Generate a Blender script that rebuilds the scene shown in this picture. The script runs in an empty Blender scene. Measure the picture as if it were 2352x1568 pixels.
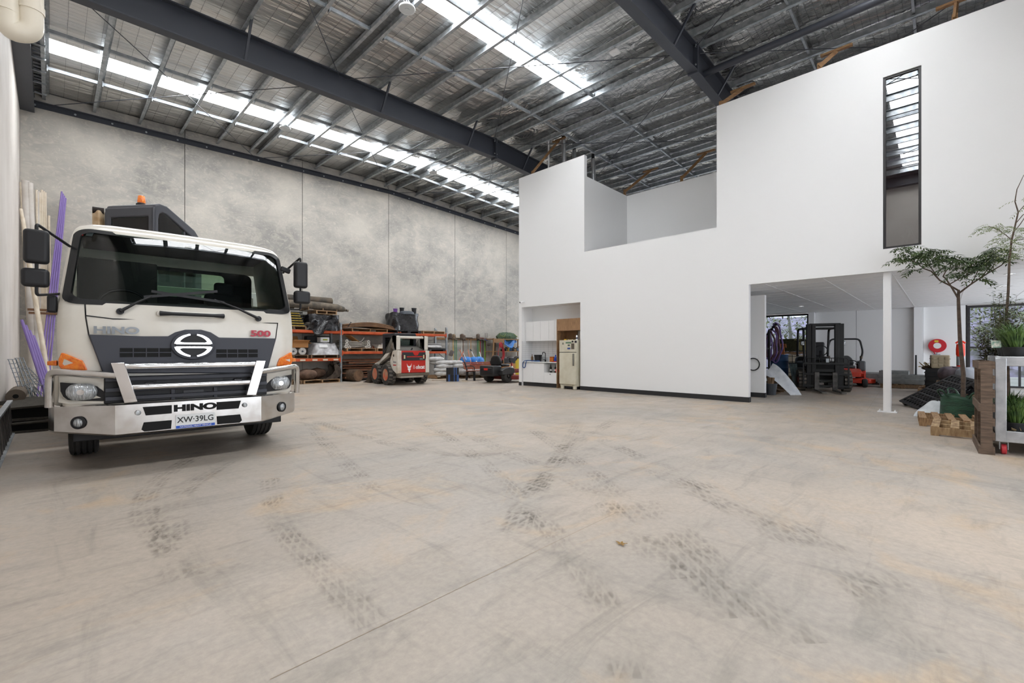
import bpy, bmesh, math, random
from mathutils import Vector, Matrix, Euler
random.seed(7)
sc = bpy.context.scene
col = sc.collection
PI = math.pi
# ---------------------------------------------------------------- camera
F_PX, CAM_H, CX, HY, AZ = 1027.0, 1.32, 1176.0, 804.0, math.radians(44.06)
CA, SA = math.cos(AZ), math.sin(AZ)
cam = bpy.data.cameras.new('camera'); cam.sensor_width = 36; cam.lens = F_PX / 2352 * 36
cam.shift_y = (HY - 784) / 2352; cam.clip_end = 300; cam.clip_start = 0.05
camo = bpy.data.objects.new('camera', cam); col.objects.link(camo)
camo.location = (0, 0, CAM_H); camo.rotation_euler = (PI / 2, 0, AZ - PI / 2)
sc.camera = camo
# ---------------------------------------------------------------- sky, exposure
w = bpy.data.worlds.new('sky'); sc.world = w; w.use_nodes = True
bg = w.node_tree.nodes['Background']; bg.inputs[0].default_value = (0.86, 0.92, 1.0, 1); bg.inputs[1].default_value = 3.3
SKYLIGHT_POWER = 27.0
vs = sc.view_settings; vs.view_transform = 'Standard'; vs.look = 'None'; vs.gamma = 1; vs.use_curve_mapping = False
vs.exposure = 0.07
try:
    sc.cycles.max_bounces = 6; sc.cycles.diffuse_bounces = 5; sc.cycles.glossy_bounces = 3; sc.cycles.transmission_bounces = 3; sc.cycles.transparent_max_bounces = 10
    sc.cycles.caustics_reflective = False; sc.cycles.caustics_refractive = False; sc.cycles.use_adaptive_sampling = True; sc.cycles.adaptive_threshold = .1
    sc.cycles.sample_clamp_indirect = 8
except Exception: pass
# ---------------------------------------------------------------- pixel -> place (a pixel gives a direction, the plane gives the distance)
def ray(px, py):
    t = (px - CX) / F_PX; return CA + SA * t, SA - CA * t, (HY - py) / F_PX
def onG(px, py, z=0.0):
    x, y, v = ray(px, py); k = (z - CAM_H) / v; return Vector((x * k, y * k, z))
def onX(px, py, X):
    x, y, v = ray(px, py); k = X / x; return Vector((X, y * k, CAM_H + v * k))
def onY(px, py, Y):
    x, y, v = ray(px, py); k = Y / y; return Vector((x * k, Y, CAM_H + v * k))
# ---------------------------------------------------------------- materials
def lin(h):
    h = h.lstrip('#'); o = []
    for i in (0, 2, 4):
        c = int(h[i:i + 2], 16) / 255; o.append(c / 12.92 if c <= .04045 else ((c + .055) / 1.055) ** 2.4)
    return (*o, 1)
MATS = {}
def mat(name, hexc, rough=.5, metal=0., hex2=None, scale=4., bump=0., bscale=None, stretch=(1, 1, 1), coat=0., alpha=1., trans=0., spec=.5, ior=1.45, contrast=(.35, .65), coord='Object', detail=4):
    if name in MATS: return MATS[name]
    m = bpy.data.materials.new(name); m.use_nodes = True; MATS[name] = m
    nt = m.node_tree; p = nt.nodes['Principled BSDF']
    p.inputs['Base Color'].default_value = lin(hexc); p.inputs['Roughness'].default_value = rough; p.inputs['Metallic'].default_value = metal
    p.inputs['Coat Weight'].default_value = coat; p.inputs['Specular IOR Level'].default_value = spec; p.inputs['IOR'].default_value = ior
    p.inputs['Transmission Weight'].default_value = trans; p.inputs['Alpha'].default_value = alpha
    if hex2 or bump:
        tc = nt.nodes.new('ShaderNodeTexCoord'); mp = nt.nodes.new('ShaderNodeMapping'); mp.inputs['Scale'].default_value = stretch
        nt.links.new(tc.outputs[coord], mp.inputs[0])
    if hex2:
        n = nt.nodes.new('ShaderNodeTexNoise'); n.inputs['Scale'].default_value = scale; n.inputs['Detail'].default_value = detail
        nt.links.new(mp.outputs[0], n.inputs[0])
        r = nt.nodes.new('ShaderNodeValToRGB'); e = r.color_ramp.elements
        e[0].position, e[1].position = contrast; e[0].color = lin(hexc); e[1].color = lin(hex2)
        nt.links.new(n.outputs[0], r.inputs[0]); nt.links.new(r.outputs[0], p.inputs['Base Color'])
    if bump:
        n2 = nt.nodes.new('ShaderNodeTexNoise'); n2.inputs['Scale'].default_value = bscale or scale; n2.inputs['Detail'].default_value = 2
        nt.links.new(mp.outputs[0], n2.inputs[0])
        b = nt.nodes.new('ShaderNodeBump'); b.inputs['Strength'].default_value = bump; b.inputs['Distance'].default_value = .02
        nt.links.new(n2.outputs[0], b.inputs['Height']); nt.links.new(b.outputs[0], p.inputs['Normal'])
    return m
def emit(name, hexc, s):
    if name in MATS: return MATS[name]
    m = bpy.data.materials.new(name); m.use_nodes = True; MATS[name] = m
    p = m.node_tree.nodes['Principled BSDF']; p.inputs['Base Color'].default_value = lin(hexc)
    p.inputs['Emission Color'].default_value = lin(hexc); p.inputs['Emission Strength'].default_value = s
    return m
def glass(name, tint='#dfe8e6', ior=1.5, rough=0.0):
    if name in MATS: return MATS[name]
    m = bpy.data.materials.new(name); m.use_nodes = True; MATS[name] = m
    nt = m.node_tree; nt.nodes.remove(nt.nodes['Principled BSDF']); out = nt.nodes['Material Output']
    t = nt.nodes.new('ShaderNodeBsdfTransparent'); t.inputs[0].default_value = lin(tint)
    g = nt.nodes.new('ShaderNodeBsdfGlossy'); g.inputs['Roughness'].default_value = rough
    fr = nt.nodes.new('ShaderNodeFresnel'); fr.inputs[0].default_value = ior
    mx = nt.nodes.new('ShaderNodeMixShader'); nt.links.new(fr.outputs[0], mx.inputs[0]); nt.links.new(t.outputs[0], mx.inputs[1]); nt.links.new(g.outputs[0], mx.inputs[2])
    nt.links.new(mx.outputs[0], out.inputs[0]); return m
# ---------------------------------------------------------------- mesh builder
class B:
    def __init__(s): s.v = []; s.f = []
    def add(s, vs, fs, M=None):
        n = len(s.v)
        s.v += [tuple(M @ Vector(q)) if M is not None else tuple(q) for q in vs]
        s.f += [tuple(i + n for i in f) for f in fs]; return s
    def box(s, x0, x1, y0, y1, z0, z1, M=None):
        return s.add([(x0, y0, z0), (x1, y0, z0), (x1, y1, z0), (x0, y1, z0), (x0, y0, z1), (x1, y0, z1), (x1, y1, z1), (x0, y1, z1)],
                     [(0, 3, 2, 1), (4, 5, 6, 7), (0, 1, 5, 4), (1, 2, 6, 5), (2, 3, 7, 6), (3, 0, 4, 7)], M)
    def obox(s, c, size, rot=(0, 0, 0)):
        M = Matrix.Translation(Vector(c)) @ Euler(rot).to_matrix().to_4x4(); a, b, d = [q / 2 for q in size]
        return s.box(-a, a, -b, b, -d, d, M)
    def bar(s, p0, p1, wd, ht, up=(0, 0, 1)):
        p0, p1 = Vector(p0), Vector(p1); d = p1 - p0; L = d.length; d.normalize(); u = Vector(up)
        if abs(d.dot(u)) > .98: u = Vector((0, 1, 0))
        sx = d.cross(u).normalized(); uz = sx.cross(d)
        M = Matrix.Translation(p0) @ Matrix((sx, d, uz)).transposed().to_4x4()
        return s.box(-wd / 2, wd / 2, 0, L, -ht / 2, ht / 2, M)
    def frame(s, p0, p1):
        p0, p1 = Vector(p0), Vector(p1); d = (p1 - p0).normalized(); u = Vector((0, 0, 1)) if abs(d.z) < .9 else Vector((1, 0, 0))
        a = d.cross(u).normalized(); return p0, p1, a, d.cross(a)
    def cyl(s, p0, p1, r, r1=None, n=12, cap=True):
        p0, p1, a, b = s.frame(p0, p1); r1 = r if r1 is None else r1; vs = []
        for p, q in ((p0, r), (p1, r1)):
            for i in range(n):
                t = 2 * PI * i / n; vs.append(p + (a * math.cos(t) + b * math.sin(t)) * q)
        fs = [(i, (i + 1) % n, n + (i + 1) % n, n + i) for i in range(n)]
        if cap: fs += [tuple(range(n))[::-1], tuple(range(n, 2 * n))]
        return s.add(vs, fs)
    def tube(s, pts, r, n=8, closed=False, cap=True):
        P = [Vector(p) for p in pts]; m = len(P); rs = r if isinstance(r, (list, tuple)) else [r] * m; vs = []; a = None
        for i, p in enumerate(P):
            if closed: d = P[(i + 1) % m] - P[i - 1]
            else: d = P[min(i + 1, m - 1)] - P[max(i - 1, 0)]
            d.normalize()
            if a is None:
                u = Vector((0, 0, 1)) if abs(d.z) < .9 else Vector((1, 0, 0)); a = d.cross(u).normalized()
            else:
                a = a - d * a.dot(d); a.normalize()
            b = d.cross(a)
            for k in range(n):
                t = 2 * PI * k / n; vs.append(p + (a * math.cos(t) + b * math.sin(t)) * rs[i])
        fs = []
        for i in range(m if closed else m - 1):
            j = (i + 1) % m
            for k in range(n): fs.append((i * n + k, i * n + (k + 1) % n, j * n + (k + 1) % n, j * n + k))
        if cap and not closed: fs += [tuple(range(n))[::-1], tuple(range((m - 1) * n, m * n))]
        return s.add(vs, fs)
    def lathe(s, prof, o=(0, 0, 0), axis='z', n=16, M=None, closed=False):
        vs = []; o = Vector(o)
        for r, h in prof:
            for k in range(n):
                t = 2 * PI * k / n; a, b = r * math.cos(t), r * math.sin(t)
                q = {'z': (a, b, h), 'x': (h, a, b), 'y': (a, h, b)}[axis]; vs.append(Vector(q) + o)
        m = len(prof); fs = []
        for i in range(m if closed else m - 1):
            j = (i + 1) % m
            for k in range(n): fs.append((i * n + k, i * n + (k + 1) % n, j * n + (k + 1) % n, j * n + k))
        if not closed: fs += [tuple(range(n))[::-1], tuple(range((m - 1) * n, m * n))]
        return s.add(vs, fs, M)
    def prism(s, poly, lo, hi, axis='y', M=None, off=None):
        n = len(poly); mk = {'y': lambda a, b, h: (a, h, b), 'x': lambda a, b, h: (h, a, b), 'z': lambda a, b, h: (a, b, h)}[axis]
        vs = [mk(a, b, lo) for a, b in poly] + [mk(a, b, hi) for a, b in (off or poly)]
        return s.add(vs, [tuple(range(n))[::-1], tuple(range(n, 2 * n))] + [(i, (i + 1) % n, n + (i + 1) % n, n + i) for i in range(n)], M)
    def ringprism(s, outer, inner, lo, hi, axis='y', M=None):
        n = len(outer); mk = {'y': lambda a, b, h: (a, h, b), 'x': lambda a, b, h: (h, a, b), 'z': lambda a, b, h: (a, b, h)}[axis]
        vs = [mk(a, b, h) for h in (lo, hi) for L in (outer, inner) for a, b in L]; fs = []
        for i in range(n):
            j = (i + 1) % n
            fs += [(i, j, n + j, n + i), (2 * n + i, 3 * n + i, 3 * n + j, 2 * n + j), (i, 2 * n + i, 2 * n + j, j), (n + i, n + j, 3 * n + j, 3 * n + i)]
        return s.add(vs, fs, M)
    def grid(s, fn, nu, nv, closed_u=False):
        vs = [fn(i / nu, j / nv) for j in range(nv + 1) for i in range(nu + (0 if closed_u else 1))]; W = nu + (0 if closed_u else 1)
        fs = []
        for j in range(nv):
            for i in range(nu): fs.append((j * W + i, j * W + (i + 1) % W, (j + 1) * W + (i + 1) % W, (j + 1) * W + i))
        return s.add(vs, fs)
    def ball(s, c, rad, nu=12, nv=8, jit=0., flat=0.):
        c = Vector(c); rx, ry, rz = rad if isinstance(rad, (tuple, list)) else (rad,) * 3; rnd = random.Random(int(c.x * 991 + c.y * 77 + c.z * 131))
        def fn(u, v):
            th = 2 * PI * u; ph = -PI / 2 + PI * v; k = 1 + jit * (rnd.random() - .5)
            z = math.sin(ph)
            return c + Vector((rx * math.cos(ph) * math.cos(th) * k, ry * math.cos(ph) * math.sin(th) * k, rz * z * k))
        return s.grid(fn, nu, nv, True)
    def mesh(s, name):
        me = bpy.data.meshes.new(name); me.from_pydata(s.v, [], s.f); me.update()
        bm = bmesh.new(); bm.from_mesh(me); bmesh.ops.recalc_face_normals(bm, faces=bm.faces); bm.to_mesh(me); bm.free(); return me
    def build(s, name, m, parent=None, bevel=0., smooth=True, seg=2, ang=40, sub=0, thick=0.):
        me = s.mesh(name); me.materials.append(m)
        if smooth:
            me.polygons.foreach_set('use_smooth', [True] * len(me.polygons)); me.set_sharp_from_angle(angle=math.radians(ang))
        o = bpy.data.objects.new(name, me); col.objects.link(o)
        if parent: o.parent = parent
        if thick:
            md = o.modifiers.new('solid', 'SOLIDIFY'); md.thickness = thick
        if bevel:
            md = o.modifiers.new('bevel', 'BEVEL'); md.width = bevel; md.segments = seg; md.limit_method = 'ANGLE'; md.angle_limit = math.radians(35); md.harden_normals = False
        if sub:
            md = o.modifiers.new('sub', 'SUBSURF'); md.levels = sub; md.render_levels = sub
        return o
def tag(o, label, cat, group=None):
    o['label'] = label; o['category'] = cat
    if group: o['group'] = group
    return o
def struct(o, label=None, cat=None):
    o['kind'] = 'structure'
    if label: o['label'] = label
    if cat: o['category'] = cat
    return o
def thing(name, label, cat, loc=(0, 0, 0), rz=0., group=None, rot=None):
    o = bpy.data.objects.new(name, None); o.empty_display_size = .1; col.objects.link(o)
    o.location = loc; o.rotation_euler = rot or (0, 0, rz)
    return tag(o, label, cat, group)
def clone(root, label=None, loc=None, rz=None, rot=None, name=None):
    def cp(o, par):
        c = o.copy(); col.objects.link(c)
        if par: c.parent = par
        for ch in o.children: cp(ch, c)
        return c
    r = cp(root, None)
    if label: r['label'] = label
    if loc is not None: r.location = loc
    if rz is not None: r.rotation_euler = (0, 0, rz)
    if rot is not None: r.rotation_euler = rot
    return r
def dupe(o, parent=None, loc=None, rot=None):
    c = o.copy(); col.objects.link(c)
    if parent: c.parent = parent
    if loc is not None: c.location = loc
    if rot is not None: c.rotation_euler = rot
    return c
def text(name, s, m, parent, size, M, ext=.002, sx=1., bold=0., align='CENTER', shear=0.):
    cu = bpy.data.curves.new(name, 'FONT'); cu.body = s; cu.size = size; cu.extrude = ext; cu.align_x = align; cu.align_y = 'CENTER'; cu.offset = bold; cu.shear = shear
    o = bpy.data.objects.new(name, cu); dg = bpy.context.evaluated_depsgraph_get(); col.objects.link(o); bpy.context.view_layer.update()
    me = bpy.data.meshes.new_from_object(o.evaluated_get(bpy.context.evaluated_depsgraph_get())); bpy.data.objects.remove(o)
    me.transform(M @ Matrix.Scale(sx, 4, (1, 0, 0))); me.materials.clear(); me.materials.append(m); me.name = name
    o2 = bpy.data.objects.new(name, me); col.objects.link(o2)
    if parent: o2.parent = parent
    return o2
def rrect(x0, x1, z0, z1, r, n=4):
    out = []
    for cx, cz, a0 in ((x1 - r, z1 - r, 0), (x0 + r, z1 - r, 90), (x0 + r, z0 + r, 180), (x1 - r, z0 + r, 270)):
        for i in range(n + 1):
            a = math.radians(a0 + 90 * i / n); out.append((cx + r * math.cos(a), cz + r * math.sin(a)))
    return out
def arcpts(pts, r, n=5):
    P = [Vector(p) for p in pts]; out = [P[0]]
    for i in range(1, len(P) - 1):
        a, b, c = P[i - 1], P[i], P[i + 1]; d0 = (a - b).normalized(); d1 = (c - b).normalized(); k = min(r, (a - b).length * .49, (c - b).length * .49)
        q0, q1 = b + d0 * k, b + d1 * k
        for j in range(n + 1):
            t = j / n; out.append(q0 * (1 - t) ** 2 + b * 2 * t * (1 - t) + q1 * t * t)
    out.append(P[-1]); return out
# ================================================================ the building
YB, XL, XW, XR, YF, XB = 19.2, -0.61, 12.28, 11.4, -3.2, 23.45      # back wall, left wall, white wall, ridge, front wall, far wall
def roof_z(x): return 8.98 + .033 * x if x < XR else 8.98 + .033 * XR - .033 * (x - XR)
# materials
def concrete_wall():
    m = mat('precast concrete', '#a09d98', .8); nt = m.node_tree; N = nt.nodes.new; L = nt.links.new; p = nt.nodes['Principled BSDF']
    tc = N('ShaderNodeTexCoord'); oi = N('ShaderNodeObjectInfo')
    add = N('ShaderNodeVectorMath'); add.operation = 'ADD'; mul = N('ShaderNodeVectorMath'); mul.operation = 'SCALE'; mul.inputs['Scale'].default_value = 1.0
    L(tc.outputs['Object'], add.inputs[0]); L(oi.outputs['Location'], add.inputs[1])
    big = N('ShaderNodeTexNoise'); big.inputs['Scale'].default_value = .55; big.inputs['Detail'].default_value = 5; big.inputs['Roughness'].default_value = .6
    L(add.outputs[0], big.inputs[0])
    r1 = N('ShaderNodeValToRGB'); e = r1.color_ramp.elements; e[0].position, e[1].position = .33, .68; e[0].color = lin('#92908c'); e[1].color = lin('#c0bbb2')
    L(big.outputs[0], r1.inputs[0])
    sw = N('ShaderNodeTexNoise'); sw.inputs['Scale'].default_value = 1.5; sw.inputs['Detail'].default_value = 6; sw.inputs['Distortion'].default_value = 1.3; sw.inputs['Roughness'].default_value = .72
    mp = N('ShaderNodeMapping'); mp.inputs['Scale'].default_value = (1, 1, 1.6); L(add.outputs[0], mp.inputs[0]); L(mp.outputs[0], sw.inputs[0])
    r2 = N('ShaderNodeValToRGB'); e = r2.color_ramp.elements; e[0].position, e[1].position = .46, .78; e[0].color = (0, 0, 0, 1); e[1].color = (1, 1, 1, 1); L(sw.outputs[0], r2.inputs[0])
    mx = N('ShaderNodeMix'); mx.data_type = 'RGBA'; mx.inputs['B'].default_value = lin('#d2cabd')
    k = N('ShaderNodeMath'); k.operation = 'MULTIPLY'; k.inputs[1].default_value = .55; L(r2.outputs[0], k.inputs[0]); L(k.outputs[0], mx.inputs['Factor']); L(r1.outputs[0], mx.inputs['A'])
    vor = N('ShaderNodeTexVoronoi'); vor.inputs['Scale'].default_value = .42; L(add.outputs[0], vor.inputs[0])
    r3 = N('ShaderNodeValToRGB'); e = r3.color_ramp.elements; e[0].position, e[1].position = .03, .045; e[0].color = (.5, .5, .48, 1); e[1].color = (1, 1, 1, 1); L(vor.outputs['Distance'], r3.inputs[0])
    m2 = N('ShaderNodeMix'); m2.data_type = 'RGBA'; m2.blend_type = 'MULTIPLY'; m2.inputs['Factor'].default_value = .5
    fs = N('ShaderNodeTexNoise'); fs.inputs['Scale'].default_value = 3.2; fs.inputs['Detail'].default_value = 3; fs.inputs['Distortion'].default_value = 3.4; L(mp.outputs[0], fs.inputs[0])
    r4 = N('ShaderNodeValToRGB'); e = r4.color_ramp.elements; e[0].position, e[1].position = .55, .7; e[0].color = (0, 0, 0, 1); e[1].color = (.32, .32, .32, 1); L(fs.outputs[0], r4.inputs[0])
    m5 = N('ShaderNodeMix'); m5.data_type = 'RGBA'; m5.inputs['B'].default_value = lin('#d8d0c4'); L(r4.outputs[0], m5.inputs['Factor']); L(mx.outputs['Result'], m5.inputs['A'])
    L(m5.outputs['Result'], m2.inputs['A']); L(r3.outputs[0], m2.inputs['B']); L(m2.outputs['Result'], p.inputs['Base Color'])
    b = N('ShaderNodeBump'); b.inputs['Strength'].default_value = .15; b.inputs['Distance'].default_value = .01; L(sw.outputs[0], b.inputs['Height']); L(b.outputs[0], p.inputs['Normal'])
    return m
def floor_mat():
    m = mat('trowelled concrete floor', '#b5aea4', .5); nt = m.node_tree; N = nt.nodes.new; L = nt.links.new; p = nt.nodes['Principled BSDF']
    tc = N('ShaderNodeTexCoord')
    def noise(s, d, dist=0., rough=.55, sc3=None, rot=0.):
        n = N('ShaderNodeTexNoise'); n.inputs['Scale'].default_value = s; n.inputs['Detail'].default_value = d; n.inputs['Distortion'].default_value = dist; n.inputs['Roughness'].default_value = rough
        mp = N('ShaderNodeMapping'); mp.inputs['Scale'].default_value = sc3 or (1, 1, 1); mp.inputs['Rotation'].default_value = (0, 0, rot); L(tc.outputs['Object'], mp.inputs[0]); L(mp.outputs[0], n.inputs[0]); return n
    def ramp(src, a, b, c0, c1):
        r = N('ShaderNodeValToRGB'); e = r.color_ramp.elements; e[0].position, e[1].position = a, b; e[0].color = c0; e[1].color = c1; L(src.outputs[0], r.inputs[0]); return r
    base = ramp(noise(.35, 4, .6), .35, .68, lin('#a09991'), lin('#b4a799'))
    warm = ramp(noise(.8, 5, 1.2, .65), .54, .74, (0, 0, 0, 1), (1, 1, 1, 1))
    m1 = N('ShaderNodeMix'); m1.data_type = 'RGBA'; m1.inputs['B'].default_value = lin('#b8a288'); L(warm.outputs[0], m1.inputs['Factor']); L(base.outputs[0], m1.inputs['A'])
    str1 = ramp(noise(1.1, 5, .9, .66, (1, 5, 1), 0.75), .52, .74, (1, 1, 1, 1), (.72, .73, .74, 1))
    m2 = N('ShaderNodeMix'); m2.data_type = 'RGBA'; m2.blend_type = 'MULTIPLY'; m2.inputs['Factor'].default_value = .95; L(m1.outputs['Result'], m2.inputs['A']); L(str1.outputs[0], m2.inputs['B'])
    str2 = ramp(noise(.7, 5, 1.0, .68, (6, 1, 1), .5), .54, .74, (1, 1, 1, 1), (.76, .77, .78, 1))
    m3 = N('ShaderNodeMix'); m3.data_type = 'RGBA'; m3.blend_type = 'MULTIPLY'; m3.inputs['Factor'].default_value = .9; L(m2.outputs['Result'], m3.inputs['A']); L(str2.outputs[0], m3.inputs['B'])
    fine = ramp(noise(22, 5, 0., .7), .3, .7, (.80, .80, .80, 1), (1.08, 1.07, 1.05, 1))
    m4 = N('ShaderNodeMix'); m4.data_type = 'RGBA'; m4.blend_type = 'MULTIPLY'; m4.inputs['Factor'].default_value = .8; L(m3.outputs['Result'], m4.inputs['A']); L(fine.outputs[0], m4.inputs['B'])
    L(m4.outputs['Result'], p.inputs['Base Color'])
    rr = ramp(noise(1.3, 3, 1.), .3, .7, (.36, .36, .36, 1), (.62, .62, .62, 1)); L(rr.outputs[0], p.inputs['Roughness'])
    b = N('ShaderNodeBump'); b.inputs['Strength'].default_value = .12; b.inputs['Distance'].default_value = .004; L(noise(9, 2).outputs[0], b.inputs['Height']); L(b.outputs[0], p.inputs['Normal'])
    return m
def foil_mat():
    m = mat('foil insulation', '#e2e1df', .26, 1.); nt = m.node_tree; N = nt.nodes.new; L = nt.links.new; p = nt.nodes['Principled BSDF']
    tc = N('ShaderNodeTexCoord')
    def nz(s, sc3, dist, d=5):
        mp = N('ShaderNodeMapping'); mp.inputs['Scale'].default_value = sc3; L(tc.outputs['Object'], mp.inputs[0])
        n = N('ShaderNodeTexNoise'); n.inputs['Scale'].default_value = s; n.inputs['Detail'].default_value = d; n.inputs['Distortion'].default_value = dist; L(mp.outputs[0], n.inputs[0]); return n
    a = nz(5.2, (.14, 1, 1), .25); c = nz(2.4, (1, .5, 1), 1.8, 3)
    sep = N('ShaderNodeSeparateXYZ'); L(tc.outputs['Object'], sep.inputs[0])
    mr = N('ShaderNodeMapRange'); mr.inputs['From Min'].default_value = 8.; mr.inputs['From Max'].default_value = 11.; L(sep.outputs['X'], mr.inputs['Value'])
    m3 = N('ShaderNodeMapRange'); m3.inputs['To Min'].default_value = .42; m3.inputs['To Max'].default_value = .24; L(mr.outputs[0], m3.inputs['Value']); L(m3.outputs[0], p.inputs['Roughness'])
    mx = N('ShaderNodeMix'); L(mr.outputs[0], mx.inputs['Factor']); L(a.outputs[0], mx.inputs['A']); L(c.outputs[0], mx.inputs['B'])
    b = N('ShaderNodeBump'); b.inputs['Strength'].default_value = 1.; b.inputs['Distance'].default_value = .09; L(mx.outputs['Result'], b.inputs['Height']); L(b.outputs[0], p.inputs['Normal'])
    return m
CONC, FLOOR, FOIL = concrete_wall(), floor_mat(), foil_mat()
WHITE = mat('white plaster paint', '#e6e6e6', .6); WHITE2 = mat('white trim paint', '#e9e9ea', .4)
CREAMW = mat('cream painted concrete', '#d6cfc8', .7, 0, '#e4ded8', .8, .1, 6)
NAVY = mat('charcoal painted steel', '#3a3d45', .45, .0, spec=.5)
GALV = mat('galvanised steel', '#bcc1c5', .42, .6, '#9aa1a6', 7)
BLACKM = mat('black skirting', '#262628', .5); DARKFR = mat('black window frame', '#2a2829', .4)
TIMBER = mat('raw pine timber', '#7d5c40', .75, 0, '#98764f', 9, .1, 20, (1, 1, 6))
JOINT = mat('panel joint sealant', '#6d6b68', .8)
# ---------------------------------------------------------------- floor
fl = struct(B().box(XL - .3, XB + .6, YF - .3, YB + .3, -.2, 0).build('floor', FLOOR), 'dusty grey-beige concrete warehouse floor')
# saw-cut joints in the slab
jm = mat('slab joint', '#9a8b78', .8)
for pts in ([onG(620, 1560), onG(1420, 1175)], [onG(1990, 945), onG(2030, 884)], [onG(990, 912), onG(1135, 884)]):
    p, q = pts; d = (q - p).normalized(); n = Vector((-d.y, d.x, 0)) * .002
    B().add([p - n + Vector((0, 0, .0012)), p + n + Vector((0, 0, .0012)), q + n + Vector((0, 0, .0012)), q - n + Vector((0, 0, .0012))], [(0, 1, 2, 3)]).build('saw_cut_joint', jm, fl)
# tyre marks: flat rubber prints left on the slab
def tyre_mat():
    m = bpy.data.materials.new('tyre rubber print'); m.use_nodes = True; nt = m.node_tree; N = nt.nodes.new; L = nt.links.new
    p = nt.nodes['Principled BSDF']; p.inputs['Base Color'].default_value = lin('#726a61'); p.inputs['Roughness'].default_value = .7
    uv = N('ShaderNodeUVMap'); sep = N('ShaderNodeSeparateXYZ'); L(uv.outputs[0], sep.inputs[0])
    tc = N('ShaderNodeTexCoord'); n = N('ShaderNodeTexNoise'); n.inputs['Scale'].default_value = 2.2; n.inputs['Detail'].default_value = 6; L(tc.outputs['Object'], n.inputs[0])
    def wave(dr, sc_, dist):
        wv = N('ShaderNodeTexWave'); wv.wave_type = 'BANDS'; wv.bands_direction = dr; wv.inputs['Scale'].default_value = sc_; wv.inputs['Distortion'].default_value = dist; wv.inputs['Detail'].default_value = 2; L(uv.outputs[0], wv.inputs[0])
        r = N('ShaderNodeValToRGB'); e = r.color_ramp.elements; e[0].position, e[1].position = .12, .3; e[0].color = (.35, .35, .35, 1); L(wv.outputs[0], r.inputs[0]); return r
    def mul(a, b):
        k = N('ShaderNodeMath'); k.operation = 'MULTIPLY'; L(a, k.inputs[0])
        if isinstance(b, float): k.inputs[1].default_value = b
        else: L(b, k.inputs[1])
        return k.outputs[0]
    ribs, cuts = wave('X', 1.26, .8), wave('DIAGONAL', 2.4, 3.)
    r = N('ShaderNodeValToRGB'); e = r.color_ramp.elements; e[0].position, e[1].position = .40, .68; L(n.outputs[0], r.inputs[0])
    n2 = N('ShaderNodeTexNoise'); n2.inputs['Scale'].default_value = 14.; n2.inputs['Detail'].default_value = 4; L(tc.outputs['Object'], n2.inputs[0])
    r2 = N('ShaderNodeValToRGB'); e = r2.color_ramp.elements; e[0].position, e[1].position = .32, .6; L(n2.outputs[0], r2.inputs[0])
    om = N('ShaderNodeMath'); om.operation = 'SUBTRACT'; om.inputs[0].default_value = 1.; L(sep.outputs['X'], om.inputs[1])
    ed = N('ShaderNodeMath'); ed.operation = 'MULTIPLY'; L(sep.outputs['X'], ed.inputs[0]); L(om.outputs[0], ed.inputs[1])
    e4 = N('ShaderNodeMath'); e4.operation = 'MULTIPLY'; e4.inputs[1].default_value = 7.; e4.use_clamp = True; L(ed.outputs[0], e4.inputs[0])
    a = mul(mul(mul(mul(ribs.outputs[0], cuts.outputs[0]), r.outputs[0]), mul(r2.outputs[0], e4.outputs[0])), .42); L(a, p.inputs['Alpha'])
    return m
TY = tyre_mat()
def tyre_mark(pix, wd=.24, k=0):
    P = [onG(*q) for q in pix]; C = []
    for i in range(len(P) - 1):
        p0, p1, p2, p3 = P[max(i - 1, 0)], P[i], P[i + 1], P[min(i + 2, len(P) - 1)]
        for j in range(8):
            t = j / 8; C.append(.5 * ((2 * p1) + (p2 - p0) * t + (2 * p0 - 5 * p1 + 4 * p2 - p3) * t * t + (3 * p1 - p0 - 3 * p2 + p3) * t ** 3))
    C.append(P[-1]); b = B(); vs = []; s = 0; uv = []
    for i, c in enumerate(C):
        d = (C[min(i + 1, len(C) - 1)] - C[max(i - 1, 0)]).normalized(); n = Vector((-d.y, d.x, 0)) * wd / 2
        if i: s += (C[i] - C[i - 1]).length
        z = Vector((0, 0, .0015 + .0002 * k)); vs += [c - n + z, c + n + z]; uv += [(0, s / .5), (1, s / .5)]
    b.add(vs, [(2 * i, 2 * i + 1, 2 * i + 3, 2 * i + 2) for i in range(len(C) - 1)])
    me = bpy.data.meshes.new('tyre_mark'); me.from_pydata(b.v, [], b.f); me.materials.append(TY); ul = me.uv_layers.new()
    for l in me.loops: ul.data[l.index].uv = uv[l.vertex_index]
    o = bpy.data.objects.new('tyre_mark', me); col.objects.link(o); o.parent = fl
for k, (pp, wd) in enumerate([([(420, 1330), (395, 1240), (400, 1150), (470, 1090), (560, 1040)], .26), ([(545, 1300), (430, 1285), (330, 1180), (380, 1090), (520, 1010)], .22),
    ([(1180, 1225), (1230, 1120), (1320, 1020), (1420, 960)], .26), ([(1560, 1330), (1420, 1190), (1320, 1105), (1180, 1045), (1060, 990)], .26), ([(1330, 970), (1290, 1040), (1240, 1120), (1190, 1180)], .24),
    ([(1700, 1420), (1500, 1220), (1400, 1120), (1300, 1040), (1230, 990)], .24), ([(1850, 1480), (1640, 1290), (1480, 1150)], .25), ([(700, 960), (860, 1010), (1000, 1040), (1150, 1045)], .22),
    ([(2060, 1350), (1800, 1200), (1560, 1090), (1380, 1010)], .24), ([(860, 1130), (800, 1070), (740, 1010), (700, 960)], .22), ([(900, 1480), (760, 1330), (640, 1200), (620, 1100)], .2),
    ([(2150, 1500), (1950, 1330), (1700, 1180), (1500, 1080)], .25), ([(1450, 1560), (1380, 1380), (1230, 1180), (1080, 1040), (960, 960)], .22)]): tyre_mark(pp, wd, k)
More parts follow.
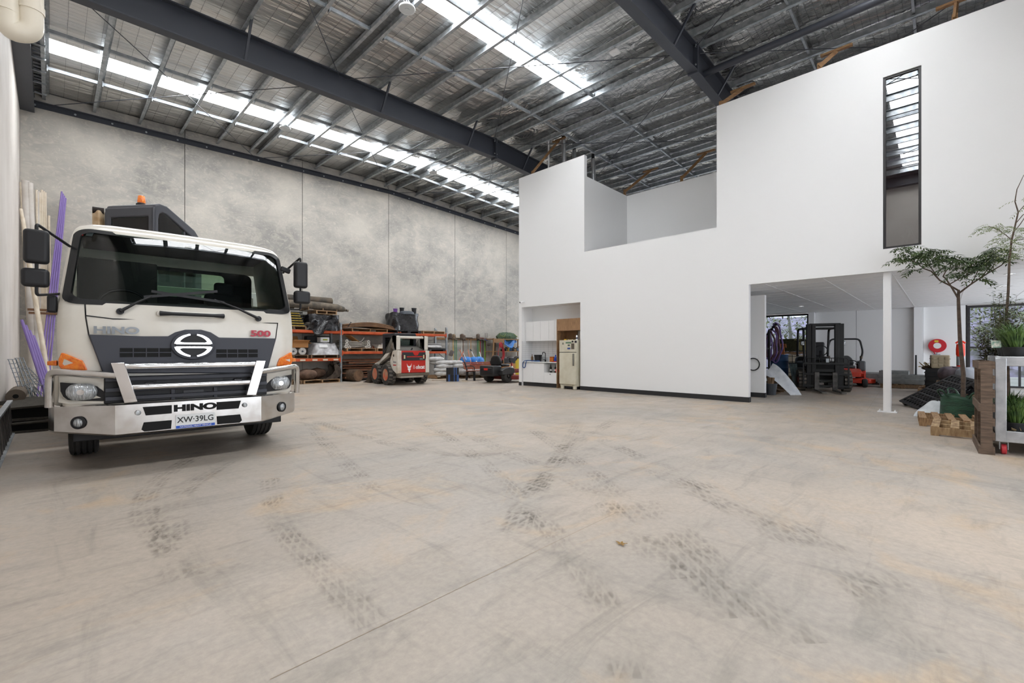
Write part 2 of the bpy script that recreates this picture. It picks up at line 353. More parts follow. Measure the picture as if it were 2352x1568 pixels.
# ---------------------------------------------------------------- back wall of precast panels
wb = struct(B().box(XL - .2, XB + .4, YB + .03, YB + .25, 0, 9.4).build('wall_back', JOINT), 'grey precast concrete panel wall at the back')
xs = [XL, 3.295, 7.305, 11.32, 15.36, 19.35, XB + .4]
for i in range(6):
    a, b_ = xs[i] + (.0 if i == 0 else .009), xs[i + 1] - .009
    zz = lambda x: roof_z(x) - .02
    poly = [(a, 0), (b_, 0), (b_, zz(b_))] + ([(XR, zz(XR))] if a < XR < b_ else []) + [(a, zz(a))]
    cx = (a + b_) / 2; o = B().prism([(q - cx, z) for q, z in poly], 0, .03).build('concrete_panel', CONC, wb, bevel=.008); o.location = (cx, YB, 0)
# ---------------------------------------------------------------- left wall
wl = struct(B().box(XL - .25, XL - .03, YF, YB, 0, 9).build('wall_left', JOINT), 'cream painted concrete panel wall beside the truck')
ys = [YB, 15.9, 11.9, 7.9, 3.9, -.1, YF]
for i in range(6):
    hi, lo = ys[i], ys[i + 1]; B().box(XL - .03, XL, lo + .008, hi - .008, 0, 8.3).build('wall_panel', CREAMW, wl, bevel=.006)
# unseen front wall; roller door and mezzanine openings sized for the light they admit
wf = struct(B().box(XL - .2, .6, YF - .2, YF, 0, 9.2).box(.6, 8.2, YF - .2, YF, 4.5, 9.2).box(8.2, 13.2, YF - .2, YF, 0, 9.2).box(13.2, 23.3, YF - .2, YF, 2.98, 8.9).box(23.3, XB + .3, YF - .2, YF, 0, 8.9).build('wall_front', CREAMW), 'front wall with the wide roller door opening')
# ---------------------------------------------------------------- roof: foil, skylights, purlins, rafters
S1, S2, S3 = (15.82, 16.56), (7.74, 8.49), (.50, 1.26)
def slab(y0, y1, x0, x1, b, dz=0., th=.03):
    b.add([(x, y, roof_z(x) + dz + t) for t in (0, th) for y in (y0, y1) for x in (x0, x1)], [(0, 1, 3, 2), (4, 6, 7, 5), (0, 4, 5, 1), (2, 3, 7, 6), (0, 2, 6, 4), (1, 5, 7, 3)])
rb = B(); XE = XB + .5
for y0, y1 in ((YF - .2, S3[0]), (S3[1], S2[0]), (S2[1], S1[0]), (S1[1], YB + .2)): slab(y0, y1, XL - .2, XR, rb); slab(y0, y1, XR, XE, rb)
slab(*S2, XR, XE, rb); slab(*S3, XR, XE, rb)
ce = struct(rb.build('ceiling', FOIL, smooth=False), 'silver foil lined gable roof on steel framing')
SKY = emit('daylit translucent roof sheet', '#fbfdff', SKYLIGHT_POWER)
def sky_mesh(y0, y1, x0, x1):
    nn = max(1, round((x1 - x0) / 1.1))
    for i in range(nn):
        a, c = x0 + (x1 - x0) * i / nn, x0 + (x1 - x0) * (i + 1) / nn
        b = B(); slab(y0, y1, a, c, b, .004, .02); b.build('skylight_sheet', SKY, ce, smooth=False)
sky_mesh(*S1, -.02, XR); sky_mesh(*S1, XR + .3, 20.); sky_mesh(*S2, 0, XR); sky_mesh(*S3, 0, XR)
# opaque gaps at the skylight ends
b = B(); slab(*S1, XL - .2, -.02, b); slab(*S1, XR, XR + .3, b); slab(*S1, 20., XE, b); slab(*S2, XL - .2, 0, b); slab(*S3, XL - .2, 0, b); b.build('roof_flashing', FOIL, ce, smooth=False)
# wire safety mesh under the foil
WIRE = mat('roof safety mesh wire', '#6f7376', .4, .8)
b = B(); x = XL
while x < XE:
    z = roof_z(x) - .012; b.box(x - .002, x + .002, YF, YB, z - .004, z); x += .3
y = YF
while y < YB:
    for x0, x1 in ((XL, XR), (XR, XE)):
        b.add([(x0, y - .002, roof_z(x0) - .012), (x0, y + .002, roof_z(x0) - .012), (x1, y + .002, roof_z(x1) - .012), (x1, y - .002, roof_z(x1) - .012)], [(0, 1, 2, 3)])
    y += .15
o = b.build('safety_mesh', WIRE, ce, smooth=False); o['kind'] = 'stuff'
# Z purlins
def zpoly(h=.2, w=.075, t=.006, lip=.02):
    return [(-w, 0), (-w, lip), (-w + t, lip), (-w + t, t), (-t / 2, t), (-t / 2, h), (w, h), (w, h - lip), (w - t, h - lip), (w - t, h - t), (t / 2, h - t), (t / 2, 0)]
pm = B().prism(zpoly(), YF, YB).mesh('purlin'); pm.materials.append(GALV)
PXS = [-.09, 1.0, 2.1, 3.2, 4.3, 5.36, 5.66, 6.75, 7.85, 8.95, 10.05, 11.13, 11.73, 12.85, 13.95, 15.05, 16.15, 17.25, 18.35, 19.45, 20.55, 21.65, 22.75]
for x in PXS:
    o = bpy.data.objects.new('purlin', pm); col.objects.link(o); o.parent = ce; o.location = (x, 0, roof_z(x) - .235)
RY = [19.2, 11.95, 4.61, -2.7]
for i in range(3):                                                   # bridging rows across each bay
    y1, y0 = RY[i], RY[i + 1]
    for k in (.28, .56):
        yb = y1 - (y1 - y0) * k
        for a, c in zip(PXS[:-1], PXS[1:]):
            if c - a < .4: continue
            z0, z1 = roof_z(a) - .15, roof_z(c) - .15; b = B()
            b.bar((a + .03, yb, z0), (c - .03, yb, z1), .05, .085); b.box(a + .03, a + .05, yb - .05, yb + .05, z0 - .09, z0 + .07); b.box(c - .05, c - .03, yb - .05, yb + .05, z1 - .09, z1 + .07)
            b.build('bridging', GALV, ce, smooth=False)
# rafters: steel I-beams rising to the ridge
def ibeam(x0, x1, y, top0, top1, h=.69, fw=.24, tf=.03, tw=.02):
    b = B()
    for (lo, hi, w2) in ((-tf, 0, fw / 2), (-h, -h + tf, fw / 2), (-h + tf, -tf, tw / 2)):
        b.add([(x, y + s, t + d) for x, t in ((x0, top0), (x1, top1)) for d in (lo, hi) for s in (-w2, w2)], [(0, 1, 3, 2), (4, 6, 7, 5), (0, 4, 5, 1), (2, 3, 7, 6), (0, 2, 6, 4), (1, 5, 7, 3)])
    return b
for ri, y in enumerate(RY[1:]):
    rt = lambda x: roof_z(x) - .27
    b = ibeam(XL + .2, XR, y, rt(XL + .2), rt(XR)); b2 = ibeam(XR, XE - .3, y, rt(XR), rt(XE - .3)); b.add(b2.v, b2.f)
    ra = b.build('rafter', NAVY, ce, bevel=.004, smooth=False, seg=1); ra['label'] = 'charcoal steel rafter beam rising to the ridge'
    z = rt(XR); B().box(XR - .03, XR + .03, y - .13, y + .13, z - .74, z + .02).build('splice_plate', NAVY, ra, bevel=.004)
    bb = B()
    for sx in (-.04, .04):
        for dz in (-.05, -.1, -.55, -.66):
            for sy in (-.09, .09): bb.cyl((XR + sx, y + sy, z + dz), (XR + sx * 1.6, y + sy, z + dz), .022, n=6)
    bb.build('splice_bolt', GALV, ra)
    for x in PXS:
        zz = roof_z(x); B().box(x + .004, x + .014, y - .04, y + .04, zz - .28, zz - .05).build('purlin_cleat', NAVY, ra, smooth=False)
    for x in (3.2, 6.75, 10.05, 12.85):                             # fly braces down to the bottom flange
        zz = rt(x); B().bar((x, y - .1, zz - .66), (x, y - .62, zz + .1), .05, .05).build('fly_brace', NAVY, ra, smooth=False)
# wind bracing rods
for i in range(3):
    y1, y0 = RY[i], RY[i + 1]
    for xa, xb in ((-.05, 5.5), (5.6, 11.3), (11.6, 17.2)):
        for (xs_, xe_) in ((xa, xb), (xb, xa)):
            B().cyl((xs_, y1 - .1, roof_z(xs_) - .42), (xe_, y0 + .1, roof_z(xe_) - .5), .010, n=6).build('brace_rod', NAVY, ce)
st_ = B().cyl((12.1, 4.6, 8.66), (12.1, -2.7, 8.66), .085, n=18).build('strut_tube', NAVY, ce); st_['label'] = 'round charcoal strut tube running past the second rafter'
# raking steel angle bolted along the back wall
b = B()
for x0, x1 in ((XL, XR), (XR, XB)):
    b.add([(x, YB - s, roof_z(x) - d) for x in (x0, x1) for d in (.52, .36) for s in (0, .012)], [(0, 1, 3, 2), (4, 6, 7, 5), (0, 4, 5, 1), (2, 3, 7, 6), (0, 2, 6, 4), (1, 5, 7, 3)])
    b.add([(x, YB - s, roof_z(x) - d) for x in (x0, x1) for d in (.375, .36) for s in (0, .13)], [(0, 1, 3, 2), (4, 6, 7, 5), (0, 4, 5, 1), (2, 3, 7, 6), (0, 2, 6, 4), (1, 5, 7, 3)])
ang = b.build('wall_angle', NAVY, ce, smooth=False); ang['label'] = 'charcoal steel angle along the top of the concrete wall'
for k in range(28):
    x = XL + .3 + k * .85
    if x < 23: B().cyl((x, YB - .012, roof_z(x) - .45), (x, YB - .035, roof_z(x) - .45), .028, n=6).build('bolt', GALV, ang)
# eave beam and gutter strip above the left wall
eb = B().box(XL, XL + .02, YF, YB, 8.3, 8.75).box(XL, XL + .30, YF, YB, 8.28, 8.3).box(XL, XL + .30, YF, YB, 8.73, 8.75).build('eave_beam', NAVY, ce, smooth=False); eb['label'] = 'charcoal eave channel above the cream wall'
for k in range(12): B().cyl((XL + .02, 18.9 - k * 1.3, 8.5), (XL + .045, 18.9 - k * 1.3, 8.5), .03, n=6).build('bolt', GALV, eb)
b = B()
for k in range(90):
    y = YB - .1 - k * .2; b.box(XL + .3, XL + .55, y - .05, y + .05, 8.93, 8.96)
b.build('gutter_rib', GALV, ce, smooth=False)
for k in range(18): y = YB - .4 - k * .75; B().box(XL + .28, XL + .54, y - .03, y + .03, 8.72, 8.76).build('gutter_strap', GALV, ce, smooth=False)
# ---------------------------------------------------------------- white two-storey office block
TOP, MZ = 7.78, 2.98
T = .15; b = B()
def wbx(y0, y1, z0, z1): b.box(XW, XW + T, y0, y1, z0, z1)
wbx(11.38, 11.52, 0, TOP); wbx(8.56, 11.38, 2.92, TOP); wbx(8.56, 8.72, 0, 2.92); wbx(4.34, 8.56, 0, 4.57); wbx(3.56, 4.34, 0, TOP)
wbx(.94, 3.56, MZ, TOP); wbx(YF, .34, MZ, TOP); wbx(.34, .94, MZ, 3.46); wbx(.34, .94, 7.1, TOP)
ow = struct(b.build('wall_office', WHITE, smooth=False), 'tall white plastered office wall facing the truck bay')
B().box(XW + T, XB, 11.37, 11.52, 0, TOP).build('end_wall', WHITE, ow, smooth=False)
B().box(XW + T, 15.05, 8.56, 8.70, 3.0, 7.1).box(15.05, 15.2, 4.0, 8.7, 3.0, 7.1).box(XW + T, 15.2, 4.2, 4.34, 3.0, 7.1).build('balcony_wall', WHITE, ow, smooth=False)
B().box(XW + T, 15.05, 4.34, 8.56, 3.0, 3.3).build('balcony_floor', WHITE, ow, smooth=False)
B().box(XW + .1, XW + T + .04, 4.345, 4.375, 4.57, 4.9).build('door_trim', WHITE2, ow, smooth=False)
# small return wall and recess beside the opening
B().box(13.83, 13.98, 3.60, 8.6, 0, 2.86).build('return_wall', WHITE, ow, smooth=False)
B().box(XW + T, 13.83, 4.9, 5.05, 0, 2.9).build('recess_wall', WHITE, ow, smooth=False)
# skirting
b = B(); b.box(XW - .012, XW, 3.56, 8.72, 0, .13); b.box(XW - .012, XW + T, 3.548, 3.56, 0, .13); bs = struct(b.build('baseboard_office', BLACKM, smooth=False))
B().box(XW - .012, XW, 11.38, 11.52, 0, .13).build('baseboard_end', BLACKM, bs, smooth=False)
B().box(13.818, 13.83, 3.59, 4.9, 0, .13).box(13.818, 13.98, 3.588, 3.6, 0, .13).build('baseboard_return', BLACKM, bs, smooth=False)
# tall slot window
GL = glass('tinted window glass', '#8f8b90', 2.7)
wd = struct(B().ringprism([(.34, 3.46), (.94, 3.46), (.94, 7.1), (.34, 7.1)], [(.385, 3.505), (.895, 3.505), (.895, 7.055), (.385, 7.055)], XW + .03, XW + .11, 'x').build('window_1', DARKFR, bevel=.004), 'tall narrow black framed window in the white wall')
B().box(XW + .06, XW + .072, .385, .895, 3.505, 7.055).build('pane', GL, wd, smooth=False)
room = B().box(XW + T, 16, -.6, 2.2, 2.99, 3.05).box(15.2, 15.3, -.6, 2.2, 3, 6.2).box(XW + T, 15.3, 2.2, 2.3, 3, 7.4).box(XW + T, 15.3, -.7, -.6, 3, 7.4).build('upper_room_wall', mat('upper room paint', '#d8ccc8', .7), ow, smooth=False)
# white steel post under the mezzanine
po = thing('steel_post', 'white square steel post holding up the mezzanine edge', 'post', (12.42, .88, 0))
B().box(-.065, .065, -.065, .065, .012, MZ).build('shaft', WHITE2, po, bevel=.012)
B().box(-.1, .1, -.16, .16, 0, .012).build('base_plate', WHITE2, po)
for s in (-.125, .125): B().lathe([(.022, .012), (.022, .03), (.012, .03), (.012, .055)], (0, s, 0), n=6).build('anchor_bolt', WHITE2, po)
# mezzanine ceiling of lay-in tiles
TILE = mat('white vinyl ceiling tile', '#e9e9ea', .45); cm = struct(B().box(XW + T, XB, YF, 11.4, MZ + .03, MZ + .06).build('ceiling_mezzanine', JOINT, smooth=False), 'white grid ceiling under the mezzanine')
ty = [3.25 + 1.213 * k for k in range(3, -6, -1)]
tm = None; x = XW + T
while x < XB - .1:
    for k, y in enumerate(ty[:-1]):
        if tm is None:
            o = B().box(.012, .628, -1.2, -.013, MZ + .004, MZ + .03).build('ceiling_tile', TILE, cm, smooth=False); tm = o
        else: o = dupe(tm, cm)
        o.location = (x, y, 0)
    B().box(x - .012, x + .012, YF, 11.4, MZ, MZ + .03).build('cross_tee', WHITE2, cm, smooth=False); x += .64
for y in ty: B().box(XW + T, XB, y - .012, y + .012, MZ - .002, MZ + .03).build('main_tee', WHITE2, cm, smooth=False)
DL = emit('downlight lens', '#ffffff', 2.5)
for k, (p, lab) in enumerate((((2319, 629), 'recessed round downlight above the plant trolley'), ((2300, 657), 'recessed round downlight deeper under the mezzanine'), ((1840, 703.5), 'recessed round downlight over the forklift'))):
    q = onG(*p, MZ); d = thing('downlight', lab, 'light', (q.x, q.y, MZ), group='mezzanine downlights')
    B().lathe([(.055, -.002), (.085, -.012), (.085, 0), (.055, 0)], n=20, closed=True).build('trim_ring', WHITE2, d); B().lathe([(.054, -.003), (.054, 0)], n=16).build('lens', DL, d)
# far wall of the open ground floor
fw = struct(B().box(XB + .12, XB + .3, -.6, 4.34, 0, MZ + .1).box(XB + .12, XB + .3, 6.6, 11.4, 0, MZ + .1).build('wall_far', JOINT), 'white panel wall at the far end under the mezzanine')
def fp(y0, y1, x0=XB + .02): B().box(x0, XB + .12, y0 + .006, y1 - .006, 0, MZ).build('wall_panel', WHITE, fw, bevel=.004)
fp(2.66, 4.1); fp(.86, 2.66)
fp(6.62, 11.3); fp(-.56, .60, XB - .02)
B().box(XB - .2, XB + .12, 4.1, 4.32, 0, MZ).box(XB - .22, XB + .12, .60, .86, 0, MZ).build('pilaster', WHITE2, fw, bevel=.004)
CLEAR = glass('clear window glass', '#e8eef2', 1.45)
for nm, lab, y0, y1, tr in (('window_2', 'black framed window behind the forklift and drums', 4.34, 6.6, 1.55), ('window_3', 'black framed window behind the plant trolley', -3.15, -.6, 1.42)):
    wn = struct(B().ringprism([(y0, 0), (y1, 0), (y1, 2.95), (y0, 2.95)], [(y0 + .06, .06), (y1 - .07, .06), (y1 - .07, 2.87), (y0 + .06, 2.87)], XB - .03, XB + .1, 'x').build(nm, DARKFR, bevel=.003), lab)
    B().box(XB, XB + .08, y0, y1, tr - .03, tr + .03).box(XB, XB + .08, (y0 + y1) / 2 - .03, (y0 + y1) / 2 + .03, 0, tr).build('glazing_bar', DARKFR, wn, smooth=False)
    B().box(XB + .03, XB + .04, y0 + .05, y1 - .05, .05, 2.9).build('pane', CLEAR, wn, smooth=False)
# ================================================================ the truck
TO, TR = Vector((1.20, 6.42, 0)), math.radians(-3.5)
tu, tv = Vector((math.cos(TR), math.sin(TR), 0)), Vector((-math.sin(TR), math.cos(TR), 0))
def TP(px, py, v=0.):
    d = Vector(ray(px, py)); o = Vector((0, 0, CAM_H)); k = (v - (o - TO).dot(tv)) / d.dot(tv); q = o + d * k
    return ((q - TO).dot(tu), q.z)
def TPs(L, v): return [TP(*q, v) for q in L]
tk = thing('truck', 'cream white cab-over tray truck with polished bull bar', 'truck', TO, TR)
TW = mat('truck cream paint', '#d9d5cc', .3, 0, '#cfcabf', 3, coat=.4); TCH = mat('charcoal truck plastic', '#3b3d45', .5); TBK = mat('black plastic', '#17171a', .5)
CHR = mat('polished aluminium', '#d6d4d2', .22, 1., '#c4bfba', 6); CHR2 = mat('chrome', '#e8e8ea', .06, 1.); DARK = mat('painted shade and soil black', '#0b0b0c', .8)  # near-black DARK paints the shade in openings, and also colours pot soil
AMB = mat('amber lens', '#e2640f', .18, 0, '#f08a1c', 30, .3, 60, coat=.5, spec=.7); LENS = mat('fluted clear lens', '#cfd3d6', .12, .55, '#8f9498', 14, .6, 24, (6, 1, 1)); RUB = mat('tyre rubber', '#2e2d2c', .85, 0, '#3b3937', 8)
RUBT = mat('dusty tyre tread', '#6b655e', .9, 0, '#57514b', 10); SEATM = mat('dark grey seat cloth', '#2b2b2d', .9); WGL = glass('windscreen glass', '#c3cfca', 1.5)
def TX(u, v, z, rx=90): return Matrix.Translation((u, v, z)) @ Matrix.Rotation(math.radians(rx), 4, 'X')
# cab surface: u across, v back, z up
def lerp(tab, z):
    for (a, p), (b, q) in zip(tab[:-1], tab[1:]):
        if z <= b: t = (z - a) / (b - a); t = max(0, min(1, t)); return p + (q - p) * t
    return tab[-1][1]
CW = [(.72, 1.13), (1.1, 1.16), (1.5, 1.175), (1.82, 1.165), (2.2, 1.125), (2.6, 1.075), (2.72, 1.03), (2.79, .9), (2.83, .62)]
CF = [(.72, .14), (1.3, .12), (1.72, .14), (1.84, .17), (2.2, .26), (2.64, .38), (2.72, .43), (2.79, .56), (2.83, .8)]
def cab(s, z, off=0.):
    W, Fv = lerp(CW, z), lerp(CF, z); a = abs(s); k = max(0, (a - .88) / .12)
    u = W * (s if a < .88 else math.copysign(.88 + .12 * math.sin(k * PI / 2) , s)); v = Fv + .05 * s * s + .13 * (1 - math.cos(k * PI / 2))
    return Vector((u * (1 + off * .3), v - off, z))
SS = [-1, -.97, -.93, -.88, -.8, -.6, -.4, -.2, 0, .2, .4, .6, .8, .88, .93, .97, 1]
ZS = [.72, .9, 1.1, 1.3, 1.5, 1.66, 1.8, 1.84, 1.9, 2.05, 2.2, 2.4, 2.55, 2.655, 2.69, 2.73, 2.77, 2.80, 2.83]
b = B(); n = len(SS); ring = n + 6
for z in ZS:
    W = lerp(CW, z); b.v += [tuple(cab(s, z)) for s in SS]
    bk = 1.95 - max(0, z - 2.6) * 2
    b.v += [(W, .9, z), (W, 1.5, z), (W * .97, bk, z), (-W * .97, bk, z), (-W, 1.5, z), (-W, .9, z)]
for j in range(len(ZS) - 1):
    zc = (ZS[j] + ZS[j + 1]) / 2
    for i in range(ring):
        if 1.84 < zc < 2.655 and 2 <= i < n - 3: continue              # windscreen opening
        if 1.84 < zc < 2.55 and (i in (n, n + 1, n + 3 + 1, n + 5 - 1 + 0)) and False: continue
        if 2.05 < zc < 2.55 and i == n + 2: continue                   # rear window opening
        b.f.append((j * ring + i, j * ring + (i + 1) % ring, (j + 1) * ring + (i + 1) % ring, (j + 1) * ring + i))
b.f.append(tuple(range((len(ZS) - 1) * ring, len(ZS) * ring)))
cb = b.build('cab_body', TW, tk, ang=35)
# windscreen: glass and its black border
def onscreen(poly, off): return [cab(q[0], q[1], off) for q in poly]
NS = 10
o_ = rrect(-.948, .948, 1.815, 2.685, .09, NS); i_ = rrect(-.905, .905, 1.875, 2.64, .07, NS)
b = B(); m = len(o_); b.add(onscreen(o_, .012) + onscreen(i_, .014) + onscreen(i_, -.03), [(i, (i + 1) % m, m + (i + 1) % m, m + i) for i in range(m)] + [(m + i, m + (i + 1) % m, 2 * m + (i + 1) % m, 2 * m + i) for i in range(m)])
b.build('windscreen_border', mat('black windscreen border', '#1d1e20', .35), tk)
B().grid(lambda s, t: cab(-.93 + 1.86 * s, 1.86 + .80 * t, .004), 24, 8).build('windscreen', WGL, tk)
# registration stickers on the glass
for (p0, p1, c, nm) in (((183, 527), (195, 539), '#b03030', 'sticker_red'), ((199, 528), (214, 541), '#1d2a2a', 'sticker_green'), ((426, 564), (441, 569), '#d8dcda', 'sensor_label')):
    a, d = TP(*p0, .34), TP(*p1, .34); zc = (a[1] + d[1]) / 2; W = lerp(CW, zc); q = B()
    pts = [cab(s / W, z, .007) for s, z in ((a[0], a[1]), (d[0], a[1]), (d[0], d[1]), (a[0], d[1]))]; q.add(pts, [(0, 1, 2, 3)]); q.build('sticker', mat(nm, c, .5), tk)
# cab interior
ci = B(); ci.box(-1.08, 1.08, .45, 1.9, .9, 1.2); ci.box(-1.08, 1.08, .32, .75, 1.2, 1.80); ci.build('dashboard', mat('dash grey', '#35332f', .7), tk, bevel=.05)
B().ringprism(rrect(-1.0, 1.0, 1.2, 2.55, .1), rrect(-.60, .62, 2.12, 2.5, .06), 1.86, 1.9).build('rear_bulkhead', SEATM, tk)
B().box(-.62, .64, 1.88, 1.886, 2.11, 2.51).build('rear_window', glass('rear cab glass', '#cfe0cf', 1.3), tk)
B().box(-1.0, 1.0, .55, 1.9, 2.68, 2.70).build('headliner', SEATM, tk)
for u0, w_ in ((-.62, .52), (.55, .5)):
    st = B().box(u0 - w_ / 2, u0 + w_ / 2, .95, 1.45, 1.2, 1.4).build('seat', SEATM, tk, bevel=.05)
    B().obox((u0, 1.48, 1.78), (w_, .14, .78), (-.12, 0, 0)).build('backrest', SEATM, st, bevel=.06, seg=3)
    B().obox((u0, 1.5, 2.24), (.26, .1, .2)).build('headrest', SEATM, st, bevel=.05, seg=3)
cw = B().tube([(-.62 + .23 * math.cos(t * PI / 12), .72 + .1 * math.sin(t * PI / 12), 1.86 + .20 * math.sin(t * PI / 12)) for t in range(24)], .016, 8, True).build('steering_wheel', TBK, tk)
B().obox((.05, .55, 1.86), (.3, .12, .12)).build('dash_device', TBK, tk, bevel=.01); B().obox((.56, .62, 1.84), (.42, .16, .12)).build('dash_monitor', TBK, tk, bevel=.015)
B().box(-1.04, -.28, 1.0, 1.04, 1.5, 2.45).build('sleeper_curtain', mat('grey curtain', '#3b3a39', .9), tk, bevel=.02)
# wipers
for (h, e) in (((276, 715), (355, 678)), ((593, 732), (492, 688))):
    hu, hz = TP(*h, .16); eu, ez = TP(*e, .22); wi = B().cyl((hu, .13, hz), (hu, .2, hz), .035, n=12).tube([(hu, .12, hz), ((hu + eu) / 2, .14, (hz + ez) / 2 + .01), (eu, .2, ez)], [.02, .014, .009], 6).build('wiper', TBK, tk)
    s = 1 if eu > hu else -1; B().bar((eu - .1 * s, .185, ez - .03), (eu + .62 * s, .20, ez + (.10 if s > 0 else .05)), .012, .03).build('wiper_blade', TBK, wi)
# cowl grab handle
(u0, z0), (u1, z1) = TP(360, 719, .1), TP(521, 726, .1); zc = (z0 + z1) / 2
gh = B().prism(rrect(u0, u1, zc - .035, zc + .035, .03), .125, .15).build('grab_recess', TW, tk, bevel=.008)
B().tube([(u0 + .03, .115, zc), (u0 + .14, .09, zc), (u1 - .14, .09, zc), (u1 - .03, .115, zc)], [.03, .02, .02, .03], 8).build('grab_handle', TBK, gh)
# seams of the front lid
b = B()
for L in ([(195, 695), (197, 728), (204, 768), (236, 850)], [(197, 724), (260, 732), (640, 742)], [(639, 742), (634, 776), (612, 850)]):
    pts = []
    for q in L:
        u, z = TP(*q, .14); W = lerp(CW, z); pts.append(cab(u / W, z, .003))
    b.tube(pts, .006, 4)
b.build('panel_seam', TBK, tk)
# charcoal grille panel
VG = .125
gp = [(203, 768), (330, 772), (386, 772), (402, 763), (425, 757), (462, 757), (484, 763), (503, 775), (634, 777), (612, 857), (236, 857)]
gr = B().prism(TPs(gp, VG), VG - .02, VG + .08).build('grille_panel', TCH, tk, bevel=.012)
for (x0, y0, x1, y1) in ((275, 799, 393, 819), (496, 802, 591, 820)):
    a, c = TP(x0, y0, VG), TP(x1, y1, VG); B().box(a[0], c[0], VG - .024, VG, c[1], a[1]).build('slot_shade_panel', DARK, gr)  # dark box on the panel paints the shade of an open slot
    zc = (a[1] + c[1]) / 2; q = B().box(a[0], c[0], VG - .03, VG - .02, zc - .005, zc + .005)
    for k in range(1, 4): uu = a[0] + (c[0] - a[0]) * k / 4; q.box(uu - .004, uu + .004, VG - .03, VG - .02, c[1], a[1])
    q.build('grille_slat', TCH, gr)
# lettering and emblem
SIL = mat('silver lettering', '#7d8083', .3, .8); REDL = mat('red lettering', '#8f2230', .3, .3)
(u0, z0), (u1, z1) = TP(216, 759, .1), TP(318, 759, .1)
t_ = text('HINO_lettering', 'HINO', SIL, tk, .105, TX((u0 + u1) / 2, .108, (z0 + z1) / 2), .006, 1.42, .004)
(u0, z0), (u1, z1) = TP(573, 766, .1), TP(624, 767, .1)
text('model_number', '500', REDL, tk, .105, TX((u0 + u1) / 2, .108, (z0 + z1) / 2), .006, 1.5, .004)
(ec, ez) = TP(444, 793, .09); ea = (TP(489, 793, .09)[0] - TP(400, 793, .09)[0]) / 2; eh = (TP(444, 766, .09)[1] - TP(444, 820, .09)[1]) / 2
def ell(a, h, n=40, a0=0., a1=2 * PI): return [(ec + a * math.cos(a0 + (a1 - a0) * i / n), ez + h * math.sin(a0 + (a1 - a0) * i / n)) for i in range(n + (0 if a1 - a0 >= 6.28 else 1))]
em = B().prism(ell(ea * 1.13, eh * 1.2), .07, .12).build('emblem_boss', TCH, tk, bevel=.008); B().prism(ell(ea * .94, eh * .93), .066, .07).build('emblem_field', TBK, em)
def arcband(a0, a1):
    o = ell(ea, eh, 24, a0, a1); i = []
    for k in range(25):
        t = a0 + (a1 - a0) * k / 24; wth = .15 + .17 * abs(math.cos(t)); i.append((ec + ea * (1 - wth * .8) * math.cos(t), ez + eh * (1 - wth * .9) * math.sin(t)))
    return o + i[::-1]
dd = .17
q = B().prism(arcband(.12, PI / 2 - dd), .05, .068).prism(arcband(PI / 2 + dd, PI - .12), .05, .068).prism(arcband(PI + .12, 1.5 * PI - dd), .05, .068).prism(arcband(1.5 * PI + dd, 2 * PI - .12), .05, .068)
for s in (1, -1):
    z1, z2, z3 = ez + s * eh * .07, ez + s * eh * .40, ez + s * eh * .25
    q.prism([(ec - ea * .9, z1), (ec + ea * .9, z1), (ec + ea * .88, z2), (ec + ea * .55, z3), (ec - ea * .55, z3), (ec - ea * .88, z2)], .05, .068)
q.build('emblem', CHR2, em, bevel=.003)
# lower grille
lg = B().box(-.80, .80, .10, .3, .735, 1.03).build('lower_grille', TBK, tk, bevel=.01)
a, c = TP(245, 905, .12), TP(600, 835, .12)
q = B()
for zc in (1.0, .885, .79): q.box(-.79, .79, .05, .105, zc - .022, zc + .022)
for uu in (-.62, -.2, .22, .62): q.box(uu - .02, uu + .02, .07, .105, .74, .9)
q.build('lower_grille_bar', TCH, lg, bevel=.006)
q = B()
for k in range(6): q.box(-.35, .3, .092, .102, .87 + k * .02, .878 + k * .02)
q.cyl((-.45, .09, .93), (-.38, .09, .93), .03).cyl((.42, .09, .93), (.5, .09, .93), .035).box(-.1, .1, .085, .11, .76, .84).build('radiator_fin', mat('radiator grey', '#4a4a4c', .5, .5), lg)
# headlamp housings, lamps, indicators (right one mirrored)
Z1 = lambda L: [(80 + x / 5.806, 800 + y / 5.806) for x, y in L]
def fcab(u, z):
    W = lerp(CW, z); a = min(abs(u) / W, 1.08); s = a if a < .88 else .88 + .12 * min(1, math.asin(min(1, (a - .88) / .12)) / (PI / 2)); k = max(0, (s - .88) / .12)
    return lerp(CF, z) + .05 * s * s + .13 * (1 - math.cos(k * PI / 2)) + max(0, a - 1) * 1.2
hous = TPs(Z1([(300, 360), (960, 398), (1000, 470), (1090, 620), (1190, 690), (1190, 735), (290, 745)]), .14)
dk = TPs(Z1([(325, 460), (470, 465), (700, 480), (820, 505), (900, 560), (992, 655), (945, 700), (650, 700), (430, 690), (370, 650), (330, 580)]), .12)
ind = TPs(Z1([(345, 55), (400, 70), (630, 160), (660, 210), (695, 290), (335, 272), (302, 230), (300, 150)]), .12)
lc = TP(*Z1([(625, 580)])[0], .11); le = TP(*Z1([(840, 580)])[0], .11)[0] - lc[0]; lh = lc[1] - TP(*Z1([(625, 695)])[0], .11)[1]
mk_ = TPs(Z1([(140, 175), (275, 160), (275, 235), (140, 230)]), .2)
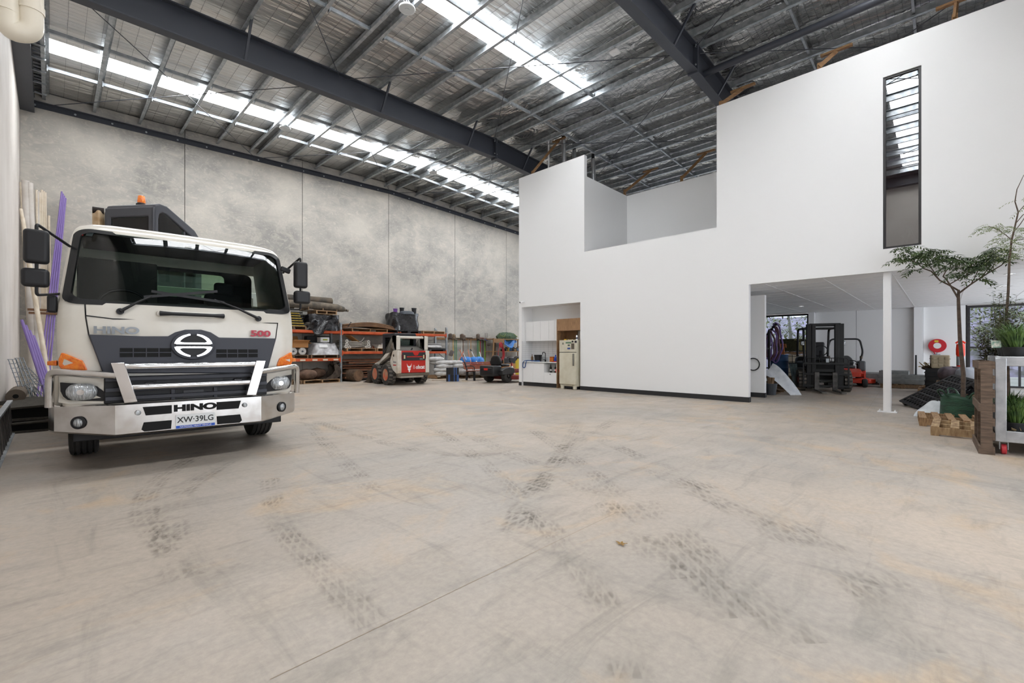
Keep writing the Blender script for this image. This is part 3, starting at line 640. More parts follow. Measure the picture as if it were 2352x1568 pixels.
for s in (1, -1):
    mir = lambda L: L if s == 1 else [(-u, z) for u, z in L][::-1]
    def sweep(L, off, th, nm, m_, par, bev):                          # follows the rounded cab corner
        P2 = []; L = mir(L)
        for (a0, b0), (a1, b1) in zip(L, L[1:] + L[:1]): P2 += [(a0 + (a1 - a0) * j / 5, b0 + (b1 - b0) * j / 5) for j in range(5)]
        L = P2; k = len(L); q = B().add([(u, fcab(u, z) - off, z) for u, z in L] + [(u * .99, fcab(u, z) - off + th, z) for u, z in L], [tuple(range(k)), tuple(range(k, 2 * k))[::-1]] + [(i, (i + 1) % k, k + (i + 1) % k, k + i) for i in range(k)]); return q.build(nm, m_, par, bevel=bev)
    hp = sweep(hous, .045, .1, 'headlamp_housing', TW, tk, .012)
    sweep(dk, .056, .03, 'lamp_surround', TBK, hp, .004)
    f = lambda u: fcab(u, lc[1]) - .075
    q = B(); NN = 28; cu = lc[0] * s; vs_ = [(cu, f(cu) - .03, lc[1])]
    for rr_, dv in ((.5, -.024), (.85, -.008), (1., .02)):
        for i in range(NN):
            t = 2 * PI * i / NN; e_ = 1.; uu = cu + le * rr_ * math.cos(t) * (1 if True else 1); vs_.append((uu, f(uu) + dv, lc[1] + lh * rr_ * max(-.96, min(.96, 1.12 * math.sin(t)))))
    fs_ = [(0, 1 + i, 1 + (i + 1) % NN) for i in range(NN)]
    for r_ in range(2): fs_ += [(1 + r_ * NN + i, 1 + (r_ + 1) * NN + i, 1 + (r_ + 1) * NN + (i + 1) % NN, 1 + r_ * NN + (i + 1) % NN) for i in range(NN)]
    q.add(vs_, fs_).build('headlamp', LENS, hp)
    B().cyl((cu - .01, f(cu) - .034, lc[1]), (cu - .01, f(cu) - .02, lc[1]), .03, n=14).build('bulb_shield', CHR2, hp)
    sweep(ind, .03, .06, 'indicator', AMB, tk, .01); sweep(mk_, .02, .05, 'side_marker', AMB, tk, .006)
    # wheel arch step behind the bumper
    B().box(min(s * 1.2, s * .9), max(s * 1.2, s * .9), .45, .9, .5, 1.1).build('step_fairing', TW, tk, bevel=.05, seg=3)
# bull bar bumper
VB = [(-1.23, .75), (-1.24, .42), (-1.19, .29), (-1.12, .25), (-.71, 0), (.71, 0), (1.12, .25), (1.19, .29), (1.24, .42), (1.23, .75)]
def zb(u): return .39 + (0 if abs(u) < .72 else (abs(u) - .71) * .12)
q = B(); k = len(VB)
prof = [(0, 0), (0, 1), (.10, 1)]
vs_ = []
for u, v in VB: vs_ += [(u, v + .05, zb(u) - .01), (u, v, zb(u) + .012), (u, v, .728 - .008), (u * .985, v + .008, .728), (u * .93, v + .14, .728)]
q.add(vs_, [(5 * i + j, 5 * (i + 1) + j, 5 * (i + 1) + j + 1, 5 * i + j + 1) for i in range(k - 1) for j in range(4)])
bp = q.build('bumper', CHR, tk, ang=25)
B().box(-1.05, 1.05, .38, 1., .31, .42).build('under_run_bar', mat('matt black steel', '#222224', .6), tk, bevel=.01)
Z2 = lambda L: [(380 + x / 6.818, 800 + y / 6.818) for x, y in L]
for L in ([(800, 840), (1183, 815), (1145, 938), (800, 962)], [(800, 1062), (1170, 1030), (1198, 1125), (1160, 1160), (810, 1188)]):
    R = TPs(Z2(L), 0.); 
    for s in (1, -1):
        W_ = [(u * s, z) for u, z in R]; B().prism(W_ if s > 0 else W_[::-1], -.0025, .01).build('cutout_shade_panel', DARK, bp)  # flat black panel paints the shade of a cut-out; the bumper is uncut
for u, z, r in ((.52, .625, .028), (-.52, .625, .028)):
    lp = B().lathe([(r, -.02), (r * .8, -.03), (0.001, -.032)], (u, 0, z), 'y', 16).build('clearance_lamp', LENS, bp)
for s in (-1, 1):
    u = 1.0 * s; v = .17; z = .545
    M = Matrix.Translation((u, v, z)) @ Matrix.Rotation(s * math.atan2(.25, .41), 4, 'Z')
    B().lathe([(.068, .0), (.068, -.012), (.05, -.02), (.048, -.006)], axis='y', n=24, M=M).build('fog_lamp_ring', TBK, bp); B().lathe([(.05, -.008), (.03, -.02), (.001, -.024)], axis='y', n=20, M=M).build('fog_lamp', LENS, bp)
(u0, z0), (u1, z1) = TP(402, 937, 0), TP(494, 933, 0)
text('bumper_lettering', 'HINO', DARK, bp, .098, TX((u0 + u1) / 2, -.003, (z0 + z1) / 2), .001, 1.66, .006)
PA, PB_ = TP(403, 952, 0), TP(494, 974, 0)
pu0, pu1, pz1, pz0 = PA[0], PB_[0], PA[1] - .005, PB_[1] - .012
np_ = B().prism(rrect(pu0, pu1, pz0, pz1, .01), -.012, -.004).build('number_plate', mat('plate white', '#dcdedf', .4), bp)
B().box(pu0 + .004, pu1 - .004, -.0135, -.012, pz0 + .004, pz0 + .036).build('plate_band', mat('plate blue', '#1f4fb0', .4), np_)
uc = (pu0 + pu1) / 2; INK = mat('black ink', '#1a1a1c', .5)
text('plate_text', 'XW\u00b739LG', INK, np_, .092, TX(uc, -.0135, pz0 + .036 + (pz1 - pz0 - .036) / 2), .001, .92, .0012)
text('plate_band_text', 'NATIONAL HEAVY VEHICLE', mat('white ink', '#e8e8e8', .5), np_, .026, TX(uc, -.0145, pz0 + .02), .0005, .95)
# bull bar tubes and uprights
ZB = lambda L: [(x / 2.24, 380 + y / 2.24) for x, y in L]
for (p_, q_) in (((640, 1035), (1318, 1021)), ((685, 1136), (1288, 1118))):
    a, c = TP(*ZB([p_])[0], -.03), TP(*ZB([q_])[0], -.03); zc = (a[1] + c[1]) / 2
    B().cyl((a[0] - .06, -.02, zc), (c[0] + .06, -.02, zc), .034, n=16).build('bull_bar_tube', CHR2, tk)
up = TPs(ZB([(570, 1015), (640, 1013), (708, 1214), (640, 1222)]), -.06)
upr = [up, [(-u, z) for u, z in up][::-1]]
for L in upr: B().prism(L, -.075, .03).build('bull_bar_upright', CHR2, tk, bevel=.006)
for s in (-1, 1):
    hoop = [TP(*q, .08) for q in ZB([(600, 1080), (330, 1068), (275, 1110), (270, 1228)])]
    pts = [(-hoop[0][0] * -s * 1, .0, hoop[0][1]), (hoop[1][0] * -s, .14, hoop[1][1] + .01), (hoop[2][0] * -s * 1.03, .24, hoop[1][1] - .0), (hoop[3][0] * -s * 1.03, .28, .72)]
    pts[0] = (hoop[0][0] * -s, .0, hoop[0][1])
    B().tube(arcpts([pts[0], pts[1], (pts[2][0], pts[2][1], pts[1][2]), pts[3]], .14, 6), .037, 12).build('bull_bar_hoop', CHR, tk)
# mirrors
def mirror(s, big, small, v, pts_top, pts_bot):
    (u0, z1), (u1, z0) = TP(*big[0], v), TP(*big[1], v); (a0, b1), (a1, b0) = TP(*small[0], v), TP(*small[1], v)
    mr_ = B().box(u0, u1, v - .06, v + .05, z0, z1).build('mirror', TBK, tk, bevel=.035, seg=4); B().box(u0 + .02, u1 - .02, v + .051, v + .055, z0 + .03, z1 - .03).build('mirror_glass', CHR2, mr_)
    m2 = B().box(a0, a1, v - .06, v + .05, b0, b1).build('wide_angle_mirror', TBK, tk, bevel=.035, seg=4)
    um = (u0 + u1) / 2; q = B().cyl((um, v, b1 + .0), (um, v, z0), .014, n=8)
    q.tube(arcpts([(um, v, z1), (um, v, z1 + .06), pts_top], .06), .014, 8); q.tube(arcpts([(um, v, b0), (um, v, b0 - .08), pts_bot], .07), .014, 8); q.build('mirror_arm', TBK, mr_)
a, c = TP(158, 540, .4), TP(130, 690, .35)
mirror(-1, ((53, 524), (114, 608)), ((48, 614), (114, 661)), .0, (-1.075, .42, 2.46), (-1.15, .4, 1.93))
a, c = TP(648, 598, .35), TP(658, 716, .3)
mirror(1, ((675, 600), (705, 663)), ((675, 667), (711, 699)), .1, (1.085, .42, 2.42), (1.15, .4, 1.90))
(u0, z1), (u1, z0) = TP(108, 678, .35), TP(132, 718, .35); B().box(u0, u1, .3, .42, z0, z1).build('mirror_bracket', TBK, tk, bevel=.02)
(u0, z1), (u1, z0) = TP(646, 612, .3), TP(665, 628, .3); B().obox(((u0 + u1) / 2, .3, (z0 + z1) / 2), (.13, .05, .07), (0, .3, 0)).build('kerb_mirror', TBK, tk, bevel=.015)
for (u, z, v) in ():
    B().cyl((u, v, z - .02), (u, v, z + .03), .03, .02).build('roof_marker', LENS, tk)
# wheels
def wheel(par, u, v, r, wd, nm='wheel', rimm=None, groov=4):
    hw = wd / 2; pr = [(r * .58, -hw * .8), (r * .62, -hw), (r * .9, -hw), (r * .97, -hw * .92), (r, -hw * .75)]
    for k in range(groov):
        c = -hw * .6 + hw * 1.2 * k / (groov - 1); pr += [(r, c - .012), (r - .014, c - .009), (r - .014, c + .009), (r, c + .012)]
    pr += [(r, hw * .75), (r * .97, hw * .92), (r * .9, hw), (r * .62, hw), (r * .58, hw * .8)]
    wh = B().lathe(pr, (u, v, r), 'x', 36, closed=True).build(nm, RUB, par)
    B().lathe([(r * .6, -hw * .7), (r * .55, -hw * .2), (r * .2, -hw * .1), (r * .2, hw * .1), (r * .55, hw * .2), (r * .6, hw * .7)], (u, v, r), 'x', 20).build('rim', rimm or TW, wh); return wh
for s in (-1, 1): wheel(tk, s * .98, 1.42, .475, .27)
for s in (-1, 1):
    for k in (.78, 1.06): wheel(tk, s * k, 5.6, .475, .24)
# chassis, tray and headboard
B().box(-.45, -.37, .6, 7.2, .62, .88).box(.37, .45, .6, 7.2, .62, .88).box(-.95, .95, 1.36, 1.48, .42, .54).box(-.95, .95, 5.54, 5.66, .42, .54).build('chassis_rail', TBK, tk, bevel=.01)
B().box(-1.22, 1.22, 2.15, 7.3, .98, 1.10).build('tray_deck', mat('tray grey steel', '#8b8d8e', .5, .5), tk, bevel=.01)
B().ringprism([(-1.2, 1.1), (1.2, 1.1), (1.2, 2.3), (-1.2, 2.3)], [(-1.08, 1.2), (1.08, 1.2), (1.08, 2.2), (-1.08, 2.2)], 2.16, 2.22).box(-.04, .04, 2.17, 2.21, 1.1, 2.3).build('headboard', TW, tk, bevel=.01)
B().box(-1.2, -.6, 2.3, 3.2, 1.1, 2.55).build('toolbox', TW, tk, bevel=.02)
for s in (-1, 1): B().lathe([(.6, -.28), (.6, .28), (.57, .28), (.57, -.28)], (s * .92, 5.6, .475), 'x', 24, closed=True).build('mudguard', TBK, tk)
# ---------------------------------------------------------------- excavator standing on the tray
EX = mat('excavator dark grey', '#45464c', .45); EXC = mat('excavator cream', '#cbb494', .5, 0, '#9b7d58', 6); EGL = glass('green tinted glass', '#b8dccf', 1.5)
ek = thing('excavator', 'small excavator with dark grey cab riding on the truck tray', 'excavator', (1.30, 10.25, 1.10), math.radians(38)); ek.scale = (1.12, 1.12, 1.075)
# local: x = along the near side face (to the right), y = back along rear face (to the left)
CWX, CLY = .98, .88
prof = [(0, 1.0), (0, 2.56), (.04, 2.66), (.12, 2.70), (.25, 2.70), (.82, 2.44), (.95, 2.30), (.98, 2.12), (.98, 1.0)]
win = [(.09, 1.1), (.09, 2.42), (.11, 2.52), (.16, 2.56), (.24, 2.555), (.74, 2.31), (.82, 2.22), (.84, 2.10), (.84, 1.1)]
b = B().ringprism(prof, win, 0, .05, 'y').ringprism(prof, win, CLY - .05, CLY, 'y')
for i in range(1, 7):
    (a0, z0), (a1, z1) = prof[i], prof[i + 1]; b.add([(a0, 0.02, z0), (a1, .02, z1), (a1, CLY - .02, z1), (a0, CLY - .02, z0)], [(0, 1, 2, 3)])
b.ringprism([(0, 1.0), (CLY, 1.0), (CLY, 2.62), (0, 2.62)], [(p, q) for p, q in ((.1, 1.1), (CLY - .1, 1.1), (CLY - .1, 2.46), (.1, 2.46))], 0, .05, 'x')
cabx = b.build('cab_frame', EX, ek, bevel=.018, seg=3)
B().box(.02, .03, .08, CLY - .08, 1.05, 2.48).build('rear_pane', EGL, cabx, smooth=False)
B().prism(win, .02, .03, 'y').build('side_pane', EGL, cabx, smooth=False); B().prism(win, CLY - .03, CLY - .02, 'y').build('side_pane', EGL, cabx, smooth=False)
B().box(.60, .63, .015, .045, 1.1, 2.36).box(.1, .84, .015, .04, 2.02, 2.035).build('window_mullion', EX, cabx, smooth=False)
B().box(.3, .75, .2, .68, 1.0, 1.5).box(.25, .38, .2, .68, 1.5, 2.1).build('operator_seat', TBK, ek, bevel=.04)
bc = B().lathe([(.075, 0), (.075, .03), (.055, .05)], (.2, .42, 2.70), n=16).build('beacon_base', TBK, ek); B().lathe([(.055, .05), (.058, .07), (.05, .16), (.044, .175), (.001, .178)], (.2, .42, 2.70), n=16).build('beacon_lens', AMB, bc)
B().box(-.15, 1.2, -.1, 1.1, .45, 1.0).build('house', EXC, ek, bevel=.06, seg=3)
[B().box(-.25, 1.15, y_, y_ + .25, 0, .42).build('track', RUB, ek, bevel=.1, seg=3) for y_ in (-.1, .8)]
B().box(-.2, 1., .2, .9, .15, .47).build('undercarriage', EX, ek, bevel=.03)
E_i = Matrix.Translation((1.30, 10.25, 1.10)) @ Matrix.Rotation(math.radians(38), 4, 'Z') @ Matrix.Diagonal((1.12, 1.12, 1.075, 1)); E_i.invert()
e1, e2, e3 = (E_i @ onY(226, 484, 11.2)), (E_i @ onY(228, 520, 11.2)), (E_i @ onY(244, 494, 11.5))
bm_ = B().bar(e2 - Vector((0, 0, 1.2)), e1, .11, .13).build('boom', EXC, ek, bevel=.02)
B().bar(e1 + Vector((0, 0, -.05)), e3 + Vector((0, 0, -.16)), .12, .16).build('boom_arm', mat('greasy steel', '#2a2320', .4, .6), bm_, bevel=.02)
B().cyl(e1 - Vector((.05, -.05, 0)), e1 + Vector((.05, -.05, 0)), .06, n=14).build('boom_pin', MATS['greasy steel'], bm_)
# ================================================================ kitchenette in the white wall
KX = lambda x, y, X: onX(1180 + x / 6.27, 660 + y / 6.27, X)
LAM = mat('white laminate', '#e4e4e4', .35); OAK = mat('oak veneer', '#a5805c', .5, 0, '#7f6147', 10, .05, 30, (1, 8, .6)); TILW = mat('white glazed tile', '#e2e3e4', .18); GRT = mat('grey grout', '#b3b4b5', .8)
AX = 12.86
B().box(AX, AX + .1, 8.6, 11.5, 0, 2.95).box(XW + T, AX, 11.38, 11.45, 0, 2.95).box(XW + T, AX, 8.64, 8.72, 0, 2.95).box(XW + T, AX, 8.7, 11.4, 2.92, 3.0).build('alcove_lining', WHITE, ow, smooth=False)
# splashback tiles
sp = struct(B().box(AX - .012, AX, 9.74, 11.37, .9, 1.66).build('trim_1', GRT, smooth=False), 'white tiled splashback behind the sink')
t0 = None; nc, nr = 8, 10
for r in range(nr):
    for c in range(nc):
        if t0 is None: o = t0 = B().box(AX - .02, AX - .012, 0, 1.63 / nc - .005, 0, .076 - .005).build('tile', TILW, sp, bevel=.0015, seg=1)
        else: o = dupe(t0, sp)
        o.location = (0, 9.742 + c * 1.63 / nc, .902 + r * .076)
s2 = B().box(12.3, AX - .02, 11.366, 11.38, .9, 1.66).build('side_splashback', GRT, sp, smooth=False); t1 = None
for r in range(nr):
    for c in range(3):
        if t1 is None: o = t1 = B().box(0, .175, 11.359, 11.366, 0, .071).build('tile', TILW, sp, bevel=.0015, seg=1)
        else: o = dupe(t1, sp)
        o.location = (12.305 + c * .18, 0, .902 + r * .076)
# overhead cupboards, base units, bench
oh = thing('overhead_cupboard', 'white handleless overhead cupboards above the sink', 'cupboard', (12.48, 10.56, 1.66))
B().box(.02, .38, -.80, .80, 0, .72).build('carcass', LAM, oh, smooth=False)
ds = [.80, .42, .06, -.32, -.58, -.80]
for a, c in zip(ds[:-1], ds[1:]): B().box(0, .019, c + .003, a - .003, 0, .72).build('door', LAM, oh, bevel=.002)
bu = thing('base_cabinet', 'white base cabinets with an open bottle niche under the bench', 'cabinet', (12.33, 10.56, 0))
B().box(.03, .5, -.80, .80, 0, .14).build('kickboard', BLACKM, bu, smooth=False)
for a, c in ((.80, .30), (.30, -.23)): B().box(0, .02, c + .003, a - .003, .145, .855).build('door', LAM, bu, bevel=.002)
B().box(.02, .5, -.23, .80, .145, .86).build('carcass', LAM, bu, smooth=False)
dw = B().box(0, .02, -.79, -.235, .145, .50).build('drawer', LAM, bu, bevel=.002); B().box(-.012, 0, -.53, -.49, .455, .475).build('drawer_latch', TBK, dw)
B().box(0, .5, -.80, -.23, .50, .52).box(.46, .5, -.80, -.23, .52, .86).box(0, .46, -.80, -.785, .52, .86).build('niche_shelf', LAM, bu, smooth=False)
B().box(0, .02, -.8, .8, .858, .868).build('shadow_line', BLACKM, bu, smooth=False)  # black strip painted as the shade under the benchtop
bt = tag(B().box(12.30, AX - .02, 9.745, 11.37, .87, .9).build('benchtop', mat('white stone benchtop', '#d8d8d6', .3, 0, '#f0f0f0', 60), bevel=.003), 'white stone benchtop with a painted shadow line under its edge in the alcove', 'benchtop')
tp = thing('timber_surround', 'oak veneer surround around the old fridge', 'cabinet', (12.3, 9.11, 0))
B().box(.0, .55, .60, .625, 0, 2.40).build('side_panel', OAK, tp, smooth=False); B().box(.02, .5, -.38, .60, 1.99, 2.40).build('cabinet_box', OAK, tp, smooth=False)
for a, c in ((.595, .11), (.105, -.385)): B().box(0, .02, c, a, 1.99, 2.40).build('door', OAK, tp, bevel=.002)
B().box(.52, .545, .12, .60, 0, 1.99).build('back_panel', OAK, tp, smooth=False)
# fridge
FR = mat('aged cream enamel', '#cfcab8', .4, 0, '#c4bda8', 4); fr = thing('refrigerator', 'old cream top-freezer refrigerator covered in small stickers', 'refrigerator', (12.14, 8.80, 0))
B().box(.05, .62, 0, .70, .10, 1.66).build('body', FR, fr, bevel=.02)
B().box(0, .05, .005, .695, .17, 1.235).build('fridge_door', FR, fr, bevel=.012)
fz = B().box(0, .05, .005, .695, 1.255, 1.66).build('freezer_door', FR, fr, bevel=.012)
B().box(.005, .05, .01, .69, 1.236, 1.254).build('door_gasket', mat('grey gasket', '#6f6c66', .6), fr, smooth=False)
B().box(-.03, 0, .07, .12, .80, 1.21).build('door_handle', mat('grey handle', '#77756f', .4, .4), fr, bevel=.008)
B().box(.1, .6, .02, .68, .03, .12).build('compressor_bay', TBK, fr, smooth=False)
for yy in (.03, .55): B().box(.03, .12, yy, yy + .12, 0, .13).build('foot', FR, fr, bevel=.02)
for (x0, y0, x1, y1, c) in ((700, 795, 718, 822, '#6a6a60'), (748, 785, 828, 806, '#5d7a62'), (778, 822, 808, 842, '#3d4a44'), (773, 866, 815, 890, '#39508a'), (828, 805, 872, 888, '#5b5347'), (835, 766, 860, 790, '#222226'), (876, 766, 908, 796, '#2a2530')):
    a, d = KX(x0, y0, 12.14), KX(x1, y1, 12.14); B().box(-.003, 0, d.y - 8.80, a.y - 8.80, d.z, a.z).build('sticker', mat('sticker ' + c, c, .5), fz)
# small things on the bench (each stands on z = .9)
def kit(name, label, cat, x, X=12.55, z=.9): q = KX(x, 1045, X); return thing(name, label, cat, (X, q.y, z))
def bottle(par, r, h, m, neck=.35, cap=None):
    B().lathe([(r, 0), (r, h * .6), (r * neck, h * .78), (r * neck, h)], n=14).build('body', m, par)
    if cap: B().lathe([(r * neck * 1.15, h * .93), (r * neck * 1.15, h * 1.02)], n=12).build('cap', cap, par)
BRN = mat('brown glass', '#6b4f33', .2); o = kit('bottle', 'brown glass bottle left on the kitchen bench', 'bottle', 265, 12.62); bottle(o, .045, .26, BRN, .3, TBK)
o = kit('bucket', 'black plastic bucket beside the sink tap', 'bucket', 350, 12.6); B().lathe([(.12, 0), (.15, .25), (.158, .25), (.158, .235), (.145, .235), (.115, .01)], n=22).build('pail', TBK, o); B().tube([(0, .15 * math.cos(t / 8 * PI), .25 - .1 * math.sin(t / 8 * PI)) for t in range(9)], .006, 6).build('handle', mat('wire', '#777777', .4, .9), o)
o = kit('tap', 'matt black gooseneck mixer tap', 'tap', 455, 12.70); B().tube(arcpts([(0, 0, 0), (0, 0, .34), (-.16, 0, .34), (-.16, 0, .26)], .09, 8), .013, 10).build('spout', TBK, o); B().lathe([(.03, 0), (.03, .07)], n=14).build('base', TBK, o); B().obox((0, .06, .07), (.02, .09, .02)).build('lever', TBK, o)
o = kit('tub', 'small orange plastic tub on the bench', 'tub', 562, 12.55); B().box(-.08, .08, -.09, .09, 0, .17).build('body', mat('orange plastic', '#c46a1e', .5), o, bevel=.02); B().box(-.085, .085, -.095, .095, .17, .19).build('lid', mat('orange lid', '#a8551a', .5), o, bevel=.01)
o = kit('bottle', 'blue detergent bottle on the bench', 'bottle', 603, 12.5); bottle(o, .06, .25, mat('blue plastic', '#2b4fb5', .4), .35, mat('blue cap', '#24408f', .4))
o = kit('bottle', 'teal spray bottle at the end of the bench', 'bottle', 645, 12.5); o.location.y = 9.81; bottle(o, .05, .27, mat('teal plastic', '#3f9d98', .4), .35, mat('pale cap', '#8cc5c0', .4))
o = kit('tray', 'small red tray at the end of the bench', 'tray', 640, 12.38); o.location.y = 9.87; B().box(-.05, .05, -.11, .11, 0, .03).build('dish', mat('red plastic', '#b52a2a', .5), o, bevel=.01)
o = kit('sink', 'shallow steel sink let into the bench', 'sink', 520, 12.58); B().ringprism(rrect(-.2, .2, -.3, .3, .04), rrect(-.17, .17, -.27, .27, .04), 0, .004, 'z').build('rim', CHR, o); B().box(-.17, .17, -.27, .27, .0005, .0015).build('bowl', TBK, o)
st = thing('ratchet_strap', 'blue strap looped over the edge of the bench', 'strap', (12.40, KX(190, 1045, 12.40).y, .9))
b = B().tube(arcpts([(.1, -.55, .012), (.06, -.3, .02), (.02, -.1, .04), (-.05, .05, .03), (-.125, .08, -.02), (-.13, .1, -.22), (-.13, -.02, -.24), (-.13, -.06, -.05), (-.06, -.05, .02)], .06, 4), .018, 6).tube([(.1 + .05 * math.sin(k), -.1 - k * .06, .03 + .01 * math.cos(3 * k)) for k in range(8)], .018, 6)
b.build('webbing', mat('blue webbing', '#35507a', .8), st)
for k, (x, c, nm) in enumerate(((533, '#1d1b19', 'dark bottle standing alone in the open niche'), (600, '#1c1a18', 'dark bottle leaning beside the red jug'), (622, '#221d1a', 'dark bottle at the back of the niche'), (648, '#1f1c1b', 'dark bottle at the right end of the niche'))):
    o = kit('bottle', nm, 'bottle', x, 12.5 if k != 2 else 12.62, .52); bottle(o, .04, .29, mat('dark glass ' + str(k), c, .15), .33); B().lathe([(.0405, .06), (.0405, .12)], n=14).build('paper_label', LAM, o)
o = kit('jug', 'red plastic jug in the open niche', 'jug', 632, 12.40, .52); B().lathe([(.06, 0), (.065, .12), (.03, .17), (.03, .2)], n=14).build('body', mat('scarlet plastic', '#d8412a', .4), o); B().tube([(0, .05, .15), (0, .09, .13), (0, .085, .07), (0, .06, .05)], .01, 6).build('handle', MATS['scarlet plastic'], o)
for (x, lab, c, sz) in ((750, 'yellow torch lying on the fridge', '#c9a227', (.05, .16, .04)), (845, 'flat cream box on the fridge', '#b9a98c', (.2, .3, .02))):
    q = KX(x, 755, 12.3); o = thing('torch' if 'torch' in lab else 'flat_box', lab, 'torch' if 'torch' in lab else 'box', (12.32, q.y, 1.66)); B().box(-sz[0] / 2, sz[0] / 2, -sz[1] / 2, sz[1] / 2, 0, sz[2]).build('body', mat('fridge item ' + c, c, .5), o, bevel=.008)
    B().box(-sz[0] / 2 - .004, sz[0] / 2 + .004, -sz[1] / 2 + .01, -sz[1] / 2 + .04, 0, sz[2] + .004).build('end_cap', TBK, o)
o = thing('spray_can', 'small white and navy spray can on the fridge corner', 'can', (12.25, 8.84, 1.66)); B().lathe([(.03, 0), (.03, .14), (.018, .16)], n=12).build('body', LAM, o); B().lathe([(.031, .04), (.031, .09)], n=12).build('band', mat('navy', '#2b2a4a', .5), o); B().lathe([(.015, .16), (.015, .19)], n=10).build('nozzle', TBK, o)
# security camera beside the alcove
q = onX(1203, 693, XW); o = thing('security_camera', 'small white bullet security camera above the alcove', 'camera', (XW, q.y, q.z))
B().lathe([(.045, 0), (.045, -.02)], axis='x', n=16).build('mount', WHITE2, o); B().cyl((-.02, 0, 0), (-.15, .05, -.03), .032, n=14).build('body', WHITE2, o); B().cyl((-.15, .05, -.03), (-.16, .054, -.032), .03, n=14).build('lens', TBK, o)
o = thing('wall_box', 'white switch box on the grey return wall with a coiled lead', 'switch', (13.815, onX(1731, 822, 13.82).y, 0)); zc = onX(1731, 820, 13.82).z
B().box(-.03, 0, -.11, .09, zc - .05, zc + .05).build('cover', WHITE2, o, bevel=.008); B().tube([(-.04, .0 + .16 * math.cos(t / 10 * PI), zc - .2 + .17 * math.sin(t / 10 * PI)) for t in range(20)], .015, 6, True).build('lead', TBK, o)
# ================================================================ pallet racking and its load
ORG = mat('orange rack beam', '#c4552a', .5, 0, '#b0481f', 5); PAL = mat('weathered pallet timber', '#836a50', .8, 0, '#65513e', 9, .1, 30, (1, 6, 1)); PAL2 = mat('fresh pallet timber', '#a98966', .75, 0, '#83664a', 9, .1, 30, (1, 6, 1))
RY0, RY1 = 18.05, 19.05
rk = thing('pallet_rack', 'orange and galvanised pallet racking along the concrete wall', 'rack', (0, 0, 0))
def upright(x):
    for y in (RY0, RY1 - .08):
        u = B().box(x - .045, x + .045, y, y + .012, 0, 2.46).box(x - .045, x - .037, y, y + .08, 0, 2.46).box(x + .037, x + .045, y, y + .08, 0, 2.46).build('upright', GALV, rk, smooth=False)
        if y == RY0:
            q = B()
            for k in range(34):
                for s in (-.02, .02): q.box(x + s - .008, x + s + .008, y - .0015, y, .12 + k * .068, .145 + k * .068)
            o = q.build('punched_slots', TBK, u, smooth=False); o['kind'] = 'stuff'
    q = B(); z = .3
    for k in range(4): B().bar((x, RY0 + .06, z + k * .55), (x, RY1 - .06, z + .45 + k * .55 if k % 2 else z + k * .55), .03, .03).build('lacing', GALV, rk, smooth=False)
XU = [5.66, 8.43, 11.2, 13.92]
for x in XU: upright(x)
for i in range(3):
    for z0, z1 in ((2.01, 2.115), (.88, .99) if i == 0 else (1.16, 1.265)):
        for y in (RY0 - .02, RY1 - .06): B().box(XU[i] + .045, XU[i + 1] - .045, y, y + .05, z0, z1).build('beam', ORG, rk, bevel=.004); 
        for xx in (XU[i] + .03, XU[i + 1] - .07): B().box(xx, xx + .04, RY0 - .03, RY0, z0 - .06, z1 + .05).build('beam_connector', ORG, rk, smooth=False)
for k, px in enumerate((695, 723, 747, 771)):
    x = onY(px, 825, RY0).x; B().box(x - .1, x + .1, RY0 - .024, RY0 - .02, .90, .96).build('beam_label', mat('paper label', '#cfc6b4', .6), rk, smooth=False)
# a timber pallet, board by board
def pallet(label, loc, rz, w=1.16, d=1.1, m=PAL, group='timber pallets', nb=7, h=.145):
    t = thing('timber_pallet', label, 'pallet', loc, rz, group)
    for s in (-1, 0, 1):
        x = s * (w / 2 - .025); B().box(x - .022, x + .022, -d / 2, d / 2, .02, h - .02).build('bearer', m, t, smooth=False)
    for k in range(nb):
        y = -d / 2 + .05 + k * (d - .1) / (nb - 1); B().box(-w / 2, w / 2, y - .048, y + .048, h - .02, h).build('deck_board', m, t, smooth=False)
    for k in range(3):
        y = -d / 2 + .05 + k * (d - .1) / 2; B().box(-w / 2, w / 2, y - .048, y + .048, 0, .02).build('base_board', m, t, smooth=False)
    return t
UP, M1, M2 = 2.115, .99, 1.265
YC = 18.55
pallet('grey timber pallet under the yellow edged mats on the top shelf', (6.55, YC, UP), 0, .95, 1.0)
pallet('timber pallet lying on top of the black wrapped load', (7.7, YC, 2.92), 0, 1.2, .9)
pallet('small timber pallet squeezed between the long rolls and the black wrap', (7.85, YC, 2.79), .0, .85, .9, PAL2, h=.13)
pallet('timber pallet under the warped plywood sheets on the top shelf', (9.75, YC, UP), 0, 1.7, 1.0, PAL2)
pallet('empty timber pallet at the right end of the top shelf', (13.15, YC, UP), 0, 1.3, 1.0, PAL2)
pallet('timber pallet carrying the carton and white rolls', (6.55, YC, M1), 0, 1.1, 1.0)
pallet('timber pallet under the clear wrapped load', (7.75, YC, M1), 0, 1.1, 1.0)
pallet('timber pallet under the white pipe rolls', (9.35, YC, M2), 0, 1.35, 1.0, PAL2)
pallet('timber pallet under the orange and white bags', (10.5, YC, M2), 0, .85, 1.0, PAL2)
pallet('timber pallet on the floor carrying boulders and a bucket', (7.6, 18.4, 0), 0, 1.45, .95, PAL2)
pallet('timber pallet on the floor half hidden by the truck', (6.45, 18.4, 0), 0, .7, .95, PAL)
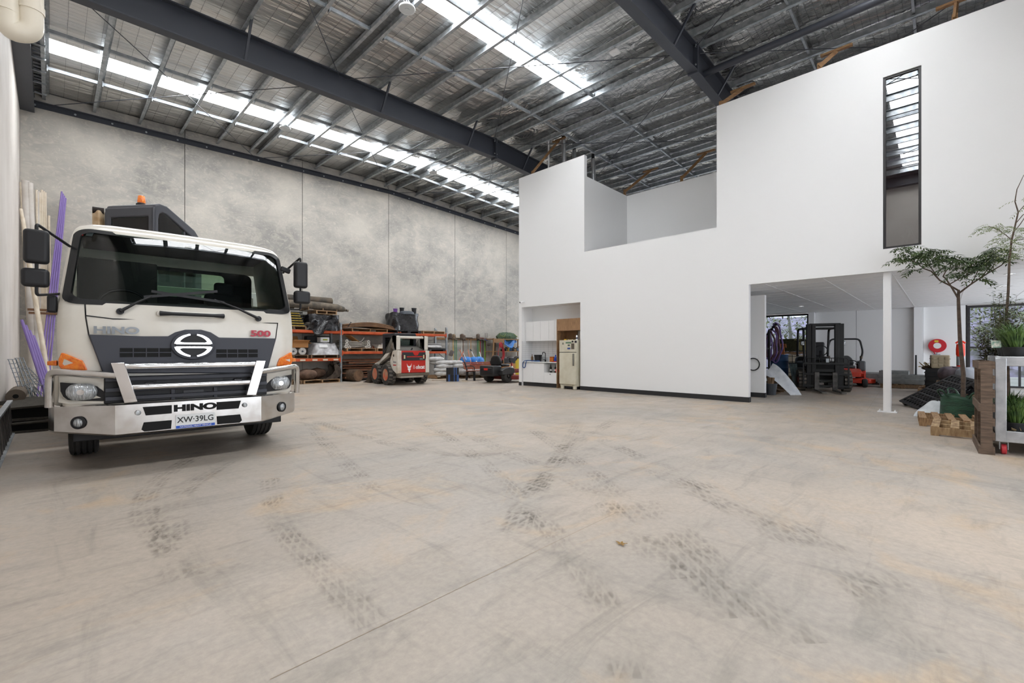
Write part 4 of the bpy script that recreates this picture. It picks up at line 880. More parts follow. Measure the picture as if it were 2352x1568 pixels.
# yellow edged mats
YEL = mat('yellow painted edge', '#c9a83a', .6, 0, '#8f7a35', 12); BRB = mat('black rubber mat', '#26251f', .8)
for k in range(6):
    t = thing('rubber_mat', 'black rubber mat with yellow edge stacked on the top shelf, number %s from below' % ('one two three four five six'.split()[k]), 'mat', (6.45 - .01 * k, YC, UP + .145 + .095 * k), 0, 'rubber mats')
    B().box(-.47, .50, -.45, .45, .03, .085).build('mat_body', BRB, t, bevel=.01); B().box(-.47, .52 - .03 * k, -.47, .45, 0, .03).build('yellow_edge', YEL, t, bevel=.005)
def wrapped(name, label, cat, loc, sz, m, jit=.06, seed=1, n=(22, 10), top=1.):
    rnd = random.Random(seed); ph = [rnd.random() * 6 for _ in range(8)]
    def fn(u, v):
        th = 2 * PI * u; c, s = math.cos(th), math.sin(th); p = 4.
        r = (abs(c) ** p + abs(s) ** p) ** (-1 / p)
        w_ = 1 + jit * (math.sin(5 * th + ph[0] + 7 * v) * .5 + math.sin(9 * th + ph[1] - 11 * v) * .35 + math.sin(17 * th + ph[2] + 4 * v) * .3)
        vv = min(1, v * 1.25); k = 1 if v < .8 else max(0.02, 1 - ((v - .8) / .2) ** 1.5)
        z = sz[2] * (vv + jit * .8 * math.sin(4 * th + ph[3]) * vv) if v < .8 else sz[2] * (1 + jit * .8 * math.sin(4 * th + ph[3]) * k + jit * .5 * math.sin(7 * th) * k)
        tp = 1 + (top - 1) * vv
        return Vector((sz[0] / 2 * r * c * w_ * k * tp, sz[1] / 2 * r * s * w_ * k * tp, z))
    b = B().grid(fn, n[0] * 2, n[1] * 2, True); return b
BPW = mat('black stretch wrap', '#141416', .22, 0, '#2a2a2d', 9, .5, 12, coat=.3); CLW = mat('clear stretch wrap', '#9a989a', .2, 0, '#c9c9cb', 5, .7, 9, spec=.9)
t = thing('wrapped_load', 'black plastic wrapped load slumping over the top shelf beam', 'pallet load', (7.75, YC - .02, UP)); wrapped('', '', '', 0, (1.35, 1.05, .62), BPW, .07, 3).build('wrap', BPW, t)
wrapped('', '', '', 0, (1.5, .9, .3), BPW, .05, 8).build('sagging_sheets', mat('grey felt', '#6b6762', .9, 0, '#3f3d3a', 8), t)
q = B().grid(lambda u, v: Vector((-.55 + .75 * u - .1 * v, -.56 - .05 * math.sin(9 * u + 3 * v), .42 - .58 * v * (.35 + .75 * math.sin(PI * u)) + .03 * math.sin(14 * u))), 16, 10); q.build('loose_plastic', BPW, t, thick=.004)
# long rolls on the very top
FAB = mat('dirty geotextile', '#4a4641', .95, 0, '#706659', 5, .2, 20)
t = thing('fabric_roll', 'dark grey geotextile roll on top of the racking load', 'roll', (7.1, YC - .1, 3.35)); B().cyl((-.95, 0, 0), (1.1, 0, 0), .155, n=22).build('roll', mat('charcoal geotextile', '#3a3936', .95, 0, '#5d5347', 3), t, bevel=.02)
B().cyl((1.1, 0, 0), (1.105, 0, 0), .05, n=14).build('core', TBK, t)
t = thing('fabric_roll', 'long brown geotextile roll with a tied end overhanging the load', 'roll', (7.6, YC - .32, 3.10)); B().tube([(-1.35, 0, .03), (-1.2, 0, .03), (0, 0, .02), (.75, 0, -.02), (1.0, 0, -.06), (1.12, 0, -.09), (1.22, 0, -.1)], [.13, .15, .155, .155, .11, .045, .05], 18).build('roll', FAB, t); B().cyl((1.1, 0, -.09), (1.14, 0, -.09), .055, n=12).build('tie', TBK, t)
t = thing('fabric_roll', 'short dark roll end poking out behind the truck mirror', 'roll', (6.35, YC, 3.08)); B().cyl((-.4, 0, 0), (.35, 0, 0), .15, n=18).build('roll', FAB, t); B().cyl((.35, 0, 0), (.356, 0, 0), .04, n=10).build('core', TBK, t)
# plywood sheets
PLY = mat('weathered plywood', '#7d5c3f', .8, 0, '#5d4230', 6, .1, 20, (1, 8, 8))
for k in range(4):
    t = thing('plywood_sheet', 'weathered brown plywood sheet, %s of the sagging stack on the racking' % ('lowest', 'second from below', 'third from below', 'topmost')[k], 'sheet', (9.72, YC, UP + .15 + .05 * k), 0, 'plywood sheets'); L = 2.45 - .07 * k
    B().grid(lambda u, v: Vector(((u - .5) * L, (v - .5) * 1.1, .10 - .12 * abs(2 * u - 1) ** 2 * (1 if k < 3 else 1.2) + .02)), 12, 2).build('panel', PLY, t, thick=.04)
    B().box(-L / 2 + .2, -L / 2 + .25, -.556, -.55, .05, .09).build('end_stamp', TBK, t)
# black wrapped nursery pots
t = thing('wrapped_load', 'black wrapped nursery pots on a plastic pallet on the top shelf', 'pallet load', (11.66, YC, UP + .13)); wrapped('', '', '', 0, (1.42, 1.0, .80), BPW, .05, 5).build('wrap', BPW, t)
t = thing('plastic_pallet', 'black plastic pallet under the wrapped nursery pots', 'pallet', (11.72, YC, UP)); B().box(-.65, .65, -.5, .5, .09, .13).build('deck', TBK, t); 
for x in (-.57, 0, .57): B().box(x - .08, x + .08, -.5, .5, 0, .09).build('runner', TBK, t)
PUR = mat('purple plastic', '#6a3f8c', .5); GRYP = mat('grey plastic tub', '#4c5157', .5)
def pot(label, px, py0, py1, m, r): 
    a, c = onY(px, py0, YC - .2), onY(px, py1, YC - .2); h = a.z - c.z; t = thing('plant_pot', label, 'pot', (a.x, YC - .2, UP + .13 + .76), 0, 'nursery pots'); B().lathe([(r * .8, 0), (r * .95, h * .9), (r * 1.06, h * .9), (r * 1.06, h), (r * .98, h), (r * .75, .03)], n=16).build('shell', m, t); B().lathe([(r * .8, h * .85), (.001, h * .86)], n=14).build('soil', DARK, t)
pot('stack of small purple pots on the black wrap', 908, 716, 728, PUR, .10); pot('upper black pot beside the purple pots', 923, 711, 726, TBK, .11); pot('tall black pot stack at the back of the load', 951, 716, 732, TBK, .12)
a = onY(934, 732, YC - .3); t = thing('plastic_tub', 'upturned grey plastic tub on the black wrapped load', 'tub', (a.x, YC - .3, UP + .13 + .74)); B().lathe([(.36, 0), (.33, .12), (.26, .17), (.001, .18)], n=24).build('shell', GRYP, t); B().lathe([(.37, 0), (.38, .01), (.38, .03), (.36, .03)], n=24).build('rim', GRYP, t)
# carton and white rolls
CARD = mat('brown cardboard', '#a9794a', .85); WROLL = mat('white plastic roll', '#c9c7c4', .5, 0, '#a39f9a', 12, .3, 16)
t = thing('cardboard_box', 'open brown cardboard box on the white rolls', 'box', (6.75, YC - .2, M1 + .43), .15); B().ringprism([(-.35, -.25), (.35, -.25), (.35, .25), (-.35, .25)], [(-.34, -.24), (.34, -.24), (.34, .24), (-.34, .24)], 0, .26, 'z').box(-.35, .35, -.25, .25, 0, .01).build('carton', CARD, t, smooth=False)
for p, r in (((0, -.33, .24), (-.5, 0, 0)), ((-.1, .3, .36), (1.1, 0, 0)), ((.4, 0, .22), (0, .5, 0))): B().obox(p, (.66 if r[1] == 0 else .22, .22 if r[1] == 0 else .46, .008), r).build('flap', CARD, t, smooth=False)
for k, (px, lab) in enumerate(((674, 'white plastic wrapped roll nearer the truck under the carton'), (695, 'white plastic wrapped roll at the shelf middle under the carton'))):
    x = onY(px, 808, RY0).x; t = thing('white_roll', lab, 'roll', (x, YC, M1 + .145 + .14), 0, 'white rolls'); B().cyl((0, -.5, 0), (0, .45, 0), .145, n=20).build('roll', WROLL, t, bevel=.02); B().cyl((0, -.505, 0), (0, -.5, 0), .04, n=10).build('core', GRYP, t)
# clear wrapped load with white carton
t = thing('wrapped_load', 'clear plastic wrapped pallet load sloping to the right', 'pallet load', (7.85, YC - .05, M1 + .145)); wrapped('', '', '', 0, (1.25, .95, .48), CLW, .05, 11, top=.72).build('wrap', CLW, t); B().obox((-.15, -.42, .36), (.34, .01, .13), (-.25, 0, 0)).build('shipping_label', LAM, t)
t = thing('white_carton', 'white carton on top of the clear wrapped load', 'box', (7.83, YC - .15, M1 + .66), .1); B().box(-.19, .19, -.15, .15, 0, .2).build('carton', LAM, t, bevel=.01); B().box(-.1, .1, -.152, -.15, .07, .13).build('print', mat('green print', '#9aa040', .6), t)
t = thing('tool_case', 'black tool case behind the white carton', 'case', (7.7, YC + .2, M1 + .64)); B().box(-.45, .5, -.15, .15, 0, .27).build('shell', TBK, t, bevel=.02); B().tube([(-.1, 0, .27), (-.1, 0, .31), (.1, 0, .31), (.1, 0, .27)], .012, 6).build('handle', TBK, t)
# white pipe rolls on frame
WP = mat('white coated roll', '#c8c3bb', .5)
for k, (px, py) in enumerate(((797, 783), (797, 790), (795, 796), (803, 797), (847, 784.5), (847, 790.5), (848, 796), (843, 797))):
    q = onY(px, py, RY0 + .05); lab = ('topmost', 'middle', 'lowest outer', 'lowest inner')[k % 4] + ' white roll end of the ' + ('left' if k < 4 else 'right') + ' cluster on the middle shelf'
    t = thing('pipe_roll', lab, 'roll', (q.x, RY0 + .05, q.z), 0, 'white pipe rolls'); B().lathe([(.068, 0), (.068, .9), (.025, .9), (.025, 0)], axis='y', n=18, closed=True).build('roll', WP, t); B().lathe([(.024, .02), (.024, .03)], axis='y', n=10).build('hole', DARK, t)  # dark disc paints the shade inside the bore
for k in range(4):
    q0, q1 = onY(806, 784 + k * 3.6, RY0 + .2), onY(840, 783 + k * 3.6, RY0 + .2)
    t = tag(B().tube([q0 + Vector((0, .2, 0)), q0.lerp(q1, .35) + Vector((0, 0, -.02)), q0.lerp(q1, .7) + Vector((0, 0, -.01)), q1 + Vector((0, .15, .03 + (.12 if k == 0 else 0)))], .025, 8).build('plastic_pipe', WP), 'bowed pale pipe bundled between the roll clusters, %s' % ('uppermost', 'second down', 'third down', 'lowest')[k], 'pipe', 'bowed pale pipes')
q = onY(808, 777, RY0 + .3); t = tag(B().obox(q, (.5, .4, .02), (0, .55, .2)).build('cardboard_sheet', CARD), 'folded brown cardboard sheet above the white pipe rolls', 'cardboard')
t = thing('cement_bag', 'orange and white bags slumped on the middle shelf', 'bag', (10.55, YC - .1, M2 + .145)); wrapped('', '', '', 0, (.8, .8, .16), LAM, .05, 21).build('bag', mat('orange white print bag', '#d6d0c8', .6, 0, '#c8562f', 3, contrast=(.5, .56)), t); B().obox((.05, -.3, .18), (.4, .3, .05), (.15, 0, .2)).build('spilled_flap', LAM, t, bevel=.02)
# white bags on middle shelf right
t = thing('plastic_pallet', 'black plastic pallet under white bags on the right middle shelf', 'pallet', (13.3, YC, M2)); B().box(-.55, .55, -.5, .5, .08, .12).build('deck', TBK, t); B().box(-.55, -.4, -.5, .5, 0, .08).build('runner', TBK, t); B().box(.4, .55, -.5, .5, 0, .08).build('runner', TBK, t)
SACK = mat('white woven sack', '#c6c5c3', .6, 0, '#adabaa', 7, .35, 18)
def sack(label, loc, rz, sz=(.75, .45, .17), m=SACK, seed=1, group='white sacks', stripe=False, tilt=0.):
    t = thing('sack', label, 'sack', loc, rz, group, rot=(0, tilt, rz)); rnd = random.Random(seed); ph = [rnd.random() * 6 for _ in range(5)]
    def fn(u, v):
        th = 2 * PI * u; fi = -PI / 2 + PI * v; c, s = math.cos(th), math.sin(th); r = (abs(c) ** 3.2 + abs(s) ** 3.2) ** (-1 / 3.2); k = max(0, math.cos(fi)) ** .45
        wv = 1 + .04 * math.sin(3 * th + ph[0]) + .03 * math.sin(7 * th + ph[1] + 5 * v)
        return Vector((sz[0] / 2 * c * r * k * wv, sz[1] / 2 * s * r * k * wv, sz[2] / 2 + sz[2] / 2 * math.sin(fi) * (1 + .1 * math.sin(2 * th + ph[2]))))
    B().grid(fn, 24, 10, True).build('bag', m, t)
    e = sz[0] / 2; B().box(e * .96, e * 1.06, -sz[1] * .36, sz[1] * .36, sz[2] * .42, sz[2] * .52).build('sewn_end', m, t, bevel=.004)
    if stripe: B().obox((0, 0, sz[2] * .97), (.03, sz[1] * .7, .012)).build('green_stripe', mat('green print stripe', '#3f8f55', .6), t)
    return t
sack('white sack draped along the right middle shelf', (13.2, YC - .1, M2 + .12), 0, (1.2, .8, .2), seed=4); sack('thin white sack on top at the right middle shelf', (13.4, YC - .05, M2 + .3), .1, (.8, .6, .1), seed=9)
# timber on the floor of bay two
DECK = mat('reddish decking timber', '#8a573a', .7, 0, '#63402b', 6, .1, 20, (1, 12, 12))
rnd = random.Random(5); q0 = 0
for k in range(16):
    z = .12 + (k // 2) * .105 + (k % 2) * .01; L = rnd.uniform(2.0, 2.6)
    t = thing('timber_plank', 'reddish hardwood plank stacked behind the skid steer, %s layer up, %s' % ('first second third fourth fifth sixth seventh eighth'.split()[k // 2], 'back' if k % 2 else 'front'), 'plank', (9.75 + rnd.uniform(-.15, .15), 18.3 + .28 * (k % 2), z), rnd.uniform(-.05, .05), 'planks under the racking')
    B().box(-L / 2, L / 2, -.12, .12, 0, .035 if k % 3 else .07).build('board', DECK, t, bevel=.003); B().box(L / 2, L / 2 + .002, -.11, .11, .003, .03).build('end_grain', TIMBER, t)
BARK = mat('rough log bark', '#5e4a39', .95, 0, '#3d2f24', 8, .8, 14); ROCK = mat('brown boulder', '#6d5546', .95, 0, '#4b3a30', 4, .9, 7)
t = thing('log', 'cut log lying on the floor beside the racking upright', 'log', (8.95, 18.0, .26), .15); B().cyl((0, -.35, 0), (0, .6, 0), .255, n=22).build('trunk', BARK, t, bevel=.02); B().cyl((0, -.352, 0), (0, -.35, 0), .23, n=22).build('cut_face', mat('log end grain', '#7d6048', .9, 0, '#5c4432', 6), t)
for (x, y, z, r, lab) in ((7.1, 18.2, .15, (.42, .3, .21), 'big squarish brown boulder on the floor pallet'), (7.65, 18.55, .15, (.4, .3, .22), 'brown boulder behind the big one on the floor pallet')):
    t = thing('boulder', lab, 'boulder', (x, y, z)); o = B().ball((0, 0, r[2]), r, 12, 8, .22).build('rock', ROCK, t, sub=1)
# excavator bucket
STL = mat('worn earthmoving steel', '#5b5046', .55, .5, '#3f3630', 7)
t = thing('excavator_bucket', 'worn steel digging bucket with curved shell on the floor pallet', 'bucket', (8.05, 18.2, .145), .1)
pr = [(-.35, 0), (.1, 0), (.28, .1), (.34, .28), (.28, .48), (.1, .62), (.02, .55), (.05, .35), (-.05, .2), (-.3, .06)]
B().prism(pr, -.25, -.23, 'y').build('side_plate', STL, t); B().prism(pr, .23, .25, 'y').build('side_plate', STL, t)
B().prism([(.1, 0), (.28, .1), (.34, .28), (.28, .48), (.1, .62), (.08, .6), (.25, .46), (.31, .28), (.26, .12), (.09, .02)], -.24, .24, 'y').box(-.35, .1, -.24, .24, 0, .02).build('shell', STL, t)
for s in (-.1, .1): B().prism([(.1, .55), (.2, .52), (.12, .8), (.05, .85), (0, .8)], s - .015, s + .015, 'y').build('lug', STL, t)
for k in range(4): B().box(-.45, -.33, -.22 + k * .13, -.17 + k * .13, 0, .025).build('tooth', STL, t)
# ================================================================ skid steer loader
BW = mat('skid steer cream white', '#d3cec4', .45, 0, '#a58f74', 2.2, contrast=(.55, .8)); BR = mat('skid steer red', '#c42a20', .4, 0, '#b0241b', 3); BG = mat('charcoal skid steer panel', '#2b2c30', .5); BO = mat('orange wheel rim', '#c85a38', .5, 0, '#a89078', 5)
bk = thing('skid_steer_loader', 'white skid steer loader with red rear door and charcoal cab', 'loader', (9.62, 15.12, 0), math.radians(-6))
# local: x right, y forward (away), origin under the rear axle
B().box(-.48, .48, -.62, 1.35, .28, .86).build('chassis', BW, bk, bevel=.02)
B().box(-.66, .66, -.74, -.60, .36, .46).build('rear_bumper', mat('dirty grey steel', '#6b6256', .6, .3), bk, bevel=.02)
rd = B().prism(rrect(-.56, .60, .47, 1.30, .06), -.72, -.60).build('rear_door', BR, bk, bevel=.02, seg=3)
B().prism(rrect(-.47, .55, .93, 1.24, .04), -.726, -.715).build('tail_panel', BG, rd, bevel=.006); B().box(-.28, .37, -.732, -.724, 1.055, 1.095).build('red_stripe', BR, rd)
B().prism([(-.05, 1.26), (.24, 1.26), (.18, 1.15), (.14, 1.12), (.05, 1.12), (.01, 1.15)], -.735, -.724).build('crest', BR, rd, bevel=.004)
for x in (-.41, .45):
    tl = B().prism(rrect(x - .08, x + .08, .98, 1.16, .015), -.735, -.722).build('tail_lamp', TBK, rd); s = 1 if x > 0 else -1
    B().box(x + s * .005, x + s * .06, -.739, -.734, 1.0, 1.14).build('red_lens', mat('dark red lens', '#5c1518', .2), tl); B().box(x - s * .06, x - s * .005, -.739, -.734, 1.0, 1.14).build('clear_lens', mat('cream lens', '#cbbf9d', .2), tl)
WI = MATS['white ink']
text('brand_lettering', 'obcat', WI, rd, .20, TX(.28, -.722, .68), .002, .82, .006); text('brand_initial', 'B', mat('worn white ink', '#d9b9b0', .6), rd, .20, TX(.02, -.722, .68), .001, .8, .0)
text('model_lettering', 'S550', mat('grey ink', '#b5b5b5', .5), rd, .075, TX(.32, -.728, .985), .001, .9)
head = [(-.28, .83), (-.24, .74), (-.18, .72), (-.12, .74), (-.08, .83), (-.10, .70), (-.13, .66), (-.12, .60), (-.16, .55), (-.155, .50), (-.205, .50), (-.20, .55), (-.24, .60), (-.23, .66), (-.26, .70)]
B().prism([(u, z) for u, z in head], -.724, -.719).build('bobcat_head_emblem', WI, rd)
for s in (-.205, -.155): B().box(s - .012, s + .012, -.7255, -.7235, .635, .655).build('emblem_eye', BR, rd)
B().add([(-.5, -.62, 1.30), (.55, -.62, 1.30), (.5, .1, 1.52), (-.45, .1, 1.52), (-.5, -.62, 1.22), (.55, -.62, 1.22), (.5, .1, 1.2), (-.45, .1, 1.2)], [(0, 1, 2, 3), (4, 7, 6, 5), (0, 4, 5, 1), (1, 5, 6, 2), (2, 6, 7, 3), (3, 7, 4, 0)]).build('engine_hood', mat('hood grille grey', '#55504a', .6), bk)
B().cyl((.0, -.5, 1.32), (.06, -.5, 1.40), .025).build('exhaust_stub', TBK, bk)
for s in (-1, 1):
    x0, x1 = (s * .50, s * .66) if s > 0 else (-.66, -.50)
    x0, x1 = min(x0, x1), max(x0, x1)
    up_ = B().prism([(-.74, .46), (-.60, .46), (-.2, .62), (-.10, .92), (-.25, 1.2), (-.36, 1.38), (-.52, 1.42), (-.60, 1.30), (-.74, 1.30)], x0, x1, 'x').build('side_tower', BW, bk, bevel=.015)
    if s < 0:
        text('side_lettering', 'Bobcat', mat('navy ink', '#2a3350', .5), up_, .10, Matrix.Translation((x0 - .002, -.5, .88)) @ Matrix.Rotation(-PI / 2, 4, 'Z') @ Matrix.Rotation(PI / 2, 4, 'X'), .001, .9); B().box(x0 - .003, x0, -.62, -.36, .745, .785).build('side_stripe', BR, up_)
    # lift arm: rises from the tower to the top then slopes forward
    arm = B().prism([(-.62, 1.34), (-.50, 1.34), (-.46, 1.5), (-.38, 1.66), (-.10, 1.44), (.35, 1.18), (.95, .88), (1.3, .80), (1.36, .72), (1.30, .58), (1.18, .56), (1.1, .68), (.6, .92), (.2, 1.06), (-.1, 1.28), (-.3, 1.5), (-.30, 1.84), (-.42, 1.86), (-.62, 1.84)], x0, x1, 'x').build('lift_arm', BW, bk, bevel=.012)
    B().cyl((s * .58, -.35, 1.15), (s * .58, .75, .78), .04, n=12).build('lift_cylinder', mat('hydraulic black', '#2c2a26', .4, .3), bk)
    B().cyl((s * .67, -.42, 1.12), (s * .665, -.42, 1.12), .05, n=14).build('pivot_pin', STL, bk)
    B().bar((s * .58, -.42, 1.80), (s * .58, .05, 1.1), .05, .10).build('rear_link', STL, bk)
B().cyl((-.52, -.52, 1.80), (.52, -.52, 1.80), .05, n=14).build('cross_tube', BW, bk)
# cab
B().box(-.46, .46, -.05, 1.05, 1.90, 1.975).build('cab_roof', BG, bk, bevel=.03, seg=3)
q = B()
for k in range(6): q.box(-.44, .44, .0 + k * .17, .05 + k * .17, 1.975, 1.985)
q.build('roof_rib', BG, bk)
for x in (-.45, .39):
    fr_ = B().ringprism([(-.05, 1.0), (1.05, .95), (1.05, 1.92), (-.05, 1.92)], [(.06, 1.15), (.85, 1.1), (.85, 1.82), (.06, 1.82)], x, x + .06, 'x').build('cab_side', BG, bk, bevel=.01)
    q = B()
    for k in range(9): q.box(x + .02, x + .03, .06 + k * .09, .065 + k * .09, 1.15, 1.82)
    for k in range(7): q.box(x + .02, x + .03, .06, .85, 1.2 + k * .09, 1.205 + k * .09)
    o = q.build('window_mesh', TBK, fr_); o['kind'] = 'stuff'
    B().box(x + .035, x + .04, .06, .85, 1.12, 1.82).build('side_glass', EGL, fr_)
B().ringprism([(-.46, 1.3), (.46, 1.3), (.46, 1.92), (-.46, 1.92)], [(-.36, 1.5), (.36, 1.5), (.36, 1.84), (-.36, 1.84)], -.05, .0, 'y').build('cab_rear_frame', BG, bk, bevel=.01); B().box(-.36, .36, -.03, -.02, 1.5, 1.84).build('rear_glass', EGL, bk)
B().box(-.3, .3, .2, .7, .86, 1.15).box(-.28, .28, .12, .25, 1.1, 1.7).build('seat', TBK, bk, bevel=.04)
# wheels with chunky tread
def lug_wheel(par, x, y, r=.39, wd=.27, rim=BO, out=-1):
    hw = wd / 2; wh = B().lathe([(r * .55, -hw), (r * .92, -hw), (r * .95, -hw * .9), (r * .95, hw * .9), (r * .92, hw), (r * .55, hw)], (x, y, r), 'x', 30, closed=True).build('wheel', RUB, par)
    q = B(); N_ = 16
    for i in range(N_):
        for s in (-1, 1):
            a = 2 * PI * (i + (.5 if s > 0 else 0)) / N_
            M = Matrix.Translation((x, y, r)) @ Matrix.Rotation(a, 4, 'X')
            q.add([Vector(p) for p in ((s * .01, -.05, r * .93), (s * hw, -.035, r * .93), (s * hw, .04, r * .93), (s * .01, .02, r * .93), (s * .01, -.05, r), (s * hw * .97, -.03, r * .985), (s * hw * .97, .035, r * .985), (s * .01, .02, r))], [(0, 3, 2, 1), (4, 5, 6, 7), (0, 1, 5, 4), (1, 2, 6, 5), (2, 3, 7, 6), (3, 0, 4, 7)], M)
    o = q.build('tread_lug', RUBT, wh, smooth=False); o['kind'] = 'stuff'
    rm = B().lathe([(r * .58, out * hw * 1.01), (r * .52, out * hw * .95), (r * .48, out * hw * .3), (r * .25, out * hw * .25), (r * .22, out * hw * .5), (r * .001, out * hw * .5)], (x, y, r), 'x', 24).build('rim', rim, wh)
    return wh
for y in (0., .98):
    lug_wheel(bk, -.67, y); lug_wheel(bk, .67, y, out=1)
# loader bucket resting on the ground in front
bq = [(1.45, .0), (2.1, .0), (1.75, .08), (1.62, .22), (1.66, .50), (1.60, .52), (1.5, .5), (1.42, .3)]
lb = B().prism(bq, -.84, -.82, 'x').prism(bq, .82, .84, 'x').prism([(1.45, 0), (2.1, 0), (2.1, .015), (1.5, .03), (1.46, .28), (1.58, .5), (1.5, .5), (1.42, .3)], -.83, .83, 'x').build('bucket', STL, bk)
B().prism([(1.38, .05), (1.46, .05), (1.54, .52), (1.46, .56)], -.7, -.62, 'x').prism([(1.38, .05), (1.46, .05), (1.54, .52), (1.46, .56)], .62, .7, 'x').box(-.62, .62, 1.38, 1.42, .3, .5).build('quick_attach', BG, bk, bevel=.01)
# ================================================================ sacks, bundle, bench, mower, tools
VZ = lambda x, y: (990 + x / 10.45, 750 + y / 10.45)
pallet('low timber pallet beneath the pile of white sacks', (13.1, 17.05, 0), -.2, 1.5, 1.1, PAL2)
pallet('timber pallet behind the park bench', (14.6, 16.6, 0), -.2, 1.3, 1.1, PAL)
pile = [(12.62, 16.65, 0, .1), (13.35, 16.6, 0, -.15), (12.6, 16.7, 1, -.1), (13.3, 16.6, 1, .2), (12.72, 16.7, 2, .15), (13.42, 16.6, 2, -.1), (12.75, 16.75, 3, -.3), (13.35, 16.7, 3, .25), (12.75, 17.2, 3, .1), (13.5, 17.2, 2, 0), (13.9, 16.7, 2, .8), (12.62, 17.2, 4, .2)]
names = 'bottom left,bottom right,second layer left,second layer right,third layer left,third layer right,fourth layer left,fourth layer right,top left at the back,back right,right hand leaning,topmost'.split(',')
for k, (x, y, L, rz) in enumerate(pile): sack('white woven sack in the pile by the skid steer, %s one' % names[k], (x, y, .145 + .165 * L), rz - .3, (.78, .5, .2), seed=k + 30, stripe=k in (7, 10))
LS = mat('grey plastic sheet bag', '#a9a5a3', .5, 0, '#7f7b79', 6, .5, 12)
for k, (x, y, z, lab) in enumerate(((13.6, 16.2, .14, 'crumpled grey sack under the park bench'), (14.25, 16.0, .14, 'grey plastic sack behind the bench legs'), (14.8, 16.3, .14, 'grey sack slumped near the mower'))): sack(lab, (x, y, z), .3 * k, (.8, .5, .3), LS, 60 + k, 'grey sacks')
BLU = mat('blue plastic bag', '#2f74c4', .45, 0, '#4b8fd6', 4, .4, 12)
for k, (px, lab, w_) in enumerate(((1069, 'blue plastic sack at the left behind the bench', .6), (1088, 'bright blue round sack in the middle behind the bench', .45), (1100, 'blue and white sack at the right behind the bench', .6))):
    q = onY(px, 828, 17.6); sack(lab, (q.x, 17.6, .55), .2 * k, (w_, .5, .42), BLU, 70 + k, 'blue sacks')
t = thing('timber_crate', 'grey crate holding up the blue sacks', 'crate', (15.0, 17.6, 0)); B().box(-1.2, .9, -.35, .35, 0, .55).build('body', PAL, t, bevel=.01); B().box(-1.22, .92, -.37, .37, .5, .55).build('lid', PAL, t)
# bundle of black and blue drainage panels on end
t = thing('panel_bundle', 'bundle of black and blue plastic panels standing on end', 'bundle', (11.92, 15.05, 0), math.radians(-42)); rnd = random.Random(3)
cols = [TBK, TBK, mat('slate plastic', '#2d3036', .5), mat('blue edge plastic', '#3f5f9a', .5), TBK]
for k in range(13): 
    for j in range(2): B().box(-.26 + k * .04, -.224 + k * .04, -.14 + rnd.uniform(-.01, .01), .2, .0 + j * .29, .285 + j * .29).build('panel', cols[rnd.randrange(5)], t, smooth=False)
t = tag(B().tube([(12.3 + .1 * math.cos(k * .9), 14.75 + .12 * math.sin(k * .9) - .02 * k * .1, .012 + .004 * (k % 3)) for k in range(16)], .008, 6).build('rope', mat('pale rope', '#b7a58a', .8)), 'loose pale rope coiled on the floor by the bench', 'rope')
t = thing('board', 'pale flat board lying on the floor in front of the sacks', 'board', (12.2, 16.1, 0), -.3); B().box(-.6, .6, -.25, .25, .0, .02).build('sheet', mat('pale board', '#c6bba8', .7), t); B().box(-.6, .6, -.25, -.235, .0, .025).build('edge_strip', TIMBER, t)
# park bench
BSL = mat('red-brown bench slat', '#a96048', .6, 0, '#8f4c38', 8, .05, 20, (1, 8, 8)); pb = thing('park_bench', 'red-brown slatted park bench with black legs', 'bench', (12.62, 15.05, 0))
for k, z in enumerate((.50, .565, .63, .695, .76)): y = .06 + .035 * k; B().box(0, 1.8, y - .015, y + .015, z - .026, z + .026).build('back_slat', BSL, pb, bevel=.008)
for k in range(5): y = -.06 - .10 * k; B().box(0, 1.8, y - .042, y + .042, .42 - .006 * (4 - k), .45 - .006 * (4 - k)).build('seat_slat', BSL, pb, bevel=.008)
for x in (.12, 1.68):
    lg_ = B().prism([(-.50, 0), (-.42, 0), (-.40, .38), (-.05, .37), (.02, 0), (.10, 0), (.06, .42), (.22, .80), (.17, .80), (.0, .43), (-.5, .42)], x - .03, x + .03, 'x').build('leg', TBK, pb, bevel=.006)
    B().tube(arcpts([(x, .12, .62), (x, -.3, .64), (x, -.46, .6), (x, -.46, .42)], .08), .02, 6).build('armrest', TBK, pb)
